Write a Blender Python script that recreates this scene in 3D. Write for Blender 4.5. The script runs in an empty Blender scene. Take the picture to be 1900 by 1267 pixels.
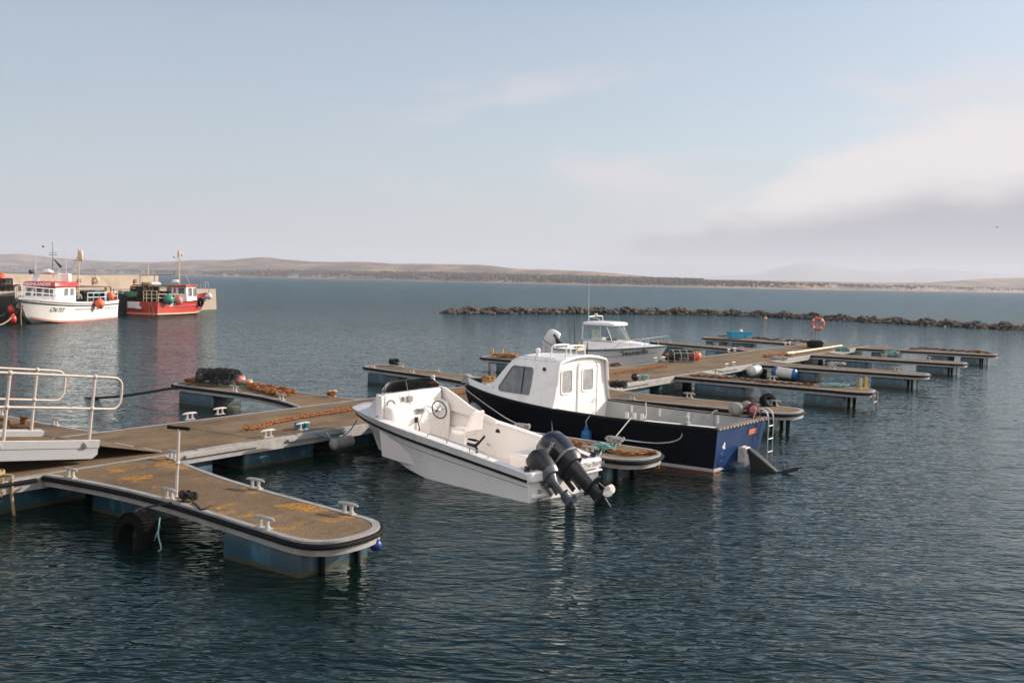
import bpy, math, random
from mathutils import Matrix, Vector
random.seed(7)
R = math.radians
scene = bpy.context.scene
COL = scene.collection

# ------------------------------------------------------------------ camera geometry
FPX, CAMH = 1847.0, 3.5
ROLL = math.atan(0.0205)
PITCH = math.atan((633.5 - 521.0) * math.cos(ROLL) / FPX)
def ray(x, y):
    cx, cy = x - 950.0, 633.5 - y
    c, s = math.cos(ROLL), math.sin(ROLL)
    X, Y = c * cx - s * cy, s * cx + c * cy
    cp, sp = math.cos(PITCH), math.sin(PITCH)
    return Vector((X, FPX * cp + Y * sp, -FPX * sp + Y * cp))
def at(x, y, z=0.5):
    """the point at height z that the photograph shows at pixel (x, y)"""
    r = ray(x, y); t = (z - CAMH) / r.z
    return Vector((r.x * t, r.y * t, z))
def atd(x, y, d):
    r = ray(x, y); t = d / r.y
    return Vector((r.x * t, d, CAMH + r.z * t))
AZ = R(34.44)
UX, UY = math.sin(AZ), math.cos(AZ)
def P(u, v, z=0.5):
    """pontoon frame: u along the walkway, v across it"""
    return Vector((u * UX + v * UY, u * UY - v * UX, z))

# ------------------------------------------------------------------ mesh builder
class MB:
    def __init__(s): s.V = []; s.F = []; s.M = Matrix()
    def add(s, vs, fs):
        o = len(s.V); s.V += [tuple(s.M @ Vector(p)) for p in vs]
        s.F += [tuple(i + o for i in f) for f in fs]
        return s
    def box(s, c, d, rot=None):
        x, y, z = d[0] / 2, d[1] / 2, d[2] / 2
        m = rot if rot is not None else Matrix.Identity(3)
        c = Vector(c)
        vs = [c + m @ Vector((a * x, b * y, e * z)) for a in (-1, 1) for b in (-1, 1) for e in (-1, 1)]
        return s.add(vs, [(0, 1, 3, 2), (4, 6, 7, 5), (0, 4, 5, 1), (2, 3, 7, 6), (0, 2, 6, 4), (1, 5, 7, 3)])
    def bar(s, a, b, w, h, up=(0, 0, 1)):
        a, b = Vector(a), Vector(b); d = (b - a); L = d.length; d.normalize()
        sd = d.cross(Vector(up)).normalized(); u2 = sd.cross(d)
        m = Matrix((d, sd, u2)).transposed()
        return s.box((a + b) / 2, (L, w, h), m)
    def loft(s, rings, closed=True, cap0=False, cap1=False):
        n = len(rings[0]); vs = [p for r in rings for p in r]; fs = []
        for i in range(len(rings) - 1):
            for j in range(n if closed else n - 1):
                k = (j + 1) % n
                fs.append((i * n + j, i * n + k, (i + 1) * n + k, (i + 1) * n + j))
        if cap0: fs.append(tuple(reversed(range(n))))
        if cap1: fs.append(tuple((len(rings) - 1) * n + j for j in range(n)))
        return s.add(vs, fs)
    def tube(s, pts, r, n=8, closed=False, cap=True):
        pts = [Vector(p) for p in pts]; m = len(pts)
        rr = r if isinstance(r, (list, tuple)) else [r] * m
        ts = []
        for i in range(m):
            a = pts[i - 1] if (i > 0 or closed) else pts[i]
            b = pts[(i + 1) % m] if (i < m - 1 or closed) else pts[i]
            t = b - a
            ts.append(t.normalized() if t.length > 1e-9 else Vector((0, 0, 1)))
        ref = Vector((0, 0, 1)) if abs(ts[0].z) < .9 else Vector((1, 0, 0))
        nrm = (ref - ts[0] * ref.dot(ts[0])).normalized()
        rings = []
        for i in range(m):
            nrm = nrm - ts[i] * nrm.dot(ts[i])
            if nrm.length < 1e-6:
                nrm = ts[i].orthogonal()
            nrm.normalize(); bn = ts[i].cross(nrm)
            rings.append([pts[i] + (nrm * math.cos(2 * math.pi * k / n) + bn * math.sin(2 * math.pi * k / n)) * rr[i] for k in range(n)])
        if closed: rings.append(rings[0])
        return s.loft(rings, True, cap and not closed, cap and not closed)
    def lathe(s, prof, n=20, M=None):
        M = M or Matrix()
        rings = [[M @ Vector((max(r, 1e-4) * math.cos(2 * math.pi * k / n), max(r, 1e-4) * math.sin(2 * math.pi * k / n), z)) for k in range(n)] for r, z in prof]
        return s.loft(rings, True, True, True)
    def prism(s, poly, z0, z1, M=None):
        M = M or Matrix()
        a = [M @ Vector((p[0], p[1], z0)) for p in poly]; b = [M @ Vector((p[0], p[1], z1)) for p in poly]
        return s.loft([a, b], True, True, True)
    def ball(s, c, r, sc=(1, 1, 1), n=16, m=10):
        rings = []
        c = Vector(c)
        for i in range(m + 1):
            a = math.pi * i / m
            rr, z = max(math.sin(a), 1e-3), -math.cos(a)
            rings.append([c + Vector((r * sc[0] * rr * math.cos(2 * math.pi * k / n), r * sc[1] * rr * math.sin(2 * math.pi * k / n), r * sc[2] * z)) for k in range(n)])
        return s.loft(rings, True, True, True)
    def torus(s, c, RR, r, M=None, n=24, m=8):
        M = M or Matrix()
        pts = [Vector(c) + (M @ Vector((RR * math.cos(2 * math.pi * k / n), RR * math.sin(2 * math.pi * k / n), 0))) for k in range(n)]
        return s.tube(pts, r, m, closed=True)
    def sheet(s, grid):
        n = len(grid[0]); vs = [p for r in grid for p in r]
        fs = [(i * n + j, i * n + j + 1, (i + 1) * n + j + 1, (i + 1) * n + j) for i in range(len(grid) - 1) for j in range(n - 1)]
        return s.add(vs, fs)

def spline(pts, n=8, closed=False):
    pts = [Vector(p) for p in pts]; out = []; m = len(pts)
    for i in range(m if closed else m - 1):
        p0 = pts[(i - 1) % m] if (closed or i > 0) else pts[0] * 2 - pts[1]
        p1 = pts[i]; p2 = pts[(i + 1) % m]
        p3 = pts[(i + 2) % m] if (closed or i + 2 < m) else pts[-1] * 2 - pts[-2]
        for k in range(n):
            t = k / n
            out.append(0.5 * ((2 * p1) + (p2 - p0) * t + (2 * p0 - 5 * p1 + 4 * p2 - p3) * t * t + (3 * p1 - p0 - 3 * p2 + p3) * t ** 3))
    if not closed: out.append(pts[-1])
    return out
def lerp_tab(tab, t):
    for (a, x), (b, y) in zip(tab, tab[1:]):
        if t <= b:
            k = (t - a) / (b - a); k = max(0, min(1, k))
            return x + (y - x) * k
    return tab[-1][1]
def smooth_tab(tab, t):
    """monotone-ish cubic through a table"""
    n = len(tab)
    for i in range(n - 1):
        a, x = tab[i]; b, y = tab[i + 1]
        if t <= b or i == n - 2:
            h = b - a; k = max(0., min(1., (t - a) / h))
            def sl(j):
                if j <= 0: return (tab[1][1] - tab[0][1]) / (tab[1][0] - tab[0][0])
                if j >= n - 1: return (tab[-1][1] - tab[-2][1]) / (tab[-1][0] - tab[-2][0])
                return (tab[j + 1][1] - tab[j - 1][1]) / (tab[j + 1][0] - tab[j - 1][0])
            m0, m1 = sl(i) * h, sl(i + 1) * h
            return (2 * k**3 - 3 * k**2 + 1) * x + (k**3 - 2 * k**2 + k) * m0 + (-2 * k**3 + 3 * k**2) * y + (k**3 - k**2) * m1

# ------------------------------------------------------------------ objects
def tag(o, label=None, cat=None, group=None, kind=None):
    if label: o['label'] = label
    if cat: o['category'] = cat
    if group: o['group'] = group
    if kind: o['kind'] = kind
    return o
def thing(name, label, cat, loc=(0, 0, 0), rotz=0, group=None):
    o = bpy.data.objects.new(name, None); COL.objects.link(o)
    o.location = loc; o.rotation_euler = (0, 0, rotz); o.empty_display_size = .2
    return tag(o, label, cat, group)
def finish(me, mat, ang=38):
    import bmesh
    bm = bmesh.new(); bm.from_mesh(me)
    bmesh.ops.recalc_face_normals(bm, faces=bm.faces)
    bm.to_mesh(me); bm.free()
    for m in (mat if isinstance(mat, (list, tuple)) else [mat]): me.materials.append(m)
    for p in me.polygons: p.use_smooth = True
    if ang < 180: me.set_sharp_from_angle(angle=R(ang))
def obj(name, mb, mat, parent=None, world=False, bevel=0, ang=38, loc=None):
    """one mesh object. world=True: the mesh was built in world coordinates, so it is brought into its parent's frame"""
    me = bpy.data.meshes.new(name)
    V = mb.V
    base = Vector((0, 0, 0))
    if parent is not None and world:
        M = Matrix.LocRotScale(parent.location, parent.rotation_euler, None)
        if parent.parent: M = Matrix.LocRotScale(parent.parent.location, parent.parent.rotation_euler, None) @ M
        Mi = M.inverted(); V = [tuple(Mi @ Vector(p)) for p in V]
    elif parent is None:
        if loc is None:
            n = len(V); xs = [p[0] for p in V]; ys = [p[1] for p in V]; zs = [p[2] for p in V]
            base = Vector(((min(xs) + max(xs)) / 2, (min(ys) + max(ys)) / 2, min(zs)))
        else: base = Vector(loc)
        V = [tuple(Vector(p) - base) for p in V]
    me.from_pydata(V, [], mb.F); me.update()
    finish(me, mat, ang)
    o = bpy.data.objects.new(name, me); COL.objects.link(o)
    o.location = base
    if parent is not None: o.parent = parent
    if bevel:
        b = o.modifiers.new('bevel', 'BEVEL'); b.width = bevel; b.segments = 2; b.limit_method = 'ANGLE'; b.angle_limit = R(40)
    return o
def dup(o, parent=None, loc=None, rotz=None):
    c = o.copy(); COL.objects.link(c)
    if parent is not None: c.parent = parent
    if loc is not None: c.location = loc
    if rotz is not None: c.rotation_euler = (0, 0, rotz)
    for ch in list(o.children): dup(ch, c)
    return c
def text_mesh(body, size, depth=0.002, bold=0.0, shear=0.0, spacing=1.0):
    cu = bpy.data.curves.new('lettering', 'FONT'); cu.body = body; cu.size = size
    cu.align_x = 'CENTER'; cu.align_y = 'CENTER'; cu.offset = bold; cu.shear = shear; cu.space_character = spacing; cu.resolution_u = 3
    o = bpy.data.objects.new('lettering', cu); COL.objects.link(o)
    dg = bpy.context.evaluated_depsgraph_get()
    me = bpy.data.meshes.new_from_object(o.evaluated_get(dg))
    vs = [tuple(v.co) for v in me.vertices]; fs = [tuple(p.vertices) for p in me.polygons]
    bpy.data.objects.remove(o); bpy.data.curves.remove(cu); bpy.data.meshes.remove(me)
    return vs, fs

# ------------------------------------------------------------------ materials
def hexl(r, g, b):
    f = lambda c: (c / 255 / 12.92) if c <= 10 else ((c / 255 + .055) / 1.055) ** 2.4
    return (f(r), f(g), f(b))
def new_mat(name):
    m = bpy.data.materials.new(name); m.use_nodes = True
    nt = m.node_tree; b = nt.nodes['Principled BSDF']
    return m, nt, b
def N(nt, t, **k):
    n = nt.nodes.new(t)
    for a, v in k.items():
        if a.startswith('i_'):
            key = a[2:]; key = int(key) if key.isdigit() else key.replace('_', ' ')
            n.inputs[key].default_value = v
        else: setattr(n, a, v)
    return n
def noise(nt, scale, detail=4, rough=.6, coord='Object', stretch=None, dist=0.0):
    tc = N(nt, 'ShaderNodeTexCoord'); nz = N(nt, 'ShaderNodeTexNoise', i_Scale=scale, i_Detail=detail, i_Roughness=rough, i_Distortion=dist)
    src = tc.outputs[coord]
    if stretch:
        mp = N(nt, 'ShaderNodeMapping'); mp.inputs['Scale'].default_value = stretch
        nt.links.new(src, mp.inputs[0]); src = mp.outputs[0]
    nt.links.new(src, nz.inputs['Vector'])
    return nz.outputs['Fac']
def ramp(nt, src, a, b, c0=(0, 0, 0, 1), c1=(1, 1, 1, 1)):
    r = N(nt, 'ShaderNodeValToRGB')
    r.color_ramp.elements[0].position = a; r.color_ramp.elements[1].position = b
    r.color_ramp.elements[0].color = c0; r.color_ramp.elements[1].color = c1
    nt.links.new(src, r.inputs[0]); return r.outputs[0]
def mix(nt, fac, c0, c1):
    m = N(nt, 'ShaderNodeMix', data_type='RGBA')
    for i, v in ((0, fac), (6, c0), (7, c1)):
        if isinstance(v, (tuple, list)): m.inputs[i].default_value = (*v[:3], 1)
        elif isinstance(v, (int, float)): m.inputs[i].default_value = v
        else: nt.links.new(v, m.inputs[i])
    return m.outputs[2]
def bump(nt, bsdf, src, strength=.3, dist=.01, prev=None):
    b = N(nt, 'ShaderNodeBump', i_Strength=strength, i_Distance=dist)
    nt.links.new(src, b.inputs['Height'])
    if prev: nt.links.new(prev, b.inputs['Normal'])
    nt.links.new(b.outputs[0], bsdf.inputs['Normal']); return b.outputs[0]
def mat(name, c, rough=.5, metal=0, var=.25, scale=3.0, dark=None, bmp=0, bscale=40, dirt=0, dirt_c=(.12, .09, .06), coat=0, stretch=None, spec=None, fine=0):
    """painted, rubber or metal surface with uneven colour, blotches of dirt and fine relief"""
    m, nt, b = new_mat(name)
    d = dark or tuple(x * (1 - var) for x in c)
    col = mix(nt, ramp(nt, noise(nt, scale, 5, .65, stretch=stretch), .35, .65), d, c)
    if fine: col = mix(nt, ramp(nt, noise(nt, scale * 14, 3, .6), .4, .62), tuple(x * (1 - fine) for x in c), col)
    if dirt: col = mix(nt, ramp(nt, noise(nt, scale * 1.7, 6, .7, stretch=stretch, dist=.6), .62 - dirt * .25, .8), col, dirt_c)
    nt.links.new(col, b.inputs['Base Color'])
    b.inputs['Roughness'].default_value = rough; b.inputs['Metallic'].default_value = metal
    rr = N(nt, 'ShaderNodeMapRange', i_3=max(.03, rough - .1), i_4=min(1, rough + .12))
    nt.links.new(noise(nt, scale * 3, 3), rr.inputs[0]); nt.links.new(rr.outputs[0], b.inputs['Roughness'])
    if coat: b.inputs['Coat Weight'].default_value = coat; b.inputs['Coat Roughness'].default_value = .12
    if spec is not None: b.inputs['Specular IOR Level'].default_value = spec
    if bmp: bump(nt, b, noise(nt, bscale, 3), .5, bmp)
    return m
def set_dir(b, nt): return b

M = {}
# deck boards: brownish glass-fibre grating, stained
def deck_mat(name, lichen=0, grid=.045, c0=hexl(104, 86, 64), c1=hexl(146, 123, 96)):
    m, nt, b = new_mat(name)
    tc = N(nt, 'ShaderNodeTexCoord')
    mp = N(nt, 'ShaderNodeMapping'); mp.inputs['Rotation'].default_value = (0, 0, AZ)
    nt.links.new(tc.outputs['Object'], mp.inputs[0])
    def nz(s, d=5, st=None):
        n = N(nt, 'ShaderNodeTexNoise', i_Scale=s, i_Detail=d, i_Roughness=.65)
        if st:
            m2 = N(nt, 'ShaderNodeMapping'); m2.inputs['Scale'].default_value = st
            nt.links.new(mp.outputs[0], m2.inputs[0]); nt.links.new(m2.outputs[0], n.inputs['Vector'])
        else: nt.links.new(mp.outputs[0], n.inputs['Vector'])
        return n.outputs['Fac']
    col = mix(nt, ramp(nt, nz(.8), .3, .7), c0, c1)
    col = mix(nt, ramp(nt, nz(1.6, 6, (1, .35, 1)), .46, .72), col, tuple(x * .5 for x in c0))
    col = mix(nt, ramp(nt, nz(9, 5), .55, .8), col, tuple(min(1, x * 1.35) for x in c1))
    col = mix(nt, ramp(nt, nz(38, 3), .3, .62), tuple(x * .62 for x in c0), col)
    col = mix(nt, ramp(nt, nz(5.5, 2), .76, .79), col, (.42, .40, .36))
    if lichen:
        lm = ramp(nt, nz(1.5, 7), .55, .63)
        l2 = ramp(nt, nz(16, 4), .42, .56)
        mm = N(nt, 'ShaderNodeMath', operation='MULTIPLY'); nt.links.new(lm, mm.inputs[0]); nt.links.new(l2, mm.inputs[1])
        col = mix(nt, mm.outputs[0], col, hexl(186, 128, 22))
    # grating relief
    sx = N(nt, 'ShaderNodeSeparateXYZ'); nt.links.new(mp.outputs[0], sx.inputs[0])
    def tri(o):
        a = N(nt, 'ShaderNodeMath', operation='PINGPONG'); a.inputs[1].default_value = grid / 2
        nt.links.new(o, a.inputs[0]); g = N(nt, 'ShaderNodeMath', operation='DIVIDE'); g.inputs[1].default_value = grid / 2
        nt.links.new(a.outputs[0], g.inputs[0]); return g.outputs[0]
    mn = N(nt, 'ShaderNodeMath', operation='MINIMUM'); nt.links.new(tri(sx.outputs[0]), mn.inputs[0]); nt.links.new(tri(sx.outputs[1]), mn.inputs[1])
    hole = ramp(nt, mn.outputs[0], .38, .62)
    fac = N(nt, 'ShaderNodeMath', operation='MULTIPLY'); fac.inputs[1].default_value = .5 if lichen else .16
    nt.links.new(hole, fac.inputs[0])
    col = mix(nt, fac.outputs[0], col, tuple(x * .28 for x in c0))
    nt.links.new(col, b.inputs['Base Color']); b.inputs['Roughness'].default_value = .85
    b.inputs['Specular IOR Level'].default_value = .2
    pn = bump(nt, b, hole, -.4, .006)
    bump(nt, b, nz(60, 4), .5, .006, pn)
    return m
M['deck'] = deck_mat('weathered_deck')
M['deck_lichen'] = deck_mat('lichened_grating', 1)
M['galv'] = mat('galvanised_steel', (.40, .39, .38), .55, .2, .35, 2.5, dirt=.7, dirt_c=(.2, .16, .12), bmp=.002, fine=.2)
M['alu'] = mat('gangway_aluminium', (.38, .385, .395), .5, .35, .2, 1.5, dirt=.3, dirt_c=(.33, .31, .3), fine=.12)
M['pipe'] = mat('galvanised_pipe', (.55, .47, .41), .5, .1, .2, 4, dirt=.3, dirt_c=(.35, .24, .16), fine=.12)
M['rubber'] = mat('black_rubber', (.006, .006, .007), .8, 0, .4, 5, dirt=.12, dirt_c=(.03, .028, .025), spec=.2)
M['tyre'] = mat('tyre_rubber', (.004, .004, .004), .9, 0, .3, 8, spec=.1)
def float_mat():
    m, nt, b = new_mat('blue_float')
    base = mix(nt, ramp(nt, noise(nt, 2.2, 5), .35, .65), (.003, .024, .044), (.006, .045, .075))
    base = mix(nt, ramp(nt, noise(nt, 5, 5, stretch=(1, 1, .25)), .5, .75), base, (.035, .15, .2))
    tc = N(nt, 'ShaderNodeTexCoord'); g = N(nt, 'ShaderNodeNewGeometry'); sx = N(nt, 'ShaderNodeSeparateXYZ')
    nt.links.new(g.outputs['Position'], sx.inputs[0])
    ad = N(nt, 'ShaderNodeMath', operation='MULTIPLY_ADD'); ad.inputs[1].default_value = .11; nt.links.new(noise(nt, 9, 4), ad.inputs[0]); nt.links.new(sx.outputs[2], ad.inputs[2])
    w = ramp(nt, ad.outputs[0], .095, .13, (1, 1, 1, 1), (0, 0, 0, 1))       # weed along the waterline
    base = mix(nt, w, base, (.035, .04, .018))
    nt.links.new(base, b.inputs['Base Color']); b.inputs['Roughness'].default_value = .4
    return m
M['float'] = float_mat()
def rust_mat(name, c0, c1, c2):
    m, nt, b = new_mat(name)
    col = mix(nt, ramp(nt, noise(nt, 9, 5), .3, .6), c0, c1)
    col = mix(nt, ramp(nt, noise(nt, 30, 4), .5, .75), col, c2)
    nt.links.new(col, b.inputs['Base Color']); b.inputs['Roughness'].default_value = .9; b.inputs['Specular IOR Level'].default_value = .2
    bump(nt, b, noise(nt, 80, 4), .6, .004)
    return m
M['rust'] = rust_mat('orange_rust', (.10, .032, .012), (.30, .11, .032), (.40, .18, .07))
M['rust_dark'] = rust_mat('brown_rust', (.055, .024, .012), (.17, .065, .025), (.26, .11, .05))
def gel(name, c, rough=.28, dirt=.22, dirt_c=(.5, .45, .4), coat=.3, var=.05, stretch=(1, 1, .4), scale=1.4):
    return mat(name, c, rough, 0, var, scale, dirt=dirt, dirt_c=dirt_c, coat=coat, stretch=stretch)
M['gel'] = gel('white_gelcoat', (.82, .79, .77), dirt_c=(.58, .52, .46))
M['gel_liner'] = gel('cream_liner', (.83, .78, .73), .4, .2, (.62, .53, .45), coat=0)
M['deckgrey'] = gel('pale_deck_paint', (.6, .6, .62), .55, .3, (.45, .43, .42), coat=0)
M['navy'] = mat('navy_paint_shaded', (.003, .0042, .009), .6, 0, .3, 1.6, dirt=.2, dirt_c=(.009, .010, .014), spec=.12, stretch=(1, 1, .4))  # same paint as the transom, with the hull side's shade put into the colour
def transom_mat():
    m, nt, b = new_mat('scuffed_navy_sunlit')  # the hull's navy again, lightened to put sunlight into the transom's colour
    col = mix(nt, ramp(nt, noise(nt, 1.6, 6), .35, .7), (.003, .021, .085), (.007, .038, .13))
    col = mix(nt, ramp(nt, noise(nt, 7, 6, .7, stretch=(1, 3, .35), dist=.5), .66, .84), col, (.05, .10, .2))
    col = mix(nt, ramp(nt, noise(nt, 20, 4, stretch=(1, 1, .2)), .74, .84), col, (.2, .22, .25))
    nt.links.new(col, b.inputs['Base Color']); b.inputs['Roughness'].default_value = .5; b.inputs['Specular IOR Level'].default_value = .15
    return m
M['transom'] = transom_mat()
M['bulwark'] = mat('grey_bulwark_paint', (.36, .37, .37), .6, 0, .25, 2, dirt=.5, dirt_c=(.22, .18, .14), stretch=(1, 1, .5))
M['wood'] = mat('pale_wood', (.42, .27, .13), .7, 0, .4, 4, stretch=(.3, 3, 3), bmp=.002, fine=.2)
M['darkwood'] = mat('weathered_wood_rail', (.15, .10, .07), .75, 0, .5, 5, stretch=(.5, 4, 4), dirt=.5, dirt_c=(.35, .27, .2), bmp=.003)
M['black'] = mat('black_plastic', (.012, .012, .013), .45, 0, .3, 6)
M['cowl'] = mat('dark_grey_cowling', (.018, .022, .028), .25, 0, .15, 3, coat=.4, dirt=.1, dirt_c=(.08, .08, .08))
M['cowl_lo'] = mat('charcoal_leg_paint', (.016, .018, .022), .4, 0, .2, 4, coat=.1)
M['cowl_white'] = gel('white_cowling', (.7, .68, .67), .3, .1)
M['steel'] = mat('stainless_steel', (.62, .6, .58), .25, 1, .1, 5)
M['chrome_leg'] = mat('silver_leg', (.13, .14, .16), .4, .5, .2, 6)
M['prop_white'] = mat('worn_silver_paint', (.62, .58, .55), .5, 0, .2, 8, dirt=.4, dirt_c=(.3, .26, .22))
M['green'] = mat('teal_stripe', (.02, .16, .14), .35)
M['red'] = gel('red_paint', (.55, .03, .022), .35, .1, (.35, .05, .04), coat=.2, var=.15)
M['redhull'] = gel('faded_red_hull', (.5, .042, .025), .4, .25, (.3, .06, .04), coat=.1, var=.2)
M['orange'] = mat('orange_buoy', (.8, .16, .07), .5, 0, .15, 4, dirt=.2, dirt_c=(.5, .14, .08))
M['pink'] = mat('faded_pink_buoy', (.75, .26, .22), .5, 0, .15, 6, dirt=.2, dirt_c=(.55, .3, .25))
M['peach'] = mat('faded_peach_buoy', (.7, .38, .22), .55, 0, .2, 6, dirt=.3, dirt_c=(.45, .3, .2))
M['greenbuoy'] = mat('green_buoy', (.03, .24, .17), .5, 0, .2, 3)
M['bluefender'] = mat('blue_fender', (.012, .11, .30), .4, 0, .15, 5)
M['cobalt'] = mat('cobalt_ball', (.012, .03, .2), .4, 0, .15, 5)
M['whitefender'] = mat('white_fender', (.6, .58, .57), .5, 0, .15, 6, dirt=.4, dirt_c=(.35, .33, .3))
M['greyfender'] = mat('grubby_grey_fender', (.33, .31, .28), .6, 0, .4, 5, dirt=.5, dirt_c=(.1, .09, .08))
M['teal'] = mat('turquoise_plastic', (.02, .33, .5), .45, 0, .2, 5)
M['yellow'] = mat('yellow_paint', (.62, .38, .06), .55, 0, .25, 6, dirt=.4, dirt_c=(.4, .22, .06))
M['rope_tan'] = mat('tan_rope', (.36, .26, .14), .9, 0, .4, 20, stretch=(1, 1, 1), bmp=.004, bscale=60)
M['rope_grey'] = mat('pale_grey_rope', (.45, .43, .4), .9, 0, .35, 25, bmp=.003, bscale=80)
M['rope_dark'] = mat('dark_wet_rope', (.016, .015, .015), .8, 0, .4, 20, bmp=.004, bscale=60)
M['rope_teal'] = mat('teal_rope', (.02, .22, .33), .8, 0, .3, 25, bmp=.003, bscale=80)
M['rope_aqua'] = mat('faded_aqua_rope', (.22, .42, .42), .85, 0, .3, 25, bmp=.003, bscale=80)
M['rope_green'] = mat('green_twine', (.08, .22, .12), .85, 0, .3, 25)
M['net'] = mat('dark_netting', (.015, .014, .013), .85, 0, .4, 15)
M['creelwood'] = mat('creel_slats', (.17, .12, .08), .85, 0, .4, 10)
M['ivory'] = mat('ivory_tube', (.62, .5, .33), .5, 0, .2, 4, dirt=.4, dirt_c=(.35, .26, .16))
M['grey'] = mat('grey_plastic', (.28, .28, .28), .5)
M['silverbag'] = mat('silver_barrel', (.5, .47, .46), .35, .1, .25, 4, dirt=.4, dirt_c=(.42, .34, .25))
M['ink'] = mat('navy_lettering', (.012, .018, .045), .5)
M['inkgrey'] = mat('grey_lettering', (.22, .22, .23), .5)
M['palegrey'] = mat('pale_grey_lettering', (.6, .6, .61), .5)
M['palebox'] = mat('pale_blue_crate', (.16, .34, .55), .5)
M['white'] = mat('white_paint', (.72, .71, .70), .45, 0, .08, 3, dirt=.12, dirt_c=(.5, .44, .38))
M['cabin'] = mat('white_cabin_paint', (.82, .79, .76), .4, 0, .05, 1.6, dirt=.34, dirt_c=(.6, .54, .47), coat=.1)
M['signorange'] = mat('orange_plate', (.75, .2, .07), .5)
M['brownrope'] = mat('orange_brown_rope', (.4, .2, .07), .9, 0, .4, 20, bmp=.004, bscale=60)
M['maroon'] = mat('maroon_cloth', (.11, .012, .02), .9, 0, .4, 10)
M['pinkcloth'] = mat('pink_cloth', (.5, .18, .17), .9, 0, .3, 10)
M['bagcloth'] = mat('grey_bag_cloth', (.3, .27, .25), .9, 0, .4, 12, bmp=.01, bscale=20)
M['boot'] = mat('boot_stripe', (.5, .48, .46), .5, 0, .3, 4, dirt=.5, dirt_c=(.3, .2, .14))
M['antifoul'] = mat('red_antifouling', (.24, .06, .03), .7, 0, .35, 5)
M['antifoul_pale'] = mat('faded_salmon_antifouling', (.5, .2, .14), .6, 0, .2, 3)
M['glassy'] = None
def glass_mat(name, tint=(.8, .86, .86), alpha=.35, rough=.05, ior=1.45, di_c=(.3, .3, .3)):
    m, nt, b = new_mat(name)
    tr = N(nt, 'ShaderNodeBsdfTransparent'); tr.inputs[0].default_value = (*tint, 1)
    gl = N(nt, 'ShaderNodeBsdfGlossy'); gl.inputs['Roughness'].default_value = rough
    di = N(nt, 'ShaderNodeBsdfDiffuse'); di.inputs[0].default_value = (*di_c, 1)
    fr = N(nt, 'ShaderNodeFresnel', i_IOR=ior)
    mx = N(nt, 'ShaderNodeMixShader'); nt.links.new(fr.outputs[0], mx.inputs[0]); nt.links.new(tr.outputs[0], mx.inputs[1]); nt.links.new(gl.outputs[0], mx.inputs[2])
    m2 = N(nt, 'ShaderNodeMixShader'); m2.inputs[0].default_value = alpha
    nt.links.new(mx.outputs[0], m2.inputs[1]); nt.links.new(di.outputs[0], m2.inputs[2])
    nt.links.new(m2.outputs[0], nt.nodes['Material Output'].inputs[0])
    return m
M['glass'] = glass_mat('salty_glass', (.72, .78, .78), .14)
M['glass_clear'] = glass_mat('pale_green_glass', (.8, .9, .88), .12)
M['smoked'] = glass_mat('smoked_acrylic', (.10, .08, .075), .05, ior=1.12, di_c=(.03, .028, .028))
M['glass_dark'] = mat('dark_window_glass', (.05, .05, .05), .12, 0, .2, 2, coat=.5)
M['cabwin'] = mat('salt_hazed_window', (.17, .18, .185), .12, 0, .55, 2.2, dirt=.3, dirt_c=(.3, .3, .3), coat=.4)
M['frosted'] = mat('hazy_plastic_window', (.34, .34, .34), .25, 0, .25, 4, dirt=.5, dirt_c=(.5, .47, .44), stretch=(1, 1, .6))
# ------------------------------------------------------------------ camera, sky, sun
cam = bpy.data.cameras.new('camera'); cam.lens = 35; cam.sensor_width = 36; cam.clip_end = 30000; cam.clip_start = .1
co = bpy.data.objects.new('camera', cam); COL.objects.link(co); scene.camera = co
co.matrix_world = Matrix.Translation((0, 0, CAMH)) @ (Matrix.Rotation(R(90) - PITCH, 4, 'X') @ Matrix.Rotation(ROLL, 4, 'Z'))
SUN_AZ, SUN_EL = 69.0, 25.0
w = bpy.data.worlds.new("World"); scene.world = w; w.use_nodes = True
nt = w.node_tree; bg = nt.nodes['Background']
sky = N(nt, 'ShaderNodeTexSky', sky_type='NISHITA', sun_disc=False, sun_elevation=R(SUN_EL), sun_rotation=R(SUN_AZ), air_density=1.0, dust_density=1.3, ozone_density=1.3)
tc = N(nt, 'ShaderNodeTexCoord'); sx = N(nt, 'ShaderNodeSeparateXYZ'); nt.links.new(tc.outputs['Generated'], sx.inputs[0])
def mth(op, a, b=None, c=None, clamp=False):
    m = N(nt, 'ShaderNodeMath', operation=op); m.use_clamp = clamp
    for i, v in enumerate((a, b, c)):
        if v is None: continue
        if isinstance(v, (int, float)): m.inputs[i].default_value = v
        else: nt.links.new(v, m.inputs[i])
    return m.outputs[0]
el = mth('MULTIPLY', mth('ARCSINE', sx.outputs[2]), 57.2958)
az = mth('MULTIPLY', mth('ARCTAN2', sx.outputs[0], sx.outputs[1]), 57.2958)
def sstep(x, a, b):
    m = N(nt, 'ShaderNodeMapRange', interpolation_type='SMOOTHSTEP'); m.inputs[1].default_value = a; m.inputs[2].default_value = b
    nt.links.new(x, m.inputs[0]); return m.outputs[0]
def cnoise(scale, st, detail=6, rough=.55, dist=.0, off=(0, 0, 0)):
    mp = N(nt, 'ShaderNodeMapping'); mp.inputs['Scale'].default_value = st; mp.inputs['Location'].default_value = off
    nt.links.new(tc.outputs['Generated'], mp.inputs[0])
    n = N(nt, 'ShaderNodeTexNoise', i_Scale=scale, i_Detail=detail, i_Roughness=rough, i_Distortion=dist)
    nt.links.new(mp.outputs[0], n.inputs['Vector']); return n.outputs['Fac']
SKY = .106
K = .80 / SKY
def cc(r, g, b): return (r * K, g * K, b * K)
col = sky.outputs[0]
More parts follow.
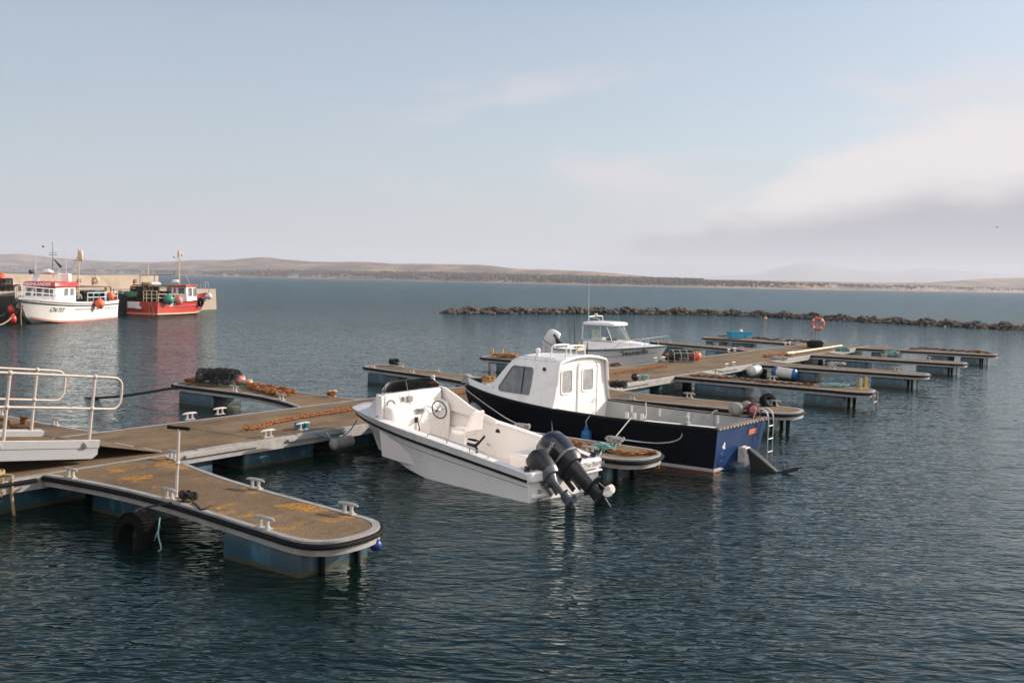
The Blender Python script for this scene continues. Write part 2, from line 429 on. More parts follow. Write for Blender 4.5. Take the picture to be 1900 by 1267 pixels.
# thin high veil over the whole sky
veil = mth('MULTIPLY', mth('MULTIPLY_ADD', cnoise(2.2, (1, 1, 2.5), 5), .3, .32), mth('SUBTRACT', 1, sstep(el, 12, 21)))
col = mix(nt, veil, col, cc(.54, .585, .64))
# unseen bright cloud added behind the camera to fill the boats' shaded sides
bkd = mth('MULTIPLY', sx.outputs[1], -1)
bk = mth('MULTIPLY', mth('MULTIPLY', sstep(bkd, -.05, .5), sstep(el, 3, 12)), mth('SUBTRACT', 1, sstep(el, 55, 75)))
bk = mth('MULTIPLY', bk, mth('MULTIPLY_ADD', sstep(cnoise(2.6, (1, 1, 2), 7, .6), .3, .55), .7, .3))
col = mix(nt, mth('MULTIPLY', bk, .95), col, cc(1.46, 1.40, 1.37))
# faint pinkish wisps left of the bank
wisp = mth('MULTIPLY', sstep(cnoise(5.0, (1, 1, 2.6), 7, .55, .3, (.3, .2, .1)), .44, .64), mth('MULTIPLY', sstep(az, -13, 3), mth('MULTIPLY', sstep(el, 3, 6), mth('SUBTRACT', 1, sstep(el, 9, 13)))))
col = mix(nt, mth('MULTIPLY', wisp, .75), col, cc(.74, .68, .70))
# pale haze that thickens towards the horizon
hz = mth('SUBTRACT', 1, sstep(el, 0, 9))
col = mix(nt, mth('MULTIPLY', hz, .75), col, cc(.50, .535, .61))
# cloud bank rising to the right
topn = cnoise(11, (1, 1, 1.6), 8, .56, .15)
top2 = cnoise(3.5, (1, 1, 1.4), 4, .5)
top = mth('ADD', mth('MULTIPLY_ADD', sstep(az, 1, 25), 7.6, 1.3), mth('ADD', mth('MULTIPLY_ADD', topn, 5.2, -2.6), mth('MULTIPLY_ADD', top2, 3.0, -1.5)))
dep = mth('SUBTRACT', top, el)
bank = mth('MULTIPLY', sstep(dep, -.4, 1.5), sstep(az, 0, 9))
basel = mth('ADD', mth('MULTIPLY_ADD', sstep(az, 6, 28), 2.0, 3.0), mth('MULTIPLY_ADD', cnoise(6, (1, 1, 3.2), 6, .5, .2, (.7, .1, .4)), 5.0, -2.5))
dark = mth('SUBTRACT', 1, sstep(mth('SUBTRACT', el, basel), -1.2, 1.6))
bcol = mix(nt, dark, cc(.80, .745, .74), cc(.36, .345, .40))
col = mix(nt, mth('MULTIPLY', bank, .94), col, bcol)
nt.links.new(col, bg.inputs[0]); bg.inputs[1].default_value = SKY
sl = bpy.data.lights.new('sun', 'SUN'); sl.energy = 5.0; sl.angle = R(.6); sl.color = (1, .885, .78)
so = bpy.data.objects.new('sun', sl); COL.objects.link(so)
sd = Vector((math.sin(R(SUN_AZ)) * math.cos(R(SUN_EL)), math.cos(R(SUN_AZ)) * math.cos(R(SUN_EL)), math.sin(R(SUN_EL))))
so.rotation_euler = sd.to_track_quat('Z', 'Y').to_euler(); so.location = (30, 10, 40)
scene.view_settings.view_transform = 'Standard'; scene.view_settings.look = 'None'; scene.view_settings.exposure = 0.42
scene.cycles.use_denoising = True
scene.cycles.max_bounces = 8; scene.cycles.transparent_max_bounces = 12; scene.cycles.volume_bounces = 0
scene.cycles.sample_clamp_indirect = 4; scene.cycles.caustics_reflective = False; scene.cycles.caustics_refractive = False

# ------------------------------------------------------------------ water
def water_mat():
    m, nt, b = new_mat('harbour_water')
    g = N(nt, 'ShaderNodeNewGeometry')
    def nz(scale, st, rot, detail=2, rough=.5, dist=0.):
        mp = N(nt, 'ShaderNodeMapping'); mp.inputs['Rotation'].default_value = (0, 0, R(rot)); mp.inputs['Scale'].default_value = st
        nt.links.new(g.outputs['Position'], mp.inputs[0])
        n = N(nt, 'ShaderNodeTexNoise', i_Scale=scale, i_Detail=detail, i_Roughness=rough, i_Distortion=dist, noise_dimensions='2D')
        nt.links.new(mp.outputs[0], n.inputs['Vector']); return n.outputs['Fac']
    def mt(op, a, b=None, c=None):
        q = N(nt, 'ShaderNodeMath', operation=op)
        for i, v in enumerate((a, b, c)):
            if v is None: continue
            if isinstance(v, (int, float)): q.inputs[i].default_value = v
            else: nt.links.new(v, q.inputs[i])
        return q.outputs[0]
    def mapr(src, a, b, c, d):
        q = N(nt, 'ShaderNodeMapRange'); 
        for i, v in enumerate((a, b, c, d)): q.inputs[i + 1].default_value = v
        nt.links.new(src, q.inputs[0]); return q.outputs[0]
    gust = mapr(nz(.045, (1, .6, 1), 25, 3), .3, .7, .55, 1.25)
    big = nz(.55, (.5, 1, 1), 12, 3)
    mid = nz(4.6, (.40, 1, 1), 19, 1, .5, .3)
    sml = nz(8.2, (.36, 1, 1), -15, 1, .5, .35)
    tin = nz(15, (.45, 1, 1), 10, 1)
    h = mt('MULTIPLY', big, .10)
    def ridge(n_): return mt('POWER', mt('SUBTRACT', 1, mt('ABSOLUTE', mt('MULTIPLY_ADD', n_, 2.6, -1.3))), 1.4)
    h = mt('ADD', h, mt('MULTIPLY', ridge(mid), WAVE[0]))
    h = mt('ADD', h, mt('MULTIPLY', ridge(sml), WAVE[1]))
    h = mt('ADD', h, mt('MULTIPLY', tin, WAVE[2]))
    h = mt('MULTIPLY', h, gust)
    bp = N(nt, 'ShaderNodeBump', i_Strength=1.0, i_Distance=1.0); nt.links.new(h, bp.inputs['Height'])
    # slope field for the capillary ripples, the same at every distance
    mp = N(nt, 'ShaderNodeMapping'); mp.inputs['Rotation'].default_value = (0, 0, R(-10)); mp.inputs['Scale'].default_value = (.42, 1, 1)
    nt.links.new(g.outputs['Position'], mp.inputs[0])
    n = N(nt, 'ShaderNodeTexNoise', i_Scale=15, i_Detail=2, i_Roughness=.5, i_Distortion=.3, noise_dimensions='2D'); nt.links.new(mp.outputs[0], n.inputs['Vector'])
    v1 = N(nt, 'ShaderNodeVectorMath', operation='SUBTRACT'); v1.inputs[1].default_value = (.5, .5, .5); nt.links.new(n.outputs['Color'], v1.inputs[0])
    v2 = N(nt, 'ShaderNodeVectorMath', operation='MULTIPLY'); v2.inputs[1].default_value = SLOPE
    sy = N(nt, 'ShaderNodeSeparateXYZ'); nt.links.new(g.outputs['Position'], sy.inputs[0])
    open_ = mapr(sy.outputs[1], 14, 110, 1.0, 9.5)       # the open bay is choppier than the sheltered harbour
    v0 = N(nt, 'ShaderNodeVectorMath', operation='SCALE'); nt.links.new(v1.outputs[0], v0.inputs[0]); nt.links.new(open_, v0.inputs['Scale'])
    nt.links.new(v0.outputs[0], v2.inputs[0])
    v3 = N(nt, 'ShaderNodeVectorMath', operation='ADD'); n2 = N(nt, 'ShaderNodeTexNoise', i_Scale=2.6, i_Detail=3, i_Roughness=.55, i_Distortion=.3, noise_dimensions='2D'); nt.links.new(mp.outputs[0], n2.inputs['Vector'])
    w1 = N(nt, 'ShaderNodeVectorMath', operation='SUBTRACT'); w1.inputs[1].default_value = (.5, .5, .5); nt.links.new(n2.outputs['Color'], w1.inputs[0])
    w2 = N(nt, 'ShaderNodeVectorMath', operation='MULTIPLY'); w2.inputs[1].default_value = SLOPE2; w0 = N(nt, 'ShaderNodeVectorMath', operation='SCALE'); nt.links.new(w1.outputs[0], w0.inputs[0]); nt.links.new(mapr(sy.outputs[1], 14, 70, 1.0, 4.5), w0.inputs['Scale']); nt.links.new(w0.outputs[0], w2.inputs[0])
    w3 = N(nt, 'ShaderNodeVectorMath', operation='ADD'); nt.links.new(bp.outputs[0], w3.inputs[0]); nt.links.new(w2.outputs[0], w3.inputs[1])
    nt.links.new(w3.outputs[0], v3.inputs[0]); nt.links.new(v2.outputs[0], v3.inputs[1])
    v4 = N(nt, 'ShaderNodeVectorMath', operation='NORMALIZE'); nt.links.new(v3.outputs[0], v4.inputs[0])
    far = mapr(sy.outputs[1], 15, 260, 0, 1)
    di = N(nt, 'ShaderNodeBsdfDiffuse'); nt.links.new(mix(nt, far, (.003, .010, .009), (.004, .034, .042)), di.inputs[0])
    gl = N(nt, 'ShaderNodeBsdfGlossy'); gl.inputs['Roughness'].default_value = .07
    nt.links.new(mix(nt, far, (.82, .90, .88), (.70, .83, .89)), gl.inputs[0])  # gloss darkens with distance, putting a dimmer sky reflection into the colour
    fr = N(nt, 'ShaderNodeFresnel', i_IOR=1.333)
    for q in (di, gl, fr): nt.links.new(v4.outputs[0], q.inputs['Normal'])
    mx = N(nt, 'ShaderNodeMixShader'); nt.links.new(fr.outputs[0], mx.inputs[0]); nt.links.new(di.outputs[0], mx.inputs[1]); nt.links.new(gl.outputs[0], mx.inputs[2])
    nt.links.new(mx.outputs[0], nt.nodes['Material Output'].inputs[0])
    return m
SLOPE = (.22, .26, 0)
SLOPE2 = (.14, .19, 0)
WAVE = (.0115, .0065, .0025)
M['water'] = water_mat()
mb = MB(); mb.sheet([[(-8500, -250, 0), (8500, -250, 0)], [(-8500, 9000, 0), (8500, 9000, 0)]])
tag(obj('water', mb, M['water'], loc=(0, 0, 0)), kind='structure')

# ------------------------------------------------------------------ far shore
SHORE = [(-1500, 3200), (0, 3000), (400, 2000), (980, 1350), (1400, 1200), (1700, 1700), (1900, 2300), (3000, 3000)]
RIDGE = [(-1500, 455), (-400, 468), (-100, 474), (0, 472), (30, 471), (60, 474), (100, 478), (150, 482), (200, 485), (250, 486), (300, 486), (340, 484), (400, 483), (430, 482), (470, 479), (500, 479),
         (530, 482), (580, 485), (640, 485), (700, 487), (740, 489), (800, 489), (860, 491), (880, 491), (930, 496), (960, 499), (1000, 500), (1060, 502), (1120, 506), (1200, 513), (1300, 518), (1400, 520), (1500, 522), (1600, 524), (1700, 524), (1760, 521), (1830, 517), (1900, 516), (2100, 520), (2300, 524), (3000, 528)]
MOUNT = [(900, 520), (1100, 517), (1280, 515), (1340, 512), (1400, 508), (1430, 500), (1470, 490), (1500, 487), (1530, 490), (1570, 499), (1620, 504), (1660, 504), (1690, 499), (1720, 498), (1760, 502), (1800, 505), (1850, 508), (1900, 510), (2100, 505), (2300, 515), (3000, 530)]
def hor(px): return 501.5 + .0205 * px
def wob(a, b, s=0.): return math.sin(a * 1.7 + s) * .5 + math.sin(a * 3.9 + b * 2.1 + s * 2) * .3 + math.sin(a * 9.1 - b * 5.3 + s) * .2
def hill_mat(name, cols, s):
    m, nt, b = new_mat(name)
    g = N(nt, 'ShaderNodeNewGeometry')
    def nz(sc, d=5, st=(1, 1, 1)):
        mp = N(nt, 'ShaderNodeMapping'); mp.inputs['Scale'].default_value = st; nt.links.new(g.outputs['Position'], mp.inputs[0])
        n = N(nt, 'ShaderNodeTexNoise', i_Scale=sc, i_Detail=d, i_Roughness=.6); nt.links.new(mp.outputs[0], n.inputs['Vector']); return n.outputs['Fac']
    c = mix(nt, ramp(nt, nz(.006 * s, 6, (1, .8, 4)), .42, .58), cols[0], cols[1])
    c = mix(nt, ramp(nt, nz(.011 * s, 6, (1, .6, 3)), .5, .66), c, cols[2])
    c = mix(nt, ramp(nt, nz(.03 * s, 5), .58, .7), c, cols[3])
    sx = N(nt, 'ShaderNodeSeparateXYZ'); nt.links.new(g.outputs['Position'], sx.inputs[0])
    c = mix(nt, ramp(nt, sx.outputs[2], .0, 1.0, (1, 1, 1, 1), (0, 0, 0, 1)), c, (.34, .27, .19))
    nt.links.new(c, b.inputs['Base Color']); b.inputs['Roughness'].default_value = .95; b.inputs['Specular IOR Level'].default_value = .1
    return m
M['hill'] = hill_mat('moorland', ((.14, .095, .075), (.30, .205, .14), (.10, .095, .06), (.075, .06, .055)), 1.6)
M['mount'] = hill_mat('far_mountain', ((.2, .19, .18), (.24, .22, .2), (.17, .17, .16), (.16, .15, .14)), .5)
def land_h(px, f):
    """height of the land at fraction f of the way from shore to ridge"""
    D = smooth_tab(SHORE, px); dr = 900 + 300 * math.sin(px * .006)
    zr = CAMH + (D + dr) * (hor(px) - smooth_tab(RIDGE, px)) / FPX
    return D + dr * f, zr
from mathutils import noise as mn
mb = MB(); grid = []
fr = [0, .012, .03, .06] + [.1 + .9 * i / 30 for i in range(31)] + [1.06, 1.15, 1.3, 1.7]
pxs = [-900 + i * 6 for i in range(620)]
def fbm(x, y, o=4): return mn.fractal((x, y, 3.7), 1.0, 2.1, o)
for f in fr:
    row = []
    for px in pxs:
        r, zr = land_h(px, f)
        X = r * (px - 950) / FPX
        base = 1.0 + 5 * min(1, f / .1) if f > 0 else -.6
        zt = zr * (1 + .05 * fbm(px * .012, 1.3, 3))
        if f <= 1:
            g_ = f ** 1.35
            z = base * (1 - g_) + zt * g_
            z += zr * .55 * fbm(X * .0042, r * .0042) * min(1, f * 2.2) * (1 - f) ** .6
            z = max(z, base * .8)
            if f == .012: z = 1.0
            if f > .25 and f < 1: z = min(z, CAMH + (zr * 1.02 - CAMH) * r / land_h(px, 1)[0])
        else: z = zt * max(0, 1 - (f - 1) * 1.4)
        row.append((X, r, z))
    grid.append(row)
mb.sheet(grid)
tag(obj('hills', mb, M['hill'], loc=(0, 0, 0), ang=180), kind='structure')
mb = MB(); grid = []
for k, f in enumerate([0, .25, .5, .75, 1, 1.4, 2]):
    row = []
    for px in [820 + i * 12 for i in range(160)]:
        r = 7600 + 500 * min(f, 1.) + 300 * max(0, f - 1)
        zr = CAMH + 8100 * (hor(px) - smooth_tab(MOUNT, px)) / FPX
        z = -2 if f == 0 else (zr * (f ** 1.2) + 9 * wob(px * .03, f * 5) * (f < 1) if f <= 1 else zr * (1 - (f - 1) * .9))
        row.append((r * (px - 950) / FPX, r, z))
    grid.append(row)
mb.sheet(grid)
tag(obj('mountains', mb, M['mount'], loc=(0, 0, 0), ang=180), kind='structure')

# woods along the far shore: one mass of crowns
ICO = None
def ico():
    global ICO
    if ICO is None:
        import bmesh
        bm = bmesh.new(); bmesh.ops.create_icosphere(bm, subdivisions=1, radius=1)
        bm.verts.ensure_lookup_table()
        ICO = ([tuple(v.co) for v in bm.verts], [tuple(v.index for v in f.verts) for f in bm.faces]); bm.free()
    return ICO
def ico2():
    import bmesh
    bm = bmesh.new(); bmesh.ops.create_icosphere(bm, subdivisions=2, radius=1)
    r = ([tuple(v.co) for v in bm.verts], [tuple(v.index for v in f.verts) for f in bm.faces]); bm.free(); return r
WOODS = [(-200, .05), (200, .1), (330, .35), (420, .9), (600, 1), (1000, 1), (1250, .9), (1330, .5), (1480, .25), (1900, .2), (2000, .2)]
mb = MB(); iv, jf = ico()
rs = random.Random(3)
for i in range(9000):
    px = rs.uniform(-60, 1960)
    if rs.random() > lerp_tab(WOODS, px): continue
    f = rs.uniform(.02, .3) ** 1.0
    if px < 420: f = rs.uniform(.02, .2)
    if px > 1300: f = rs.uniform(.02, .16)
    if 640 < px < 690 and f < .08: continue
    r, zr = land_h(px, f)
    g_ = f ** 1.5
    z = (1 + 5 * min(1, f / .1)) * (1 - g_) + zr * g_ - .8
    con = 390 < px < 590 and f > .12
    hgt = rs.uniform(3.5, 7) * (1.15 if con else 1) * (.7 if px > 1300 else 1) * (.55 if f < .05 else 1)
    wd = hgt * (rs.uniform(.28, .36) if con else rs.uniform(.5, .75))
    a = rs.uniform(0, 6.28)
    vs = []
    for p in iv:
        q = 1 + rs.uniform(-.25, .25); zz = (p[2] + 1) / 2
        k = (1.15 - zz) if con else 1
        vs.append((r * (px - 950) / FPX + p[0] * wd * q * k, r + p[1] * wd * q * k, z + zz * hgt * (1 + rs.uniform(-.08, .08))))
    mb.add(vs, jf)
m, nt_, b_ = new_mat('winter_woodland')
g_ = N(nt_, 'ShaderNodeNewGeometry'); n_ = N(nt_, 'ShaderNodeTexNoise', i_Scale=.02, i_Detail=6, i_Roughness=.75); nt_.links.new(g_.outputs['Position'], n_.inputs['Vector'])
nt_.links.new(mix(nt_, ramp(nt_, n_.outputs['Fac'], .35, .65), (.085, .075, .06), (.18, .14, .115)), b_.inputs['Base Color']); b_.inputs['Roughness'].default_value = 1; b_.inputs['Specular IOR Level'].default_value = 0
q_ = N(nt_, 'ShaderNodeBsdfTranslucent'); q_.inputs[0].default_value = (.14, .115, .09, 1); q2_ = N(nt_, 'ShaderNodeMixShader'); q2_.inputs[0].default_value = .45; nt_.links.new(b_.outputs[0], q2_.inputs[1]); nt_.links.new(q_.outputs[0], q2_.inputs[2]); nt_.links.new(q2_.outputs[0], nt_.nodes['Material Output'].inputs[0])
wd_ = obj('woodland', mb, m, ang=180); tag(wd_, 'bare brown and dark green woodland along the far shore', 'woodland', kind='stuff')

# cottages on the far shore
M['slate'] = mat('slate_roof', (.12, .12, .13), .8)
M['render'] = mat('white_render', (.75, .73, .7), .8)
def house(px, f, wdt, hgt, label):
    r, zr = land_h(px, f); x = r * (px - 950) / FPX
    g2 = f ** 1.5; z = (1 + 5 * min(1, f / .1)) * (1 - g2) + zr * g2 - .3
    t = thing('cottage', label, 'house', (x, r, z), rotz=R(20), group='cottages on the far shore')
    b = MB(); hw, hd = wdt / 2, wdt * .3
    b.add([(-hw, -hd, 0), (hw, -hd, 0), (hw, hd, 0), (-hw, hd, 0), (-hw, -hd, hgt), (hw, -hd, hgt), (hw, hd, hgt), (-hw, hd, hgt), (-hw, 0, hgt + hd * .9), (hw, 0, hgt + hd * .9)],
          [(0, 1, 5, 4), (2, 3, 7, 6), (0, 4, 8, 7, 3), (1, 2, 6, 9, 5)])
    obj('wall', b, M['render'], t)
    b = MB()
    e = .5
    for s in (-1, 1):
        b.add([(-hw - e, s * (hd + e), hgt - e * .9), (hw + e, s * (hd + e), hgt - e * .9), (hw + e, 0, hgt + hd * .9 + .05), (-hw - e, 0, hgt + hd * .9 + .05),
               (-hw - e, s * (hd + e), hgt - e * .9 + .3), (hw + e, s * (hd + e), hgt - e * .9 + .3), (hw + e, 0, hgt + hd * .9 + .4), (-hw - e, 0, hgt + hd * .9 + .4)],
              [(0, 1, 2, 3), (4, 5, 6, 7), (0, 1, 5, 4), (0, 3, 7, 4), (1, 2, 6, 5)])
    rf = obj('roof', b, M['slate'], t)
    b = MB(); b.box((hw * .8, 0, hgt + hd * .9 + .6), (.9, .9, 1.6)); obj('chimney', b, M['render'], rf)
for px, f, wd, hg, lb in [
    (547, .012, 11, 3.4, 'white cottage at the water\'s edge under the long wood'),
    (536, .012, 7, 2.6, 'low white outbuilding just left of the white cottage under the long wood'),
    (415, .015, 9, 3, 'small white cottage by the shore nearest the red boat\'s mast'),
    (438, .015, 7, 2.6, 'low pale shed by the shore between the mast and the long wood'),
    (225, .03, 14, 4, 'white farmhouse on the far shore above the harbour wall, left of the thin pole'),
    (188, .10, 12, 4, 'pale farmhouse on the slope above the white fishing boat\'s stern mast'),
    (140, .14, 14, 4, 'pale cottage on the slope behind the white fishing boat\'s aerials'),
    (1542, .02, 9, 6.5, 'tall white cottage on the far shore above the lifebuoy'),
    (1763, .02, 10, 4, 'pale cottage on the low shore at the far right'),
    (1744, .02, 7, 3, 'lower of the two pale cottages on the low shore at the far right')]:
    house(px, f, wd, hg, lb)

# haze
m = bpy.data.materials.new('sea_haze'); m.use_nodes = True; q = m.node_tree; q.nodes.clear()
pv = q.nodes.new('ShaderNodeVolumePrincipled'); ou = q.nodes.new('ShaderNodeOutputMaterial')
pv.inputs['Color'].default_value = (.84, .88, .97, 1); pv.inputs['Density'].default_value = HAZE = 1.75e-4; pv.inputs['Anisotropy'].default_value = .1
q.links.new(pv.outputs[0], ou.inputs['Volume'])
mb = MB(); mb.box((0, 4450, 109), (17600, 9600, 222)); hz_o = obj('haze', mb, m, loc=(0, 0, -2)); tag(hz_o, 'thin sea haze over the bay', 'haze', kind='stuff')

# ------------------------------------------------------------------ rock breakwater
M['rock'] = mat('dark_tidal_rock', (.16, .13, .105), .95, 0, .5, 1.5, dark=(.045, .04, .032), spec=.15, dirt=.3, dirt_c=(.03, .03, .024), bmp=.05, bscale=5)
BW = [(-6.9, 102), (-2.9, 104.4), (2.9, 108), (9, 111.6), (15.6, 114.8), (21.9, 115.2), (27.7, 113.2), (32.2, 108.4), (36.5, 103), (40, 97), (43, 92.7), (46.5, 88.5), (52, 81), (58, 72)]
path = spline([(x, y + .9, 0) for x, y in BW], 14)
t = thing('breakwater', 'long low curved rock breakwater across the bay', 'breakwater', (20, 110, 0))
rocks = []; rs = random.Random(11); rv, rf_ = ico2()
for i in range(2700):
    k = rs.uniform(0, len(path) - 1.001); j = int(k); p = path[j].lerp(path[j + 1], k - j); tg = (path[j + 1] - path[j]).normalized(); nn = Vector((tg.y, -tg.x, 0))
    o_ = rs.gauss(0, .55); o_ = max(-1.25, min(1.25, o_))
    endk = min(1, .35 + k / 9)
    top_ = (.62 + .16 * math.sin(k * .9) - .12 * min(1, max(0, (k - 60) / 80))) * endk * (1 - (abs(o_) / 1.45) ** 1.6)
    z = rs.uniform(.25, 1) * top_
    s_ = rs.uniform(.13, .31)
    rocks.append((p + nn * o_ + Vector((0, 0, z - .05)), s_, nn.dot(Vector((0, -1, 0))) * o_ + z * .7 - (p.y - 100) * .01))
rocks.sort(key=lambda a: -a[2] - a[1])
def rock_mb(b, c, s_):
    rot = Matrix.Rotation(rs.uniform(0, 6), 3, 'Z') @ Matrix.Rotation(rs.uniform(-.6, .6), 3, 'X')
    ax = (rs.uniform(.8, 1.5), rs.uniform(.7, 1.1), rs.uniform(.5, .85))
    pl = [(Vector((rs.uniform(-1, 1), rs.uniform(-1, 1), rs.uniform(-1, 1))).normalized(), rs.uniform(.55, .85)) for _ in range(6)]
    vs = []
    for q_ in rv:
        v = Vector(q_)
        for n_, d_ in pl:
            e_ = v.dot(n_) - d_
            if e_ > 0: v = v - n_ * e_
        v = Vector((v.x * ax[0], v.y * ax[1], v.z * ax[2])) * s_
        vs.append(rot @ v + c)
    b.add(vs, rf_)
for c, s_, _ in rocks[:100]:
    b = MB(); rock_mb(b, c, s_ * 1.1); obj('rock', b, M['rock'], t, world=True, ang=25)
b = MB()
for c, s_, _ in rocks[100:]: rock_mb(b, c, s_)
tag(obj('rock_heap', b, M['rock'], t, world=True, ang=25), kind='stuff')
# ------------------------------------------------------------------ pontoons
DZ = .5
def cleat_mesh():
    b = MB()
    b.tube([(-.175, 0, .118), (-.12, 0, .128), (-.06, 0, .13), (.06, 0, .13), (.12, 0, .128), (.175, 0, .118)], [.013, .021, .025, .025, .021, .013], 8)
    for s in (-1, 1):
        b.tube([(s * .075, 0, 0), (s * .06, 0, .05), (s * .062, 0, .12)], [.034, .022, .024], 8)
    b.box((0, 0, .007), (.23, .085, .014))
    return b
M['cleat'] = mat('galvanised_cleat', (.44, .41, .385), .55, .1, .2, 9, dirt=.5, dirt_c=(.33, .27, .2))
CLEAT = None
def cleat(parent, p, along_v=True, flip=0, name='cleat', dark=False):
    global CLEAT
    if CLEAT is None:
        CLEAT = obj(name, cleat_mesh(), M['cleat'], parent); o = CLEAT
    else:
        o = CLEAT.copy(); COL.objects.link(o); o.parent = parent
    a = math.atan2(-UX, UY) if along_v else math.atan2(UY, UX)
    o.location = Vector(p) - parent.location; o.rotation_euler = (0, 0, a + flip)
    return o
def ring_part(name, outer, inner, z0, z1, m, t, bevel=.006):
    b = MB(); n = len(outer)
    rings = []
    for poly, z in ((outer, z0), (outer, z1), (inner, z1), (inner, z0), (outer, z0)):
        rings.append([Vector((p[0], p[1], z)) for p in poly])
    b.loft(rings, closed=False)
    return obj(name, b, m, t, world=True, bevel=bevel)
def float_box(t, c, lu, lv, z0=-.35, z1=.34, straps=()):
    """blue float; lu, lv are its sizes along u and v; slightly crowned sides"""
    b = MB(); cu, cv = c
    rings = []
    for k, (z, e) in enumerate([(z0, -.04), (z0 + .1, 0), (z1 - .06, 0), (z1, -.03)]):
        ring = []
        for a, bq in [(-1, -1), (1, -1), (1, 1), (-1, 1)]:
            hu, hv = lu / 2 + e, lv / 2 + e; r = .07
            for q in range(4):
                th = {(-1, -1): math.pi, (1, -1): 1.5 * math.pi, (1, 1): 0, (-1, 1): .5 * math.pi}[(a, bq)] + q / 3 * math.pi / 2
                ring.append(P(cu + a * (hu - r) + r * math.cos(th), cv + bq * (hv - r) + r * math.sin(th), z))
        rings.append(ring)
    b.loft(rings, True, True, True)
    f = obj('float', b, M['float'], t, world=True, ang=50)
    for (su, sv) in straps:
        b = MB(); q = P(su, sv, 0)
        b.box((q.x, q.y, .08), (.07, .05, .62), Matrix.Rotation(-AZ, 3, 'Z')); obj('strap', b, M['rubber'], f, world=True, bevel=.008)
    return f
RW = (-16.95, -13.91)
# main walkway
U0, U1 = 2.0, 53.35
wt = thing('walkway_pontoon', 'long main floating walkway with brown deck from which all the finger pontoons branch', 'floating walkway', P(28, -15.4, 0))
b = MB()
cuts = [U0, 5.6, 12.4, 19.6, 26.8, 34.0, 41.2, 48.4, U1]
for a, c in zip(cuts, cuts[1:]):
    b.loft([[P(x, y, z) for x, y in ((a + .012, RW[0] + .13), (c - .012, RW[0] + .13), (c - .012, RW[1] - .13), (a + .012, RW[1] - .13))] for z in (.42, DZ)], True, True, True)
obj('deck', b, M['deck'], wt, world=True)
out = [P(U0, RW[0], 0), P(U1, RW[0], 0), P(U1, RW[1], 0), P(U0, RW[1], 0), P(U0, RW[0], 0)]
inn = [P(U0 + .13, RW[0] + .135, 0), P(U1 - .13, RW[0] + .135, 0), P(U1 - .13, RW[1] - .135, 0), P(U0 + .13, RW[1] - .135, 0), P(U0 + .13, RW[0] + .135, 0)]
ring_part('frame', out, inn, .3, DZ - .003, M['galv'], wt)
for a, c in zip(cuts[1:-1], cuts[2:]):       # joint plates across the deck
    b = MB(); b.loft([[P(x, y, z) for x, y in ((a - .05, RW[0] + .2), (a + .05, RW[0] + .2), (a + .05, RW[1] - .2), (a - .05, RW[1] - .2))] for z in (DZ + .001, DZ + .006)], True, True, True)
    obj('joint_plate', b, M['deck'], wt, world=True)
uu = 3.2
while uu < U1 - 1:
    for vv in (RW[0] + .62, RW[1] - .62): float_box(wt, (uu, vv), 1.75, .95)
    uu += 2.42
b = MB()
def strip(b, u0, u1, v, s):
    b.tube([P(u0, v + s * .02, .44), P(u1, v + s * .02, .44)], .032, 8)
for u0, u1 in ((2.1, 8.0),): strip(b, u0, u1, RW[1], 1)
for u0, u1 in ((2.1, 9.0), (18.3, 23.0), (25.2, 30.4), (32.6, 37.3)): strip(b, u0, u1, RW[0], -1)
obj('fender_strip', b, M['rubber'], wt, world=True)
# lip brackets along the near edge where the sections bolt together
for u0 in (10.6, 12.9, 19.0, 26.2, 33.5):
    b = MB(); b.bar(P(u0, RW[1] + .028, .43), P(u0 + 1.6, RW[1] + .028, .43), .05, .04); b.bar(P(u0 + .3, RW[1] - .07, DZ + .006), P(u0 + 1.3, RW[1] - .07, DZ + .006), .07, .012)
    obj('bracket', b, M['galv'], wt, world=True)

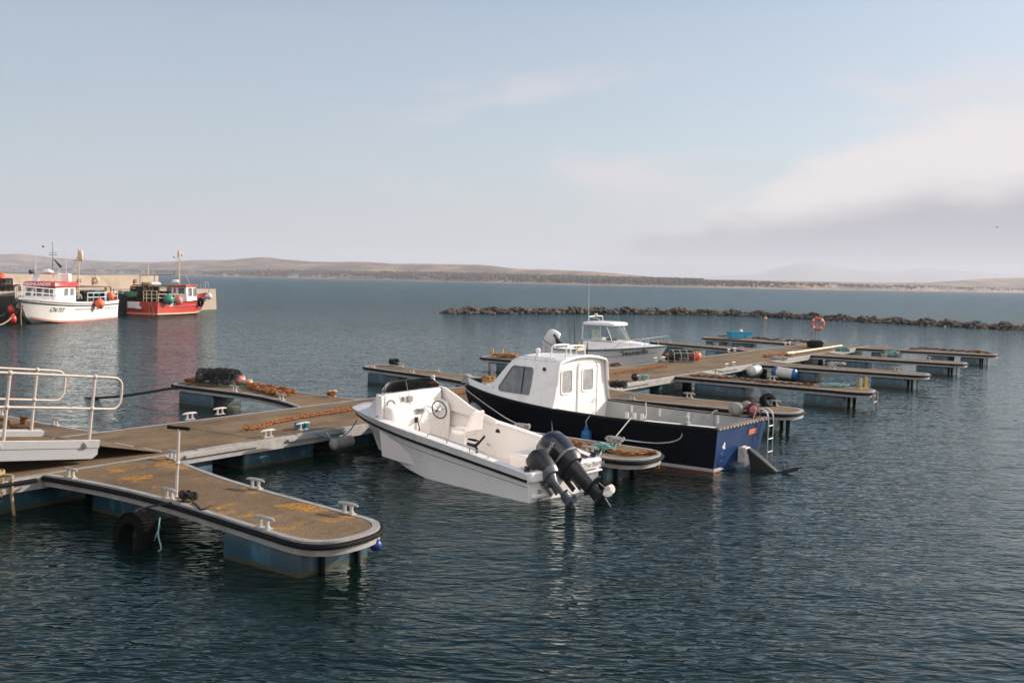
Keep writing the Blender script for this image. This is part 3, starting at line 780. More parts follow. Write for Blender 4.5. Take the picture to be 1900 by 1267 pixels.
def finger(label, side, bu, tu, hw, hbn, hbf, fl=3.0, L=6.1, deckm='deck', floats=None, name='finger_pontoon', group='finger pontoons along the walkway', straps=True, zt=0):
    v0 = RW[1] if side > 0 else RW[0]
    gap = .012
    def outline(d):
        Ld = L - d; near = []; far = []
        rt = hw * .95
        ws = [gap + (Ld - rt - gap) * i / 26 for i in range(27)]
        for w_ in ws:
            c = bu + (tu - bu) * w_ / L
            k = max(0, 1 - w_ / fl) ** 2
            near.append((c - hw - (hbn - hw) * k + d, w_)); far.append((c + hw + (hbf - hw) * k - d, w_))
        tip = []
        for i in range(1, 16):
            a = math.pi * i / 16
            ca, sa = math.cos(a), math.sin(a)
            e = 2 / 2.5
            c = bu + (tu - bu) * (Ld - rt + rt * sa) / L
            tip.append((c - (hw - d) * math.copysign(abs(ca) ** e, ca), Ld - rt + (rt) * abs(sa) ** e))
        return [P(u_, v0 + side * w_, 0) for u_, w_ in near + tip + list(reversed(far))]
    cpos = P((bu + tu) / 2, v0 + side * L / 2, 0)
    t = thing(name, label, 'finger pontoon', cpos, 0, group)
    o0, o1 = outline(0), outline(.075)
    b = MB(); b.prism(o1, .40, DZ - .002); obj('deck', b, M[deckm], t, world=True)
    ring_part('frame', o0 + [o0[0]], outline(.08) + [outline(.08)[0]], .335, DZ + .004, M['galv'], t)
    o2 = outline(-.022)
    b = MB(); b.tube([Vector((p.x, p.y, .447)) for p in o2], .036, 8); obj('fender_strip', b, M['rubber'], t, world=True)
    b = MB()
    for w_ in (1.6, 2.6, 3.6):
        c = bu + (tu - bu) * w_ / L
        b.bar(P(c - hw + .12, v0 + side * w_, .37), P(c + hw - .12, v0 + side * w_, .37), .06, .06)
    obj('cross_beam', b, M['galv'], t, world=True)
    for (wa, wb) in (floats or ((.5, 2.0), (4.25, 5.6))):
        wm = (wa + wb) / 2; c = bu + (tu - bu) * wm / L
        st = [(c - hw * .42, v0 + side * (wb + .03)), (c + hw * .5, v0 + side * (wb + .03))] if (wb > 4 and straps) else ()
        float_box(t, (c, v0 + side * wm), hw * 2 - .14, wb - wa, straps=st)
    def edge(w_, s):
        c = bu + (tu - bu) * w_ / L; k = max(0, 1 - w_ / fl) ** 2
        h = hw + ((hbn if s < 0 else hbf) - hw) * k
        return P(c + s * (h - .06), v0 + side * w_, DZ + .004)
    t_edge[t.name] = edge
    return t
t_edge = {}
def cl(t, *ws):
    for w_, s in ws: cleat(t, t_edge[t.name](w_, s), True, random.uniform(-.12, .12))
F = {}
F['R0'] = finger('broad nearest finger pontoon with yellow lichen patches on its grating deck', 1, 9.24, 8.45, .66, 1.12, 1.05, 3.4, 6.02, 'deck_lichen', ((.6, 1.9), (4.1, 5.5)))
cl(F['R0'], (.5, -1), (.35, 1), (3.1, 1), (2.75, -1), (4.9, -1), (5.15, 1))
F['R1'] = finger('finger pontoon between the white open boat and navy boat, rusty chain at its tip', 1, 16.15, 15.55, .68, .9, 1.1, 3, 6.3)
cl(F['R1'], (2.9, 1), (5.1, 1), (5.3, -1), (1.2, -1))
F['R2'] = finger('finger pontoon right behind the navy boat\'s open cockpit', 1, 23.55, 23.6, .72, .8, 1.2, 3, 6.2)
cl(F['R2'], (2.0, -1), (3.0, 1), (5.3, 1))
F['R3'] = finger('finger pontoon with a chain along it and two yellow uprights at its tip', 1, 30.4, 29.85, .65, .65, 1.48, 2.6, 6.3, floats=((.7, 2.4), (4.35, 5.6)))
cl(F['R3'], (2.9, 1), (.8, 1))
F['R4'] = finger('bare finger pontoon in front of the white cylinder fenders, second beyond the one with yellow uprights\' chain', 1, 37.3, 37.3, .65, .65, 1.35, 2.6, 6.25, floats=((.7, 2.4), (4.4, 5.6)))
F['R4']['label'] = 'bare finger pontoon from whose root the white and blue cylinder fender hangs'
cl(F['R4'], (2.6, 1), (3.0, -1), (5.0, 1))
F['R5'] = finger('finger pontoon with pale blue rope round a cleat, next to the farthest right one', 1, 44.3, 44.3, .68, .68, 1.9, 2.6, 6.25, floats=((.6, 2.4), (4.4, 5.6)))
cl(F['R5'], (2.8, 1), (4.6, 1))
F['R6'] = finger('farthest finger pontoon on the right, a long rusty chain lying toward its tip', 1, 51.45, 51.6, .7, .7, 2.0, 2.6, 6.3, floats=((.7, 1.9), (3.3, 4.3), (4.8, 5.6)))
cl(F['R6'], (.9, 1), (4.0, 1), (5.4, 1))
F['L0'] = finger('finger pontoon behind the gangway handrails with a bent rusty bar on it', -1, 9.9, 10.2, .95, 1.2, 1.05, 2, 6.3, floats=((.6, 2.0), (4.2, 5.6)))
cl(F['L0'], (1.25, 1), (3.4, 1))
F['L1'] = finger('finger pontoon carrying two dark creels and a chain heap', -1, 17.5, 17.6, .56, 1.43, .61, 3.6, 6.2, floats=((4.3, 5.75),), straps=False)
cl(F['L1'], (3.4, -1), (1.2, -1), (.9, 1))
F['L2'] = finger('empty finger pontoon behind the white boat\'s smoked windscreen', -1, 24.0, 25.45, .55, .98, .6, 2.6, 6.4, floats=((.5, 1.4), (4.4, 5.85)), straps=False)
cl(F['L2'], (5.7, -1), (3.6, -1), (3.3, 1), (5.2, 1))
F['L3'] = finger('finger pontoon seen beyond the navy boat\'s windscreen, two yellow uprights at its tip', -1, 31.3, 31.9, .6, 1.1, .7, 2.6, 6.2, floats=((.5, 2.0), (4.0, 5.2)), straps=False)
cl(F['L3'], (2.0, 1),)
F['L3b'] = finger('finger pontoon just beyond the bow of the cuddy boat, its deck covered with chain', -1, 38.0, 38.5, .65, .95, 1.2, 2.6, 6.3, straps=False)
cl(F['L3b'], (.5, -1), (.8, -1), (3.0, 1))
F['L4'] = finger('plain low finger pontoon reaching left toward the cuddy boat\'s bow rail', -1, 45.0, 47.1, .62, .95, 1.0, 2.6, 6.4, straps=False)
cl(F['L4'], (5.0, -1), (2.6, 1), (.5, -1))
F['L5'] = finger('farthest finger pontoon on the left carrying turquoise fish boxes', -1, 52.2, 53.5, .65, 1.1, 1.15, 2.6, 6.3, floats=((3.0, 4.2), (4.7, 5.9)), straps=False)
cl(F['L5'], (1.1, -1), (3.6, 1))
for px, py, av in [(352, 778, 0), (408, 768.5, 0), (616, 735, 0), (497, 811, 0), (562, 797, 0), (804, 718, 0), (1197, 704.5, 0), (1348, 681.5, 0), (1361, 678.5, 0), (1352, 653.5, 0), (1363, 651.5, 0), (1457, 640.5, 0), (1465, 639.5, 0), (1216, 670, 0), (1231, 669, 0)]:
    p = at(px, py, DZ); cleat(wt, p + Vector((0, 0, .0)), False)
# yellow uprights
for k, px, py in (('R3', 1596, 722), ('R3', 1606, 720), ('L3', 914, 662.5), ('L3', 932, 663)):
    p = at(px, py, DZ); b = MB(); b.tube([p, p + Vector((0, 0, .33))], .042, 10); b.box(p + Vector((0, 0, .012)), (.16, .16, .02))
    o = obj('upright', b, M['yellow'], F[k], world=True); o['label'] = 'short yellow upright'
# ladder at the tip of the chain finger, dark poles under the left one
b = MB()
q = P(29.6, -7.58, 0)
for s in (-.22, .22):
    b.tube([P(29.75 + s, -7.56, .5), P(29.75 + s, -7.56, -.5)], .03, 8)
for z in (-.05, .2): b.tube([P(29.53, -7.56, z), P(29.97, -7.56, z)], .02, 6)
obj('ladder', b, M['galv'], F['R3'], world=True)
b = MB(); b.tube([P(31.35, -22.55, .45), P(31.35, -22.55, -.4)], .05, 8); b.tube([P(31.35, -22.55, .3), P(31.6, -22.0, .3)], .03, 6); obj('leg', b, M['galv'], F['L3'], world=True)
b = MB(); b.tube([P(23.4, -7.95, .4), P(23.4, -7.95, -.4)], .05, 8); obj('leg', b, M['rubber'], F['R2'], world=True)
for k in ('R4', 'R5', 'R6'):
    b = MB(); c = {'R4': 37.1, 'R5': 44.1, 'R6': 51.4}[k]
    for s in (-.3, .25): b.tube([P(c + s, -8.05, .4), P(c + s, -8.05, -.4)], .035, 8)
    obj('leg', b, M['galv'], F[k], world=True)

# T-topped post on the near finger
p = at(327, 921, DZ)
t = thing('tee_post', 'thin grey post with a dark tee bar on the nearest finger pontoon', 'post', p)
tp = p + Vector((.03, .02, .93))
b = MB(); b.tube([p, tp], .021, 10); b.box(p + Vector((0, 0, .006)), (.14, .14, .012)); b.ball(p.lerp(tp, .49), .033); obj('pole', b, M['pipe'], t, world=True)
b = MB(); dv = Vector((.99, -.1, -.05)).normalized() * .15; b.tube([tp - dv * 1.05, tp + dv], .024, 10); obj('tee_bar', b, M['rubber'], t, world=True)

# ------------------------------------------------------------------ gangway
SL = R(6.3)
g0 = P(9.17, -14.24, .56)
ea = Vector((-UX * math.cos(SL), -UY * math.cos(SL), math.sin(SL))); eb = Vector((-UY, UX, 0)); ec = Vector((-UX * math.sin(SL) * -1, -UY * math.sin(SL) * -1, math.cos(SL)))
def G(a, b_, c): return g0 + ea * a + eb * b_ + ec * c
GT = thing('gangway', 'aluminium gangway with pale tubular handrails coming down onto the walkway', 'gangway', g0)
GL = 9.0
for b_, nm in ((0, 'near'), (1.55, 'far')):
    b = MB(); sgn = 1 if nm == 'near' else -1
    pr = [(0, .29), (0, .07), (.09, 0), (GL, 0), (GL, .29)]
    rings = [[G(a, b_ + o_, c) for a, c in pr] for o_ in (-.05, .05)]
    b.loft(rings, True, True, True)
    b.loft([[G(a, b_ - sgn * .05 + o_, c) for a, c in ((-.01, .17), (GL, .17), (GL, .30), (-.01, .30))] for o_ in (-.012, .012)], True, True, True)
    obj('side_beam', b, M['alu'], GT, world=True, bevel=.006)
b = MB(); b.loft([[G(a, o_, c) for a, c in ((.02, .16), (GL, .16), (GL, .19), (.02, .19))] for o_ in (.055, 1.495)], True, True, True); obj('tread', b, M['deck'], GT, world=True)
q0, q1 = [G(0, .02, .2), G(0, 1.53, .2)], [P(10.32, -14.2, DZ + .012), P(10.32, -15.85, DZ + .012)]
b = MB(); th = Vector((0, 0, .014)); b.loft([[q0[0], q0[1], q1[1], q1[0]], [x + th for x in (q0[0], q0[1], q1[1], q1[0])]], True, True, True)
obj('flap', b, M['deck'], GT, world=True)
b = MB()
for v_ in (-14.45, -15.25): b.bar(P(10.36, v_ + .25, DZ + .02), P(10.36, v_ - .25, DZ + .02), .05, .012)
obj('flap_plate', b, M['galv'], GT, world=True)
for b_, a0 in ((0, .16), (1.55, .18)):
    sgn = -1 if b_ == 0 else 1
    hb = MB()
    ro = b_ + sgn * .03
    path_ = [G(GL, ro, 1.29), G(.3, ro, 1.29), G(-.15, ro, 1.29), G(-.27, ro, 1.26), G(-.33, ro, 1.17), G(-.33, ro, .93), G(-.27, ro, .82), G(-.15, ro, .79), G(.3, ro, .79), G(GL, ro, .79)]
    pp = [path_[0]] + spline(path_[1:9], 6) + [path_[9]]
    hb.tube(pp, .0195, 10)
    hr = obj('handrail', hb, M['pipe'], GT, world=True)
    a = a0
    while a < GL - .3:
        b = MB(); b.tube([G(a, ro, .17), G(a, ro, 1.29)], .024, 10)
        for c in (1.29, .79): b.ball(G(a, ro, c), .042, n=12, m=8)
        rot = Matrix((ea, eb, ec)).transposed()
        b.box(G(a, ro + sgn * .012, .2), (.12, .03, .06), rot)
        po = obj('post', b, M['pipe'], hr, world=True)
        b = MB(); b.box(G(a + .075, ro + sgn * .03, .22), (.08, .07, .09), rot); b.tube([G(a + .08, ro + sgn * .06, .22), G(a + .08, ro + sgn * .09, .22)], .028, 8)
        obj('clamp', b, M['galv'], GT, world=True, bevel=.006)
        a += 1.37 if b_ == 0 else 1.5
# ------------------------------------------------------------------ boats
class Hull:
    """x forward from the transom, y to port, z up from the waterline; tables run over t = 0 (transom) .. 1 (stem)"""
    def __init__(s, Lg, Lc, Lk, bg, bc, zg, zc, zk, rake=0.0, flare=0.0):
        s.Lg, s.Lc, s.Lk, s.bg, s.bc, s.zg, s.zc, s.zk, s.rake, s.flare = Lg, Lc, Lk, bg, bc, zg, zc, zk, rake, flare
    def G(s, t, side=1): return Vector((s.Lg * t - s.rake * (1 - t) ** 6, side * smooth_tab(s.bg, t), smooth_tab(s.zg, t)))
    def Cc(s, t, side=1): return Vector((s.Lc * t, side * smooth_tab(s.bc, t), smooth_tab(s.zc, t)))
    def Kk(s, t): return Vector((s.Lk * t, 0, smooth_tab(s.zk, t)))
    def S(s, t, f, side=1):
        """side surface: f = 0 chine .. 1 gunwale"""
        p = s.Cc(t, side).lerp(s.G(t, side), f)
        p.y -= side * s.flare * math.sin(math.pi * f) * min(1, (1 - t) * 3) * (.3 + t)
        return p
    def shell(s, n=40, m=7, f1=1.0, f0=0.0, bottom=True):
        b = MB()
        for side in (1, -1):
            rows = []
            for i in range(n + 1):
                t = i / n; t = 1 - (1 - t) ** 1.35
                row = ([s.Kk(t)] if bottom else []) + [s.S(t, f0 + (f1 - f0) * k / m, side) for k in range(m + 1)]
                rows.append(row)
            b.sheet(rows)
        return b
    def transom(s, m=7):
        b = MB()
        L = [s.S(0, k / m, 1) for k in range(m + 1)]; Rr = [s.S(0, k / m, -1) for k in range(m + 1)]
        ring = L + list(reversed(Rr)) + [s.Kk(0)]
        b.add(ring, [tuple(range(len(ring)))]); return b
    def t_at(s, x, f=1.0):
        lo, hi = 0., 1.
        for _ in range(40):
            m_ = (lo + hi) / 2
            if s.S(m_, f).x < x: lo = m_
            else: hi = m_
        return lo
    def band(s, f0, f1, off=.006, n=40, t0=0, t1=1, m=2, sides=(1, -1)):
        b = MB()
        for side in sides:
            rows = []
            for i in range(n + 1):
                t = t0 + (t1 - t0) * i / n
                row = []
                for k in range(m + 1):
                    p = s.S(t, f0 + (f1 - f0) * k / m, side); p.y += side * off; row.append(p)
                rows.append(row)
            b.sheet(rows)
        return b
    def rail(s, r, f=1.0, off=0.0, dz=0.0, t0=0, t1=1, n=48, sides=(1, -1), wrap=True):
        b = MB()
        pts = []
        if wrap:
            pts = [s.S(t0 + (t1 - t0) * i / n, f, 1) + Vector((0, off, dz)) for i in range(n + 1)]
            pts += [s.S(t1 - (t1 - t0) * i / n, f, -1) + Vector((0, -off, dz)) for i in range(1, n + 1)]
            b.tube(pts, r, 8)
        else:
            for sd in sides: b.tube([s.S(t0 + (t1 - t0) * i / n, f, sd) + Vector((0, sd * off, dz)) for i in range(n + 1)], r, 8)
        return b
    def lettering(s, body, size, xc, fc, side, off=.008, bold=0., shear=0., rot=0., zc=None):
        vs, fs = text_mesh(body, size, bold=bold, shear=shear)
        out = []
        for v in vs:
            vx = v[0] * math.cos(rot) - v[1] * math.sin(rot); vy = v[0] * math.sin(rot) + v[1] * math.cos(rot)
            x = xc - side * vx
            t = s.t_at(x, fc); g0_, c0 = s.G(t), s.Cc(t)
            f = fc + vy / max(.05, (g0_.z - c0.z))
            p = s.S(s.t_at(x, f), f, side); p.y += side * off; out.append(p)
        b = MB(); b.add(out, fs); return b
def deck_strip(h, t0, t1, inset0, inset1=None, dz=0.0, n=30, f=1.0):
    """flat gunwale cap on both sides from the outer edge inward by inset"""
    b = MB()
    for side in (1, -1):
        rows = []
        for i in range(n + 1):
            t = t0 + (t1 - t0) * i / n; p = h.S(t, f, side)
            ins = inset0 if inset1 is None else inset0 + (inset1 - inset0) * i / n
            ins = min(ins, abs(p.y))
            rows.append([p + Vector((0, 0, dz)), Vector((p.x, p.y - side * ins * .5, p.z + dz + .012)), Vector((p.x, p.y - side * ins, p.z + dz))])
        b.sheet(rows)
    return b
def full_deck(h, t0, t1, crown, dz=0.0, n=20, m=8, inset=0.0):
    b = MB(); rows = []
    for i in range(n + 1):
        t = t0 + (t1 - t0) * i / n; p = h.S(t, 1.0, 1); w_ = max(.005, p.y - inset)
        rows.append([Vector((p.x, w_ * (1 - 2 * k / m), p.z + dz + crown(t) * (1 - (1 - 2 * k / m) ** 2))) for k in range(m + 1)])
    b.sheet(rows); return b
def inner_skin(h, t0, t1, inset, zfloor, n=26, taper=.9, f=1.0, dz=-.01, cap=True):
    b = MB()
    for side in (1, -1):
        rows = []
        for i in range(n + 1):
            t = t0 + (t1 - t0) * i / n; p = h.S(t, f, side); y = max(.02, abs(p.y) - inset)
            rows.append([Vector((p.x, side * y, p.z + dz)), Vector((p.x, side * y * (1 + taper) / 2, (p.z + zfloor) / 2)), Vector((p.x, side * y * taper, zfloor))])
        b.sheet(rows)
    rows = []
    for i in range(n + 1):
        t = t0 + (t1 - t0) * i / n; p = h.S(t, f, 1); y = max(.02, abs(p.y) - inset) * taper
        rows.append([Vector((p.x, y, zfloor)), Vector((p.x, 0, zfloor + .01)), Vector((p.x, -y, zfloor))])
    b.sheet(rows)
    for t in ((t0, t1) if cap else (t0,)):
        p = h.S(t, f, 1); y = max(.02, abs(p.y) - inset)
        b.add([Vector((p.x, y, p.z + dz)), Vector((p.x, -y, p.z + dz)), Vector((p.x, -y * taper, zfloor)), Vector((p.x, y * taper, zfloor))], [(0, 1, 2, 3)])
    return b
def sup_ring(c, a, b_, z, e=2.6, n=24, ax=Vector((1, 0, 0)), ay=Vector((0, 1, 0)), az_=Vector((0, 0, 1))):
    r = []
    for k in range(n):
        th = 2 * math.pi * k / n; ca, sa = math.cos(th), math.sin(th)
        r.append(Vector(c) + ax * (a * math.copysign(abs(ca) ** (2 / e), ca)) + ay * (b_ * math.copysign(abs(sa) ** (2 / e), sa)) + az_ * z)
    return r
def outboard(boat, loc, tilt, s, mats, yaw=0, text=None, band=None, prop='three', tex_mat=None, lw=1.0):
    """outboard motor: local x aft, z up along the drive shaft; pivot at the transom top"""
    MM = Matrix.Translation(loc) @ Matrix.Rotation(yaw, 4, 'Z') @ Matrix.Rotation(math.pi, 4, 'Z') @ Matrix.Rotation(-tilt, 4, 'Y') @ Matrix.Scale(s, 4)
    def nb():
        b = MB(); b.M = MM; return b
    cowlm, legm, propm = mats
    b = nb()
    prof = [(.02, .13, .26, .13), (.06, .19, .30, .17), (.14, .2, .33, .18), (.2, .2, .335, .185)]
    b.loft([sup_ring((x, 0, 0), a, w_ * .95, z, 3.0) for x, a, w_, z in [(.12, .27, .17, .10), (.12, .30, .19, .16), (.12, .31, .2, .26)]], True, True, True)
    lower = b
    root = obj('outboard_motor', lower, legm, boat, ang=50)
    b = nb(); b.loft([sup_ring((x, 0, 0), a, w_, z, 3.0) for x, a, w_, z in [(.12, .285, .20, .27), (.12, .30, .205, .42), (.11, .295, .20, .64), (.09, .27, .19, .78), (.06, .22, .16, .85), (.04, .13, .09, .88)]], True, True, True)
    cw = obj('cowling', b, cowlm, root, ang=60)
    if band:
        b = nb(); b.loft([sup_ring((.12, 0, 0), .300, .209, z, 3.0) for z in (.285, .33)], True); obj('cowling_band', b, band, root, ang=60)
    b = nb(); b.loft([sup_ring((x, 0, 0), a * (1 if z > 0 else lw), w_ * (1 if z > 0 else lw), z, 2.4, 18) for x, a, w_, z in [(.13, .2, .13, .12), (.15, .17, .1, -.05), (.17, .14, .075, -.25), (.18, .13, .06, -.42)]], True, True, True)
    b.loft([sup_ring((.24, 0, 0), .24 * lw, .11 * lw, z, 3, 18) for z in (-.43, -.415)], True, True, True)
    b.loft([sup_ring((x, 0, 0), a, w_, z, 2.2, 16) for x, a, w_, z in [(.19, .12, .05, -.42), (.19, .13, .035, -.6), (.19, .14, .03, -.66)]], True, True, True)
    obj('leg', b, legm, root, ang=50)
    b = nb()
    Mg = Matrix.Translation((.02, 0, -.68)) @ Matrix.Rotation(R(90), 4, 'Y')
    b.lathe([(.0, -.02), (.03, 0), (.055, .06), (.065, .18), (.06, .3), (.045, .36)], 14, Mg)
    b.loft([[(x, y, z) for x, y, z in ((.1, .012, -.72), (.3, .012, -.72), (.27, .006, -.92), (.2, .006, -.9))], [(x, y, z) for x, y, z in ((.1, -.012, -.72), (.3, -.012, -.72), (.27, -.006, -.92), (.2, -.006, -.9))]], True, True, True)
    obj('gearcase', b, legm if prop == 'three' else propm, root, ang=50)
    b = nb()
    b.lathe([(.045, 0), (.05, .04), (.045, .1), (.02, .13)], 12, Matrix.Translation((.39, 0, -.68)) @ Matrix.Rotation(R(90), 4, 'Y'))
    for k in range(3):
        rm = Matrix.Translation((.44, 0, -.68)) @ Matrix.Rotation(k * 2.094 + .4, 4, 'X') @ Matrix.Rotation(.6, 4, 'Z')
        bl = [rm @ Vector((0, .085 * math.cos(a) * .95, .1 + .085 * math.sin(a) * 1.0)) for a in [i * math.pi / 6 for i in range(12)]]
        bl2 = [p + (rm.to_3x3() @ Vector((.008, 0, 0))) for p in bl]
        b.loft([bl, bl2], True, True, True)
    obj('propeller', b, propm, root, ang=50)
    b = nb(); b.box((-.06, .09, -.06), (.1, .03, .34)); b.box((-.06, -.09, -.06), (.1, .03, .34)); b.box((-.02, 0, .02), (.14, .26, .07)); b.tube([(-.03, -.15, .06), (-.03, .15, .06)], .022, 8)
    obj('bracket', b, legm, root, bevel=.008)
    if text:
        for side in (1, -1):
            vs, fs = text_mesh(text, .105, bold=.003, spacing=1.05); b = nb()
            b.add([(.12 + side * v[0] * 1.0 * 1, -side * .211 + 0, .56 + v[1]) for v in vs], fs)
            obj('lettering', b, tex_mat, root, ang=180)
    return root

# ---------- white open motorboat
c0 = Vector((.91, 16.15, 0)); dirv = Vector((-.708, .706, 0))
WB = thing('open_motorboat', 'small white open motorboat with dark rubbing strake, smoked windscreen and two outboards', 'boat', c0, math.atan2(dirv.y, dirv.x))
WB.rotation_euler = (R(-2.2), R(-.6), math.atan2(dirv.y, dirv.x))
h = Hull(5.45, 5.2, 4.98,
         [(0, .90), (.2, .96), (.45, 1.0), (.62, .98), (.76, .87), (.87, .69), (.94, .51), (.98, .33), (.995, .17), (1, .02)],
         [(0, .84), (.3, .85), (.5, .80), (.7, .6), (.85, .33), (.95, .1), (1, .01)],
         [(0, .50), (.2, .64), (.45, .79), (.7, .90), (.88, .93), (1, .90)],
         [(0, -.06), (.4, -.02), (.6, .05), (.8, .2), (.93, .36), (1, .46)],
         [(0, -.26), (.6, -.22), (.85, -.12), (.95, -.02), (1, .06)], flare=.05)
hW = h
hull = obj('hull', h.shell(), M['gel'], WB, ang=50)
obj('transom', h.transom(), M['gel'], WB)
b = h.rail(.026, .80, .012, 0); obj('rubbing_strake', b, M['rubber'], WB)
b = h.rail(.006, .62, .004, 0, t0=.0, t1=.96, wrap=False); obj('spray_line', b, M['inkgrey'], hull)
b = h.band(.84, 1.0, .014, n=44); obj('gunwale', b, M['gel'], WB)
# gunwale cap, foredeck, liner
TB = h.t_at(3.95)
b = deck_strip(h, 0.0, TB, .13, .2, dz=.004); obj('gunwale_cap', b, M['gel'], WB)
b = full_deck(h, TB, 1, lambda t: .10 * (1 - t) / (1 - TB) + .03, dz=.004); obj('foredeck', b, M['deckgrey'], WB)
b = inner_skin(h, .06, TB, .13, .17, taper=.9); obj('liner', b, M['gel_liner'], WB)
b = MB(); b.box((.15, 0, .42), (.3, 1.55, .13)); obj('stern_bench', b, M['gel_liner'], WB, bevel=.03)
# transom top either side of the big motor
for s_ in (-1, 1):
    b = MB(); b.box((.0, s_ * .58, .44), (.16, .56, .17)); obj('transom_cap', b, M['gel'], WB, bevel=.03)
# forward bulkhead with dash, cuddy sides
zb = h.G(TB).z
b = MB()
prt = .70; stb = -.74
topz = 1.33
def dash_ring(y0, y1):  # profile of the helm moulding seen in section: bulkhead, dash shelf, sloped console
    pr = [(3.98, zb - .02), (3.98, topz), (3.86, topz), (3.84, 1.12), (3.66, 1.08), (3.58, .9), (3.62, .46), (3.66, .17), (3.98, .17)]
    return [[Vector((x, y, z)) for x, z in pr] for y in (y0, y1)]
b.loft(dash_ring(prt, -.70), True, True, True)
obj('helm_moulding', b, M['gel_liner'], WB, bevel=.035)
# raised coaming wings that run aft and down from the windscreen
for s_, y in ((1, .74), (-1, -.78)):
    xs = [4.02, 3.86, 3.5, 3.1, 2.75, 2.4]; zs = [topz + .01, topz, 1.2, 1.03, .94, .86]
    if s_ > 0: xs, zs = [4.02, 3.86], [topz + .01, topz - .02]
    top_ = []; bot = []
    for x, z in zip(xs, zs):
        top_.append(x); bot.append(z)
    rings = []
    for x, z in zip(xs, zs):
        g_ = h.G(h.t_at(x)).z
        rings.append([Vector((x, y + .03, g_)), Vector((x, y + .03, max(z, g_ + .005))), Vector((x, y - .03, max(z, g_ + .005))), Vector((x, y - .03, g_))])
    b = MB(); b.loft(rings, True, True, True); obj('coaming', b, M['gel_liner'], WB, bevel=.012)
b = MB()     # cuddy top between foredeck and windscreen
rows = []
for k in range(9):
    y = .72 - 1.46 * k / 8; e = 1 - (2 * k / 8 - 1) ** 2
    fx = 4.3 + .22 * e
    rows.append([Vector((3.9, y, topz)), Vector((4.05, y, topz - .01)), Vector((fx, y * .9, 1.12 + .03 * e)), Vector((fx + .25, y * .8, h.G(.86).z + .03 + .05 * e))])
b.sheet(rows)
for k in (0, 8):
    r_ = rows[k]; b.add(r_ + [Vector((p_.x, p_.y * 1.02, .84)) for p_ in r_], [(0, 1, 5, 4), (1, 2, 6, 5), (2, 3, 7, 6)])
obj('cuddy_top', b, M['deckgrey'], WB)
b = MB(); rows = []
for k in range(17):
    a = -1 + 2 * k / 16; e = 1 - a * a
    y = .70 * a - .02; x = 4.0 + .2 * math.sqrt(max(0, e)); hgt = .19 * min(1, (1 - abs(a) ** 6) + .25)
    rows.append([Vector((x, y, topz - .02)), Vector((x - .03, y * .99, topz + hgt * .5)), Vector((x - .09, y * .96, topz + hgt))])
b.sheet(rows); ws = obj('windscreen', b, M['smoked'], WB, ang=180)
b = MB(); b.tube([r_[2] for r_ in rows], .008, 6); obj('screen_trim', b, M['black'], ws)
# helm: wheel, instruments, throttle, plotter
b = MB(); wm = Matrix.Translation((3.5, -.33, .98)) @ Matrix.Rotation(R(-68), 4, 'Y')
b.torus((0, 0, 0), .17, .013, None); w_o = None
b2 = MB(); b2.M = wm; b2.torus((0, 0, 0), .17, .013)
sw = obj('steering_wheel', b2, M['black'], WB)
b2 = MB(); b2.M = wm
for k in range(3):
    a = k * 2.094 + .5; b2.tube([(0, 0, -.02), (.165 * math.cos(a), .165 * math.sin(a), 0)], .011, 6)
b2.ball((0, 0, -.01), .035, (1, 1, .6)); obj('spokes', b2, M['steel'], sw)
b2 = MB(); b2.M = wm; b2.tube([(0, 0, 0), (0, 0, -.14)], .02, 8); obj('column', b2, M['black'], sw)
b = MB(); b.box((3.83, .12, 1.2), (.05, .13, .11)); obj('chart_plotter', b, M['grey'], WB, bevel=.01)
b = MB(); b.box((3.835, .28, 1.21), (.03, .05, .09)); obj('switch_panel', b, M['inkgrey'], WB, bevel=.006)
b = MB(); b.box((3.60, .06, .99), (.05, .19, .1), Matrix.Rotation(.3, 3, 'Y')); ds = obj('dash_radio', b, M['grey'], WB, bevel=.01)
b = MB(); b.box((3.575, .06, 1.0), (.02, .12, .05), Matrix.Rotation(.3, 3, 'Y')); obj('display', b, M['black'], ds)
b = MB(); b.box((3.57, .18, .84), (.06, .06, .1)); b.tube([(3.54, .18, .86), (3.46, .2, .72), (3.47, .2, .6)], .012, 6); obj('throttle_lever', b, M['black'], WB)
b = MB(); b.tube([(3.75, .16, 1.08), (3.82, .22, 1.55)], .006, 6); obj('aerial', b, M['steel'], WB)
b = MB(); b.torus((3.84, .56, 1.13), .09, .012, Matrix.Rotation(R(90), 4, 'Y')); obj('speaker_ring', b, M['inkgrey'], WB)
b = MB(); b.box((3.585, .0, .55), (.03, .34, .46)); dr = obj('cuddy_door', b, M['gel_liner'], WB, bevel=.015)
b = MB(); b.box((3.565, .0, .44), (.015, .24, .1)); obj('vent_panel', b, M['grey'], dr)
# helm seat on its pedestal, aft box seat
b = MB(); b.tube([(2.72, -.3, .17), (2.72, -.3, .62)], .035, 10); b.lathe([(.15, 0), (.15, .02), (.05, .04)], 16, Matrix.Translation((2.72, -.3, .17)))
hs = obj('helm_seat', b, M['gel_liner'], WB)
b = MB(); b.loft([sup_ring((2.75, -.3, 0), a, c_, z, 3) for a, c_, z in ((.17, .19, .62), (.21, .23, .66), (.21, .23, .72), (.18, .2, .74))], True, True, True); obj('cushion', b, M['gel_liner'], hs)
b = MB(); b.loft([[Vector((2.56 - k * .05, -.3 + y * (1 - .12 * k), .7 + k * .13)) for y in (-.21, 0, .21)] + [Vector((2.50 - k * .05, -.3 + y * (1 - .12 * k), .7 + k * .13)) for y in (.21, 0, -.21)] for k in range(4)], True, True, True); obj('backrest', b, M['gel_liner'], hs, bevel=.02)
b = MB(); b.box((1.35, -.52, .3), (.42, .5, .28)); obj('locker', b, M['gel_liner'], WB, bevel=.03)
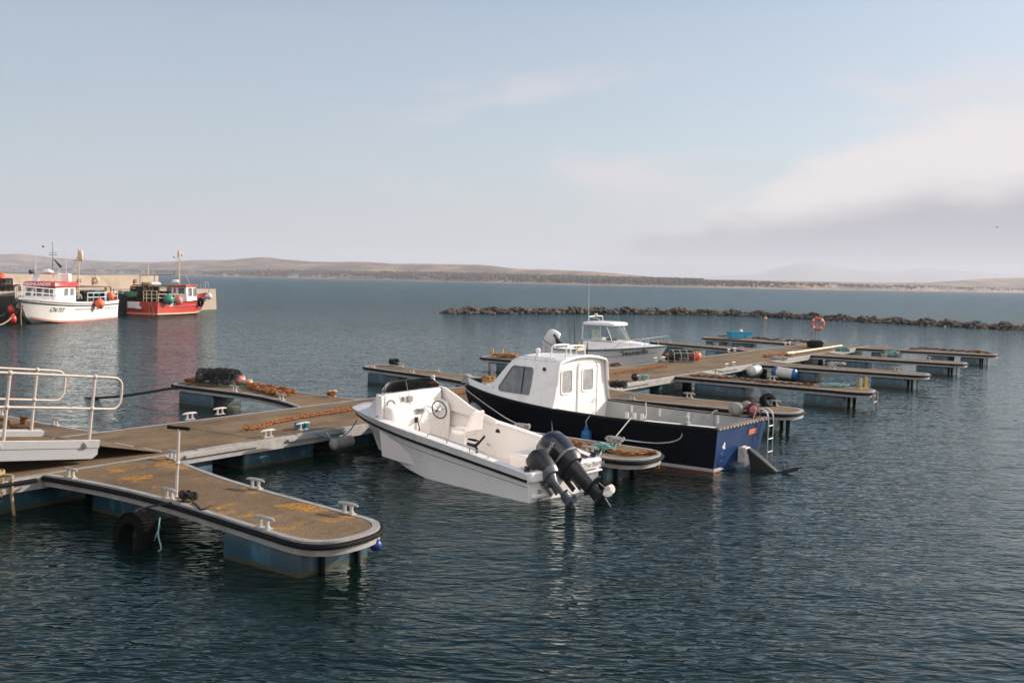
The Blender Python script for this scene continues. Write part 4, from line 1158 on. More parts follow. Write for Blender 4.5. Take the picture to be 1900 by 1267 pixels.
b = MB(); b.tube([(2.44, -.845, .62), (2.44, -.865, .62)], .06, 14); obj('deck_vent', b, M['black'], WB)
# rod holder on the port gunwale, side grab rail
zz = h.G(h.t_at(1.25)).z
b = MB(); b.tube([(1.2, .84, zz), (1.2, .84, zz + .07), (1.26, .82, zz + .11)], .022, 8); b.tube([(1.42, .84, zz + .12), (1.24, .84, zz + .11), (1.14, .82, zz + .2), (1.05, .8, zz + .3)], [.03, .035, .02, .02], 8); obj('rod_holder', b, M['black'], WB)
b = MB()
gx = [(2.35, .0), (2.25, .07), (1.5, .075), (.95, .07), (.86, .0)]
b.tube(spline([(x, smooth_tab(h.bg, h.t_at(x)) - .06, h.G(h.t_at(x)).z + dz_) for x, dz_ in gx], 5), .011, 8)
for x in (1.85, 1.3): b.tube([(x, smooth_tab(h.bg, h.t_at(x)) - .06, h.G(h.t_at(x)).z), (x, smooth_tab(h.bg, h.t_at(x)) - .06, h.G(h.t_at(x)).z + .075)], .009, 6)
obj('grab_rail', b, M['steel'], WB)
for y, nm in ((.8, 'stern_cleat'), (-.8, 'stern_cleat')):
    b = MB(); b.tube([(.06, y, .53), (.06, y, .6)], .028, 8); b.tube([(.0, y, .585), (.12, y, .585)], .018, 8); b.torus((.06, y, .55), .05, .016); obj(nm, b, M['black'], WB)
# white fender with blue ends lying on the foredeck edge
b = MB(); b.M = Matrix.Translation((4.95, -.12, 1.12)) @ Matrix.Rotation(R(62), 4, 'X') @ Matrix.Rotation(.35, 4, 'Y'); b.lathe([(.02, -.17), (.075, -.14), (.085, -.06), (.085, .06), (.075, .14), (.02, .17)], 14)
fb = obj('boat_fender', b, M['whitefender'], None, loc=(0, 0, 0)); 
fb.matrix_world = Matrix.Translation(WB.location) @ Matrix.Rotation(math.atan2(dirv.y, dirv.x), 4, 'Z'); tag(fb, 'white fender with cobalt blue end lying on the white boat\'s foredeck', 'fender', 'fenders around the pontoons')
b = MB(); b.M = Matrix.Translation((4.95, -.12, 1.12)) @ Matrix.Rotation(R(62), 4, 'X') @ Matrix.Rotation(.35, 4, 'Y'); b.lathe([(.02, .10), (.089, .09), (.09, .12), (.08, .16), (.03, .19), (.02, .22)], 14); obj('end_cap', b, M['cobalt'], fb)
# name on the transom, lower ledge
vs, fs = text_mesh('The Bertie', .125, bold=.001)
b = MB(); b.add([(-.088 - .0, -.645 + v[0] * -1.0 * -1 * -1, .445 + v[1]) for v in vs], fs); obj('name_lettering', b, M['inkgrey'], WB, ang=180)
for q_, d_ in (((-.05, -.60, .32), (.1, .5, .03)), ((-.03, .52, .12), (.06, .5, .06))):
    b = MB(); b.box(q_, d_); obj('transom_ledge', b, M['gel'], WB, bevel=.01)
b = MB(); b.box((-.03, .62, .12), (.03, .06, .2)); obj('transducer_bracket', b, M['grey'], WB, bevel=.008)
o1 = outboard(WB, Vector((-.17, .02, .34)), R(52), .93, (M['cowl'], M['cowl_lo'], M['prop_white']), 0, 'YAMAHA', M['inkgrey'], tex_mat=M['palegrey']); o1['label'] = 'large dark grey outboard tilted up'
o2 = outboard(WB, Vector((-.13, .48, .28)), R(50), .70, (M['black'], M['chrome_leg'], M['chrome_leg']), R(-6), None, None, prop='alloy', lw=.55); o2['label'] = 'small black auxiliary outboard with silver leg'
b = MB(); b.tube([(1.0, .47, .52), (.55, .55, .5), (.1, .5, .55)], .02, 8); 

# ---------- navy workboat with white wheelhouse
c0 = Vector((4.39, 19.13, 0)); dirv = Vector((-.788, .616, 0))
NB = thing('workboat', 'navy blue open workboat with white wheelhouse, bow against the walkway', 'boat', c0, math.atan2(dirv.y, dirv.x))
h = Hull(7.0, 6.7, 6.35,
         [(0, 1.08), (.25, 1.17), (.5, 1.17), (.68, 1.02), (.82, .73), (.92, .40), (.97, .2), (1, .03)],
         [(0, .98), (.3, 1.04), (.5, .98), (.7, .68), (.85, .3), (.95, .08), (1, .01)],
         [(0, .84), (.25, .83), (.5, .87), (.75, .97), (1, 1.10)],
         [(0, .0), (.4, .0), (.6, .02), (.8, .1), (.93, .22), (1, .32)],
         [(0, -.3), (.6, -.3), (.85, -.2), (.95, -.06), (1, .02)], rake=.12, flare=.06)
hN = h
hull = obj('hull', h.shell(), M['navy'], NB, ang=50)
obj('transom', h.transom(), M['transom'], NB)
b = h.band(.03, .10, .006, t0=0, t1=.8); obj('boot_stripe', b, M['boot'], hull)
b = h.band(-.02, .03, .004, t0=0, t1=.9); obj('antifouling', b, M['antifoul'], hull)
p0, p1 = h.S(0, .0, 1), h.S(0, .0, -1)
b = MB(); b.bar(h.S(0, .065, 1) + Vector((-.006, 0, 0)), h.S(0, .065, -1) + Vector((-.006, 0, 0)), .02, .055); obj('transom_stripe', b, M['boot'], NB)
b = MB(); b.bar(h.S(0, .01, 1) + Vector((-.004, 0, 0)), h.S(0, .01, -1) + Vector((-.004, 0, 0)), .02, .05); obj('transom_antifouling', b, M['antifoul'], NB)
b = h.rail(.035, .985, .0, 0, t0=0, t1=1); obj('rubbing_strake', b, M['rubber'], NB)
TA = h.t_at(3.62)
b = deck_strip(h, 0, TA, .11, dz=.012); obj('gunwale_cap', b, M['darkwood'], NB)
b = MB(); b.bar(h.S(0, 1, 1) + Vector((.02, .02, .012)), h.S(0, 1, -1) + Vector((.02, -.02, .012)), .09, .05); obj('transom_rail', b, M['darkwood'], NB, bevel=.01)
b = MB()
for k in range(15): 
    q = h.S(0, 1, 1).lerp(h.S(0, 1, -1), (k + .5) / 15) + Vector((-.028, 0, -.005)); b.box(q, (.012, .05, .022))
b.M = Matrix(); obj('rail_wear', b, M['boot'], NB)
b = MB(); rows = []
for i in range(9):
    t = .0 + .2 * i / 8; p = h.S(t, 1, 1); rows.append([p + Vector((.05, -.005, .028)), p + Vector((.05, -.13, .03))])
b.sheet(rows); obj('quarter_pad', b, M['white'], NB)
b = inner_skin(h, .015, TA + .01, .10, .14, taper=.86, cap=False); obj('cockpit_lining', b, M['bulwark'], NB)
for x in (.9, 1.6, 2.3, 3.0):
    b = MB()
    t = h.t_at(x); p = h.S(t, 1, -1)
    b.box((x, p.y + .115, .47), (.06, .05, p.z * .8)); obj('rib', b, M['white'], NB, bevel=.008)
b = MB(); b.bar((2.75, -.62, .52), (1.0, -.70, .52), .24, .05)
bn = obj('bench', b, M['wood'], NB, bevel=.008)
for x, y in ((2.6, -.62), (1.15, -.69)):
    b = MB(); b.box((x, y, .31), (.05, .2, .38)); obj('leg', b, M['wood'], bn)
for k, x in enumerate((1.55, 1.72, 1.89)):
    b = MB(); b.box((x, .98, .9), (.07, .03, .12)); obj('fairlead', b, M['white'], NB, bevel=.006)
b = MB(); b.tube([(.55, 1.03, .84), (.55, 1.03, .98)], .045, 10); b.ball((.55, 1.03, .98), .05); b.torus((.55, 1.03, .90), .055, .02); obj('samson_post', b, M['rope_grey'], NB)
# wheelhouse
hwb = lambda x: smooth_tab(h.bg, h.t_at(x))
zR = 1.82
def wh_sec(x, zt, crown, wt_):
    t = h.t_at(x); p = h.S(t, 1, 1); wb = p.y - .05
    pts = [(wb, p.z + .01), (wb - .06, p.z + .14), (wt_ + (wb - wt_) * .35, p.z + (zt - p.z) * .5), (wt_ + .01, zt - .05), (wt_ - .035, zt)]
    top_ = [(wt_ * (1 - 2 * k / 8) * .93, zt + crown * (1 - (1 - 2 * k / 8) ** 2) + .005) for k in range(1, 8)]
    pr = pts + top_ + [(-y, z) for y, z in reversed(pts)]
    return [Vector((x, y, z)) for y, z in pr]
b = MB()
secs = [wh_sec(3.60, zR, .10, .90), wh_sec(4.2, zR + .005, .10, .85), wh_sec(4.75, zR, .09, .79), wh_sec(4.95, zR - .015, .08, .76), wh_sec(5.15, 1.65, .06, .73), wh_sec(5.5, 1.32, .05, .68), wh_sec(5.75, 1.12, .04, .63), wh_sec(6.1, 1.07, .035, .5), wh_sec(6.5, 1.07, .03, .30), wh_sec(6.85, 1.095, .015, .10)]
b.loft(secs, closed=False)
wh = obj('wheelhouse', b, M['cabin'], NB, ang=42)
# aft bulkhead, set 8 cm into the coaming
s0 = [p.copy() for p in wh_sec(3.66, zR, .10, .90)]
s0 = [Vector((3.66, p.y * .975, p.z - (.02 if p.z > 1.5 else 0))) for p in s0]
b = MB(); ring = s0 + [Vector((3.66, -1.02, .12)), Vector((3.66, 1.02, .12))]; b.add(ring, [tuple(range(len(ring)))])
obj('aft_bulkhead', b, M['cabin'], wh)
b = MB()
sA = wh_sec(3.60, zR, .10, .90)[2:-2]
b.tube([p + Vector((-.0, 0, -.015)) for p in sA], .03, 8); obj('coaming_lip', b, M['cabin'], wh)
b = MB(); b.box((3.56, 1.10, .865), (.1, .14, .07)); obj('coaming_foot', b, M['cabin'], wh, bevel=.01)
def rrect(y0, y1, z0, z1, r, x, n=5):
    pts = []
    for cy, cz, a0 in ((y1 - r, z1 - r, 0), (y0 + r, z1 - r, 90), (y0 + r, z0 + r, 180), (y1 - r, z0 + r, 270)):
        for k in range(n + 1):
            a = R(a0 + 90 * k / n); pts.append(Vector((x, cy + r * math.cos(a), cz + r * math.sin(a))))
    return pts
def win_aft(name, y0, y1, z0, z1, parent, x=3.655, r=.06, m='frosted', fm='cabin'):
    o = rrect(y0 - .035, y1 + .035, z0 - .035, z1 + .035, r + .03, x - .014); i = rrect(y0, y1, z0, z1, r, x - .014); i2 = rrect(y0, y1, z0, z1, r, x - .002); o2 = rrect(y0 - .035, y1 + .035, z0 - .035, z1 + .035, r + .03, x)
    b = MB(); b.loft([o2, o, i, i2], True); f_ = obj(name, b, M[fm], parent)
    b = MB(); b.add(rrect(y0, y1, z0, z1, r, x - .004), [tuple(range(24))]); obj('pane', b, M[m], f_); return f_
win_aft('window', .36, .73, 1.16, 1.63, wh)
dr_ = rrect(-.58, .12, .16, 1.76, .12, 3.645); 
b = MB(); b.loft([rrect(-.58, .12, .16, 1.76, .12, 3.659), dr_], True, False, True); door = obj('door', b, M['cabin'], wh, bevel=.006)
b = MB(); b.tube(rrect(-.61, .15, .14, 1.79, .14, 3.65), .014, 6, closed=True); obj('door_frame', b, M['cabin'], wh)
win_aft('window', -.42, -.03, 1.17, 1.62, door, x=3.643)
b = MB(); b.tube([(3.62, -.53, .98), (3.60, -.53, .92), (3.6, -.47, .92)], .012, 6); obj('handle', b, M['steel'], door)
# side windows: two panes each side in a dark gasket
def wh_side(x, z, side):
    sec = None
    xs = [3.60, 4.2, 4.75, 4.95, 5.15, 5.5, 5.75, 6.1]; 
    prm = {3.60: (zR, .9), 4.2: (zR + .005, .85), 4.75: (zR, .79), 4.95: (zR - .015, .76), 5.15: (1.65, .73), 5.5: (1.32, .68), 5.75: (1.12, .63), 6.1: (1.07, .5)}
    for a, c in zip(xs, xs[1:]):
        if a <= x <= c:
            k = (x - a) / (c - a)
            def yz(q):
                zt, wt_ = prm[q]; t = h.t_at(q); p = h.S(t, 1, 1); wb = p.y - .05
                pts = [(wb, p.z + .01), (wb - .06, p.z + .14), (wt_ + (wb - wt_) * .35, p.z + (zt - p.z) * .5), (wt_ + .01, zt - .05), (wt_ - .035, zt)]
                for (y0, z0), (y1, z1) in zip(pts, pts[1:]):
                    if z <= z1 or (y1, z1) == pts[-1]:
                        f = max(0, min(1, (z - z0) / (z1 - z0))); return y0 + (y1 - y0) * f
            return Vector((x, side * (yz(a) * (1 - k) + yz(c) * k), z))
for side in (1, -1):
    outl = [(4.33, 1.10), (4.30, 1.62), (4.34, 1.66), (4.86, 1.665), (4.93, 1.63), (5.30, 1.19), (5.31, 1.13), (5.26, 1.10)]
    ring = []
    for (x0, z0), (x1, z1) in zip(outl, outl[1:] + outl[:1]):
        for k in range(4):
            q = wh_side(x0 + (x1 - x0) * k / 4, z0 + (z1 - z0) * k / 4, side); q.y += side * .008; ring.append(q)
    b = MB(); b.tube(ring, .016, 6, closed=True); wf = obj('side_window', b, M['inkgrey'], wh)
    b = MB(); rows = []
    for i in range(13):
        x = 4.33 + (5.30 - 4.33) * i / 12
        zt = 1.655 if x < 4.88 else 1.655 - (x - 4.88) / (5.31 - 4.88) * .5
        rows.append([wh_side(x, 1.105 + (zt - 1.105) * k / 4, side) + Vector((0, side * .006, 0)) for k in range(5)])
    b.sheet(rows); obj('pane', b, M['cabwin'], wf, ang=180)
    b = MB(); b.tube([wh_side(4.56, 1.105 + .55 * k / 4, side) + Vector((0, side * .014, 0)) for k in range(5)], .013, 6); obj('mullion', b, M['black'], wf)
    b = MB(); c_ = wh_side(3.98, 1.66, side) + Vector((0, side * .02, 0)); b.box(c_, (.07, .03, .07)); obj('side_lamp', b, M['black'], wh, bevel=.006)
# roof rail, hoop rack, vent
b = MB()
for s_ in (1, -1):
    pts = [wh_side(x, zR - .03, s_) + Vector((0, -s_ * .03, .10)) for x in (3.75, 4.0, 4.3, 4.6, 4.85)]
    b.tube([pts[0] - Vector((.03, 0, .1))] + pts + [pts[-1] + Vector((.06, 0, -.1))], .008, 6)
    for p in pts[1:4]: b.tube([p, p - Vector((0, 0, .1))], .007, 6)
obj('roof_rail', b, M['steel'], wh)
b = MB()
for x, zt in ((3.72, 2.13), (4.1, 2.13)):
    b.tube(spline([(x, .52, 1.86), (x, .50, 2.02), (x, .43, zt), (x, -.12, zt + .0), (x, -.2, 2.04), (x, -.23, 1.9)], 5), .017, 8)
b.tube([(3.72, .12, 1.9), (3.72, .12, 2.13)], .013, 6)
b.tube([(3.72, .45, 2.13), (4.1, .45, 2.13)], .012, 6); b.tube([(3.72, -.15, 2.13), (4.1, -.15, 2.13)], .012, 6)
obj('roof_rack', b, M['white'], wh)
b = MB(); b.box((3.71, -.03, 2.06), (.02, .26, .075)); obj('rack_board', b, M['ivory'], wh, bevel=.004)
b = MB(); b.lathe([(.04, 0), (.04, .1), (.055, .11), (.055, .17), (.02, .19)], 12, Matrix.Translation((4.5, .45, 1.87))); obj('roof_vent', b, M['white'], wh)
# skipper's seat silhouette inside the wheelhouse
b = MB(); b.tube([(4.62, .15, .5), (4.62, .15, 1.1)], .04, 8); b.ball((4.62, .15, 1.2), .16, (.6, 1, 1)); obj('inside_seat', b, M['black'], wh)
# stem head, orange rope at bow, anchor cover
b = MB(); b.box((6.86, 0, 1.15), (.3, .14, .05)); b.tube([(6.95, -.05, 1.14), (6.95, -.05, 1.25)], .025, 8); obj('stem_head', b, M['steel'], NB, bevel=.01)
b = MB(); b.loft([[Vector((6.9 - k * .12, y, 1.1 + (.19 if abs(y) < .1 else .0) * (1 - k * .22))) for y in (.2 + k * .02, .08, -.08, -.2 - k * .02)] for k in range(5)], closed=False); obj('anchor_cover', b, M['bagcloth'], NB)
# transom fittings
nv = (h.S(0, 1, 1) - h.S(0, 0, 1))
def tr(y, f, off=.012):
    p = h.S(0, f, 1); return Vector((p.x - off, y, p.z))
b = MB(); q = [tr(-.30, .83), tr(-.62, .83), tr(-.62, .71), tr(-.30, .71)]; q2 = [p + Vector((-.008, 0, 0)) for p in q]; b.loft([q, q2], True, True, True); pl = obj('orange_plate', b, M['signorange'], NB)
b = MB()
for k in range(2):
    for i in range(6):
        f = .795 - k * .045; y = -.34 - i * .045; a = [tr(y, f, .022), tr(y - .03, f, .022), tr(y - .03, f - .022, .022), tr(y, f - .022, .022)]
        b.add(a, [(0, 1, 2, 3)])
obj('plate_marks', b, mat('plate_marks', (.35, .06, .03), .6), pl, ang=180)
sh = [(0, .1), (.03, .09), (.05, .06), (.035, .04), (.06, .03), (.075, -.0), (.06, -.05), (.03, -.09), (.035, -.13), (.01, -.16), (-.02, -.14), (.0, -.12), (-.005, -.09), (-.03, -.06), (-.035, -.01), (-.015, .03), (-.05, .03), (-.06, .045), (-.03, .06)]
b = MB(); b.add([tr(.72 - y * 1.1, .5 + z * 1.5 / .84) for y, z in sh], [tuple(range(len(sh)))]); obj('seahorse_emblem', b, M['white'], NB, ang=180)
b = MB()
for y, f in ((.45, .28), (.52, .2), (-.75, .3), (-.3, .35), (.8, .18), (-.1, .5)): b.tube([tr(y, f, .0), tr(y, f, .02)], .025, 8)
obj('skin_fitting', b, M['black'], NB)
# outdrive
b = MB(); b.box((-.16, .0, .25), (.18, .22, .3)); 
b.loft([[Vector((-.12, s_ * .1, .42)), Vector((-.2, s_ * .1, .40)), Vector((-.36, s_ * .06, .1)), Vector((-.2, s_ * .09, .02))] for s_ in (-1, 1)], True, True, True)
od = obj('outdrive', b, M['prop_white'], NB, bevel=.02)
b = MB(); b.loft([[Vector((-.26, s_ * .09, .40)), Vector((-.44, s_ * .10, .30)), Vector((-.88, s_ * .06, .0)), Vector((-.84, s_ * .06, -.12)), Vector((-.34, s_ * .09, -.02))] for s_ in (-1, 1)], True, True, True)
obj('drive_leg', b, M['black'], od, bevel=.02)
b = MB(); b.bar((-.86, 0, -.02), (-1.25, -.03, .12), .05, .07); b.loft([[Vector((-.9, s_ * .02, -.06)), Vector((-1.3, s_ * .012, .13)), Vector((-1.32, s_ * .012, .17)), Vector((-.95, s_ * .02, .04))] for s_ in (-1, 1)], True, True, True)
for k in range(3):
    a = k * 2.1 + .3; rm = Matrix.Translation((-.98, 0, -.0)) @ Matrix.Rotation(.35, 4, 'Y') @ Matrix.Rotation(a, 4, 'X') @ Matrix.Rotation(.5, 4, 'Z')
    ring = [rm @ Vector((.0, .06 * math.cos(q), .1 + .08 * math.sin(q))) for q in [i * math.pi / 5 for i in range(10)]]
    b.loft([ring, [p + Vector((-.01, 0, 0)) for p in ring]], True, True, True)
obj('propeller', b, M['cowl_lo'], od)
# boarding ladder on the starboard quarter
b = MB()
for y in (-.86, -1.1):
    p = tr(y, 1.0); b.tube(spline([p + Vector((.18, 0, .0)), p + Vector((.12, 0, .17)), p + Vector((.0, 0, .21)), p + Vector((-.10, 0, .13)), p + Vector((-.13, 0, -.1)), p + Vector((-.12, 0, -.45)), p + Vector((-.12, 0, -.82))], 6), .018, 8)
for z in (-.12, -.38, -.64):
    p = tr(-.98, 1.0); b.tube([p + Vector((-.125, .12, z)), p + Vector((-.125, -.12, z))], .016, 8)
obj('boarding_ladder', b, M['steel'], NB)

# ---------- white cuddy cruiser
c0 = P(35.55, -21.9, 0) ; tip = Vector((6.1, 39.0, 0)); dirv = Vector((.8247, -.5655, 0)); c0 = tip - dirv * 4.75
CB = thing('cuddy_cruiser', 'white cuddy cruiser with teal stripe, glazed cabin and dark name on its bow', 'boat', c0, math.atan2(dirv.y, dirv.x))
h = Hull(4.75, 4.4, 4.1,
         [(0, .90), (.3, .97), (.55, .96), (.72, .82), (.86, .52), (.95, .22), (1, .02)],
         [(0, .82), (.3, .84), (.55, .72), (.75, .45), (.9, .18), (1, .01)],
         [(0, .76), (.3, .78), (.6, .88), (.85, 1.0), (1, 1.08)],
         [(0, -.02), (.4, .0), (.6, .08), (.8, .25), (1, .5)],
         [(0, -.25), (.6, -.2), (.85, -.1), (1, .05)], flare=.05)
hull = obj('hull', h.shell(), M['gel'], CB, ang=50); obj('transom', h.transom(), M['gel'], CB)
b = h.rail(.026, .97, .01, 0); obj('teal_stripe', b, M['green'], CB)
b = h.rail(.008, .62, .006, 0, t1=.95, wrap=False); obj('spray_line', b, M['inkgrey'], hull)
b = h.lettering('Seonaidh', .265, 3.62, .74, -1, .014, bold=.004); obj('name_lettering', b, M['ink'], hull, ang=180)
b = h.lettering('1', .2, 1.0, .6, -1, .014, bold=.004, shear=.3); obj('hull_mark', b, M['green'], hull, ang=180)
TC = h.t_at(1.35)
b = deck_strip(h, 0, TC, .15, dz=.01); obj('gunwale_cap', b, M['gel'], CB)
b = inner_skin(h, .03, TC, .15, .25); obj('cockpit_lining', b, M['gel_liner'], CB)
b = full_deck(h, TC, 1, lambda t: .17 * min(1, (1 - t) * 3.2), dz=.01, n=24); obj('foredeck', b, M['gel'], CB)
def ring_cab(x, w_, z, n=6): return [Vector((x, w_, z)), Vector((x, -w_, z))]
zc0, zc1 = 1.17, 1.78
# cabin lower moulding
b = MB(); b.loft([[Vector((1.35, .80, .78)), Vector((1.35, .74, zc0)), Vector((1.35, -.74, zc0)), Vector((1.35, -.80, .78))], [Vector((2.7, .80, .86)), Vector((2.68, .72, zc0)), Vector((2.68, -.72, zc0)), Vector((2.7, -.80, .86))], [Vector((3.35, .62, .95)), Vector((3.1, .5, zc0 - .02)), Vector((3.1, -.5, zc0 - .02)), Vector((3.35, -.62, .95))], [Vector((3.9, .34, 1.03)), Vector((3.75, .3, 1.12)), Vector((3.75, -.3, 1.12)), Vector((3.9, -.34, 1.03))]], True, True, True); obj('cabin_base', b, M['gel'], CB, bevel=.03)
b = MB(); b.loft([sup_ring((1.95, 0, 0), a, w_, z, 5, 32) for a, w_, z in ((.72, .74, 1.75), (.76, .78, 1.79), (.76, .78, 1.86), (.68, .7, 1.91), (.4, .5, 1.925))], True, True, True); rf = obj('cabin_roof', b, M['gel'], CB, ang=60)
for s_ in (1, -1):
    b = MB(); b.add([(1.32, s_ * .745, zc0 + .02), (2.66, s_ * .735, zc0 + .02), (2.4, s_ * .70, 1.76), (1.32, s_ * .71, 1.76)], [(0, 1, 2, 3)]); sw_ = obj('side_window', b, M['glass_clear'], CB)
    b = MB(); b.tube([(1.32, s_ * .745, zc0 + .02), (2.68, s_ * .735, zc0 + .02), (2.40, s_ * .70, 1.76)], .018, 6); b.tube([(1.32, s_ * .745, zc0 + .02), (1.32, s_ * .71, 1.76)], .025, 6); obj('window_frame', b, M['gel'], sw_)
    b = MB(); b.tube([(1.34, s_ * .75, zc0 + .0), (2.68, s_ * .74, zc0 + .0)], .014, 6); obj('gasket', b, M['inkgrey'], sw_)
b = MB(); rows = []
for k in range(9):
    a = -1 + 2 * k / 8; e = 1 - a * a
    rows.append([Vector((2.68 + .36 * e, a * .735, zc0 + .01)), Vector((2.40 + .18 * e, a * .70, 1.77))])
b.sheet(rows); wsn = obj('windscreen', b, M['glass_clear'], CB, ang=180)
b = MB(); b.tube([r_[0] for r_ in rows], .016, 6); b.tube([rows[4][0], rows[4][1]], .012, 6); b.tube([rows[0][0], rows[0][1]], .02, 6); b.tube([rows[8][0], rows[8][1]], .02, 6); obj('screen_frame', b, M['gel'], wsn)
b = MB(); b.tube([(2.98, -.3, zc0 + .05), (2.8, -.1, 1.5)], .008, 6); obj('wiper', b, M['black'], wsn)
b = MB(); b.box((1.9, -.35, 1.05), (.5, .5, .5)); b.box((1.72, -.35, 1.4), (.14, .46, .42)); obj('helm_seat', b, M['gel_liner'], CB, bevel=.05)
b = MB(); b.box((2.45, -.35, 1.2), (.2, .55, .16)); b.torus((2.3, -.35, 1.28), .16, .015, Matrix.Rotation(R(60), 4, 'Y')); obj('dashboard', b, M['black'], CB)
b = MB()
b.tube(spline([(1.5, .6, 1.88), (1.5, .56, 2.06), (1.5, .45, 2.12), (1.5, -.45, 2.12), (1.5, -.56, 2.06), (1.5, -.6, 1.88)], 5), .018, 8); b.tube(spline([(2.1, -.62, 1.88), (1.95, -.58, 2.04), (1.5, -.5, 2.11)], 5), .014, 8); obj('roof_hoop', b, M['white'], CB)
b = MB(); b.lathe([(.06, 0), (.08, .03), (.08, .09), (.05, .12)], 12, Matrix.Translation((1.5, .0, 2.12))); obj('roof_lamp', b, M['ivory'], CB)
b = MB(); b.tube([(1.45, -.5, 1.9), (1.42, -.5, 3.55)], [.014, .006], 6); obj('aerial', b, M['white'], CB)
# bow rail
b = MB()
for s_ in (1, -1):
    pts = [h.S(t, 1, s_) + Vector((0, -s_ * .05, dz_)) for t, dz_ in ((.60, .03), (.66, .25), (.74, .32), (.85, .36), (.95, .38))]
    b.tube(spline(pts + [Vector((4.78, 0, 1.47))], 4), .012, 6)
    for t in (.74, .88): b.tube([h.S(t, 1, s_) + Vector((0, -s_ * .05, .0)), h.S(t, 1, s_) + Vector((-.06, -s_ * .05, .34))], .01, 6)
obj('bow_rail', b, M['steel'], CB)
b = MB(); b.tube([h.S(.36, 1, -1) + Vector((0, -.01, .3)), h.S(.355, 1, -1) + Vector((0, -.01, -.02)), h.S(.355, .2, -1) + Vector((0, -.06, 0))], [.015, .03, .012], 6); obj('fender_line', b, M['ink'], CB)
for k, x in enumerate((.75, .62, .28)):
    b = MB(); b.tube([(x, -.35 + k * .2, .7), (x - .05, -.37 + k * .2, 2.05 - .2 * k)], [.012, .004], 6); obj('fishing_rod', b, M['black'], CB)
b = MB(); b.ball((.12, -.72, 1.1), .1, (1, .8, .9)); b.tube([(.3, -.7, .95), (.1, -.75, 1.15), (-.05, -.72, 1.32)], .055, 8); b.tube([(.35, -.65, .9), (.05, -.7, 1.0)], .05, 8); obj('winch', b, M['black'], CB)
b = MB(); b.box((.95, -.5, .93), (.18, .18, .26)); obj('bait_box', b, M['wood'], CB, bevel=.02)
o = outboard(CB, Vector((-.6, -.2, .62)), R(26), 1.0, (M['cowl_white'], M['cowl_white'], M['black']), 0, None, M['inkgrey'], prop='three'); o['label'] = 'white outboard tilted up with a black propeller'
b = MB(); b.box((.14, 0, .45), (.2, 1.5, .5)); obj('stern_seat', b, M['gel'], CB, bevel=.03)
b = MB(); b.box((-.2, .0, .3), (.4, 1.5, .1)); obj('swim_platform', b, M['gel'], CB, bevel=.03)
# ------------------------------------------------------------------ loose gear on the pontoons
def rope(name, label, pts, r, m, n=6, group=None, cat='rope', sm=5, z=None):
    b = MB(); b.tube(spline(pts, sm) if len(pts) > 2 else pts, r, n)
    return tag(obj(name, b, m), label, cat, group)
def link_mb(b, p, d, up, L, r):
    d = d.normalized(); sd = d.cross(up)
    if sd.length < 1e-4: sd = d.orthogonal()
    sd.normalize(); w_ = L * .30; hl = L / 2 - w_
    pts = []
    for k in range(6):
        a = -math.pi / 2 + math.pi * k / 5; pts.append(p + d * (hl + w_ * math.cos(a)) + sd * w_ * math.sin(a))
    for k in range(6):
        a = math.pi / 2 + math.pi * k / 5; pts.append(p + d * (-hl + w_ * math.cos(a)) + sd * w_ * math.sin(a))
    b.tube(pts, r, 5, closed=True)
def chain(label, pts, L=.14, r=.014, jit=.02, m='rust', sm=6, group='rusty mooring chains lying on the pontoons', b=None, zj=.0, name='chain'):
    rs_ = random.Random(len(label)); path_ = spline(pts, sm); b = b or MB()
    acc = 0; k = 0; step = L * .66
    for a, c in zip(path_, path_[1:]):
        d = c - a; ln = d.length
        while acc < ln:
            p = a + d * (acc / ln) + Vector((rs_.uniform(-jit, jit), rs_.uniform(-jit, jit), rs_.uniform(0, zj)))
            up = Vector((0, 0, 1)) if k % 2 else (d.cross(Vector((0, 0, 1))) + Vector((0, 0, .55)))
            dd = d + Vector((rs_.uniform(-1, 1), rs_.uniform(-1, 1), 0)) * ln * jit * 9
            link_mb(b, p + Vector((0, 0, .03 if k % 2 == 0 else .016)), dd, up, L, r); acc += step; k += 1
        acc -= ln
    return tag(obj(name, b, M[m]), label, 'chain', group)
CZ = DZ + .012
def A(*pp, z=CZ): return [at(x, y, z) for x, y in pp]
b = MB(); q = at(457, 796, DZ + .05); b.torus(q, .075, .012, Matrix.Rotation(.9, 4, 'Z') @ Matrix.Rotation(R(80), 4, 'X'))
chain('long orange rusty chain on the walkway, ending in a ring left of the white bow', A((459, 797), (480, 794), (503, 786), (540, 778.5), (580, 771.5), (620, 765.5), (664, 758)), .15, .017, .018, b=b)
chain('rusty chain on the walkway between the white boat\'s windscreen and the navy boat\'s bow', A((790, 739), (812, 735.5), (838, 732), (866, 728), (884, 726)), .15, .017, .02)
chain('rusty chain on the walkway right of the white wheelhouse', A((1120, 698), (1150, 692.5), (1180, 688), (1210, 683), (1236, 680)), .16, .017, .02)
chain('heap of thick rusty chain beside the creels', A((446, 714), (470, 719), (490, 719), (512, 722), (537, 727), (545, 729), (528, 731), (505, 728), (480, 723), (466, 720), (486, 727), (502, 730), (516, 735), (536, 735), (520, 733), (492, 726)), .17, .021, .045, 'rust', 5, zj=.07)
chain('rusty chain along the finger pontoon that has yellow uprights', A((1284, 699), (1310, 699.5), (1346, 702), (1372, 704), (1400, 707), (1424, 709.5), (1410, 709), (1440, 711.5), (1475, 714), (1508, 716.5)), .17, .019, .03, 'rust_dark', 5, zj=.02)
chain('long brown chain on the farthest right finger pontoon', A((1690, 648.5), (1712, 648), (1745, 650), (1780, 652.5), (1815, 654.5), (1836, 655.8)), .2, .025, .07, 'rust_dark', 6, zj=.05)
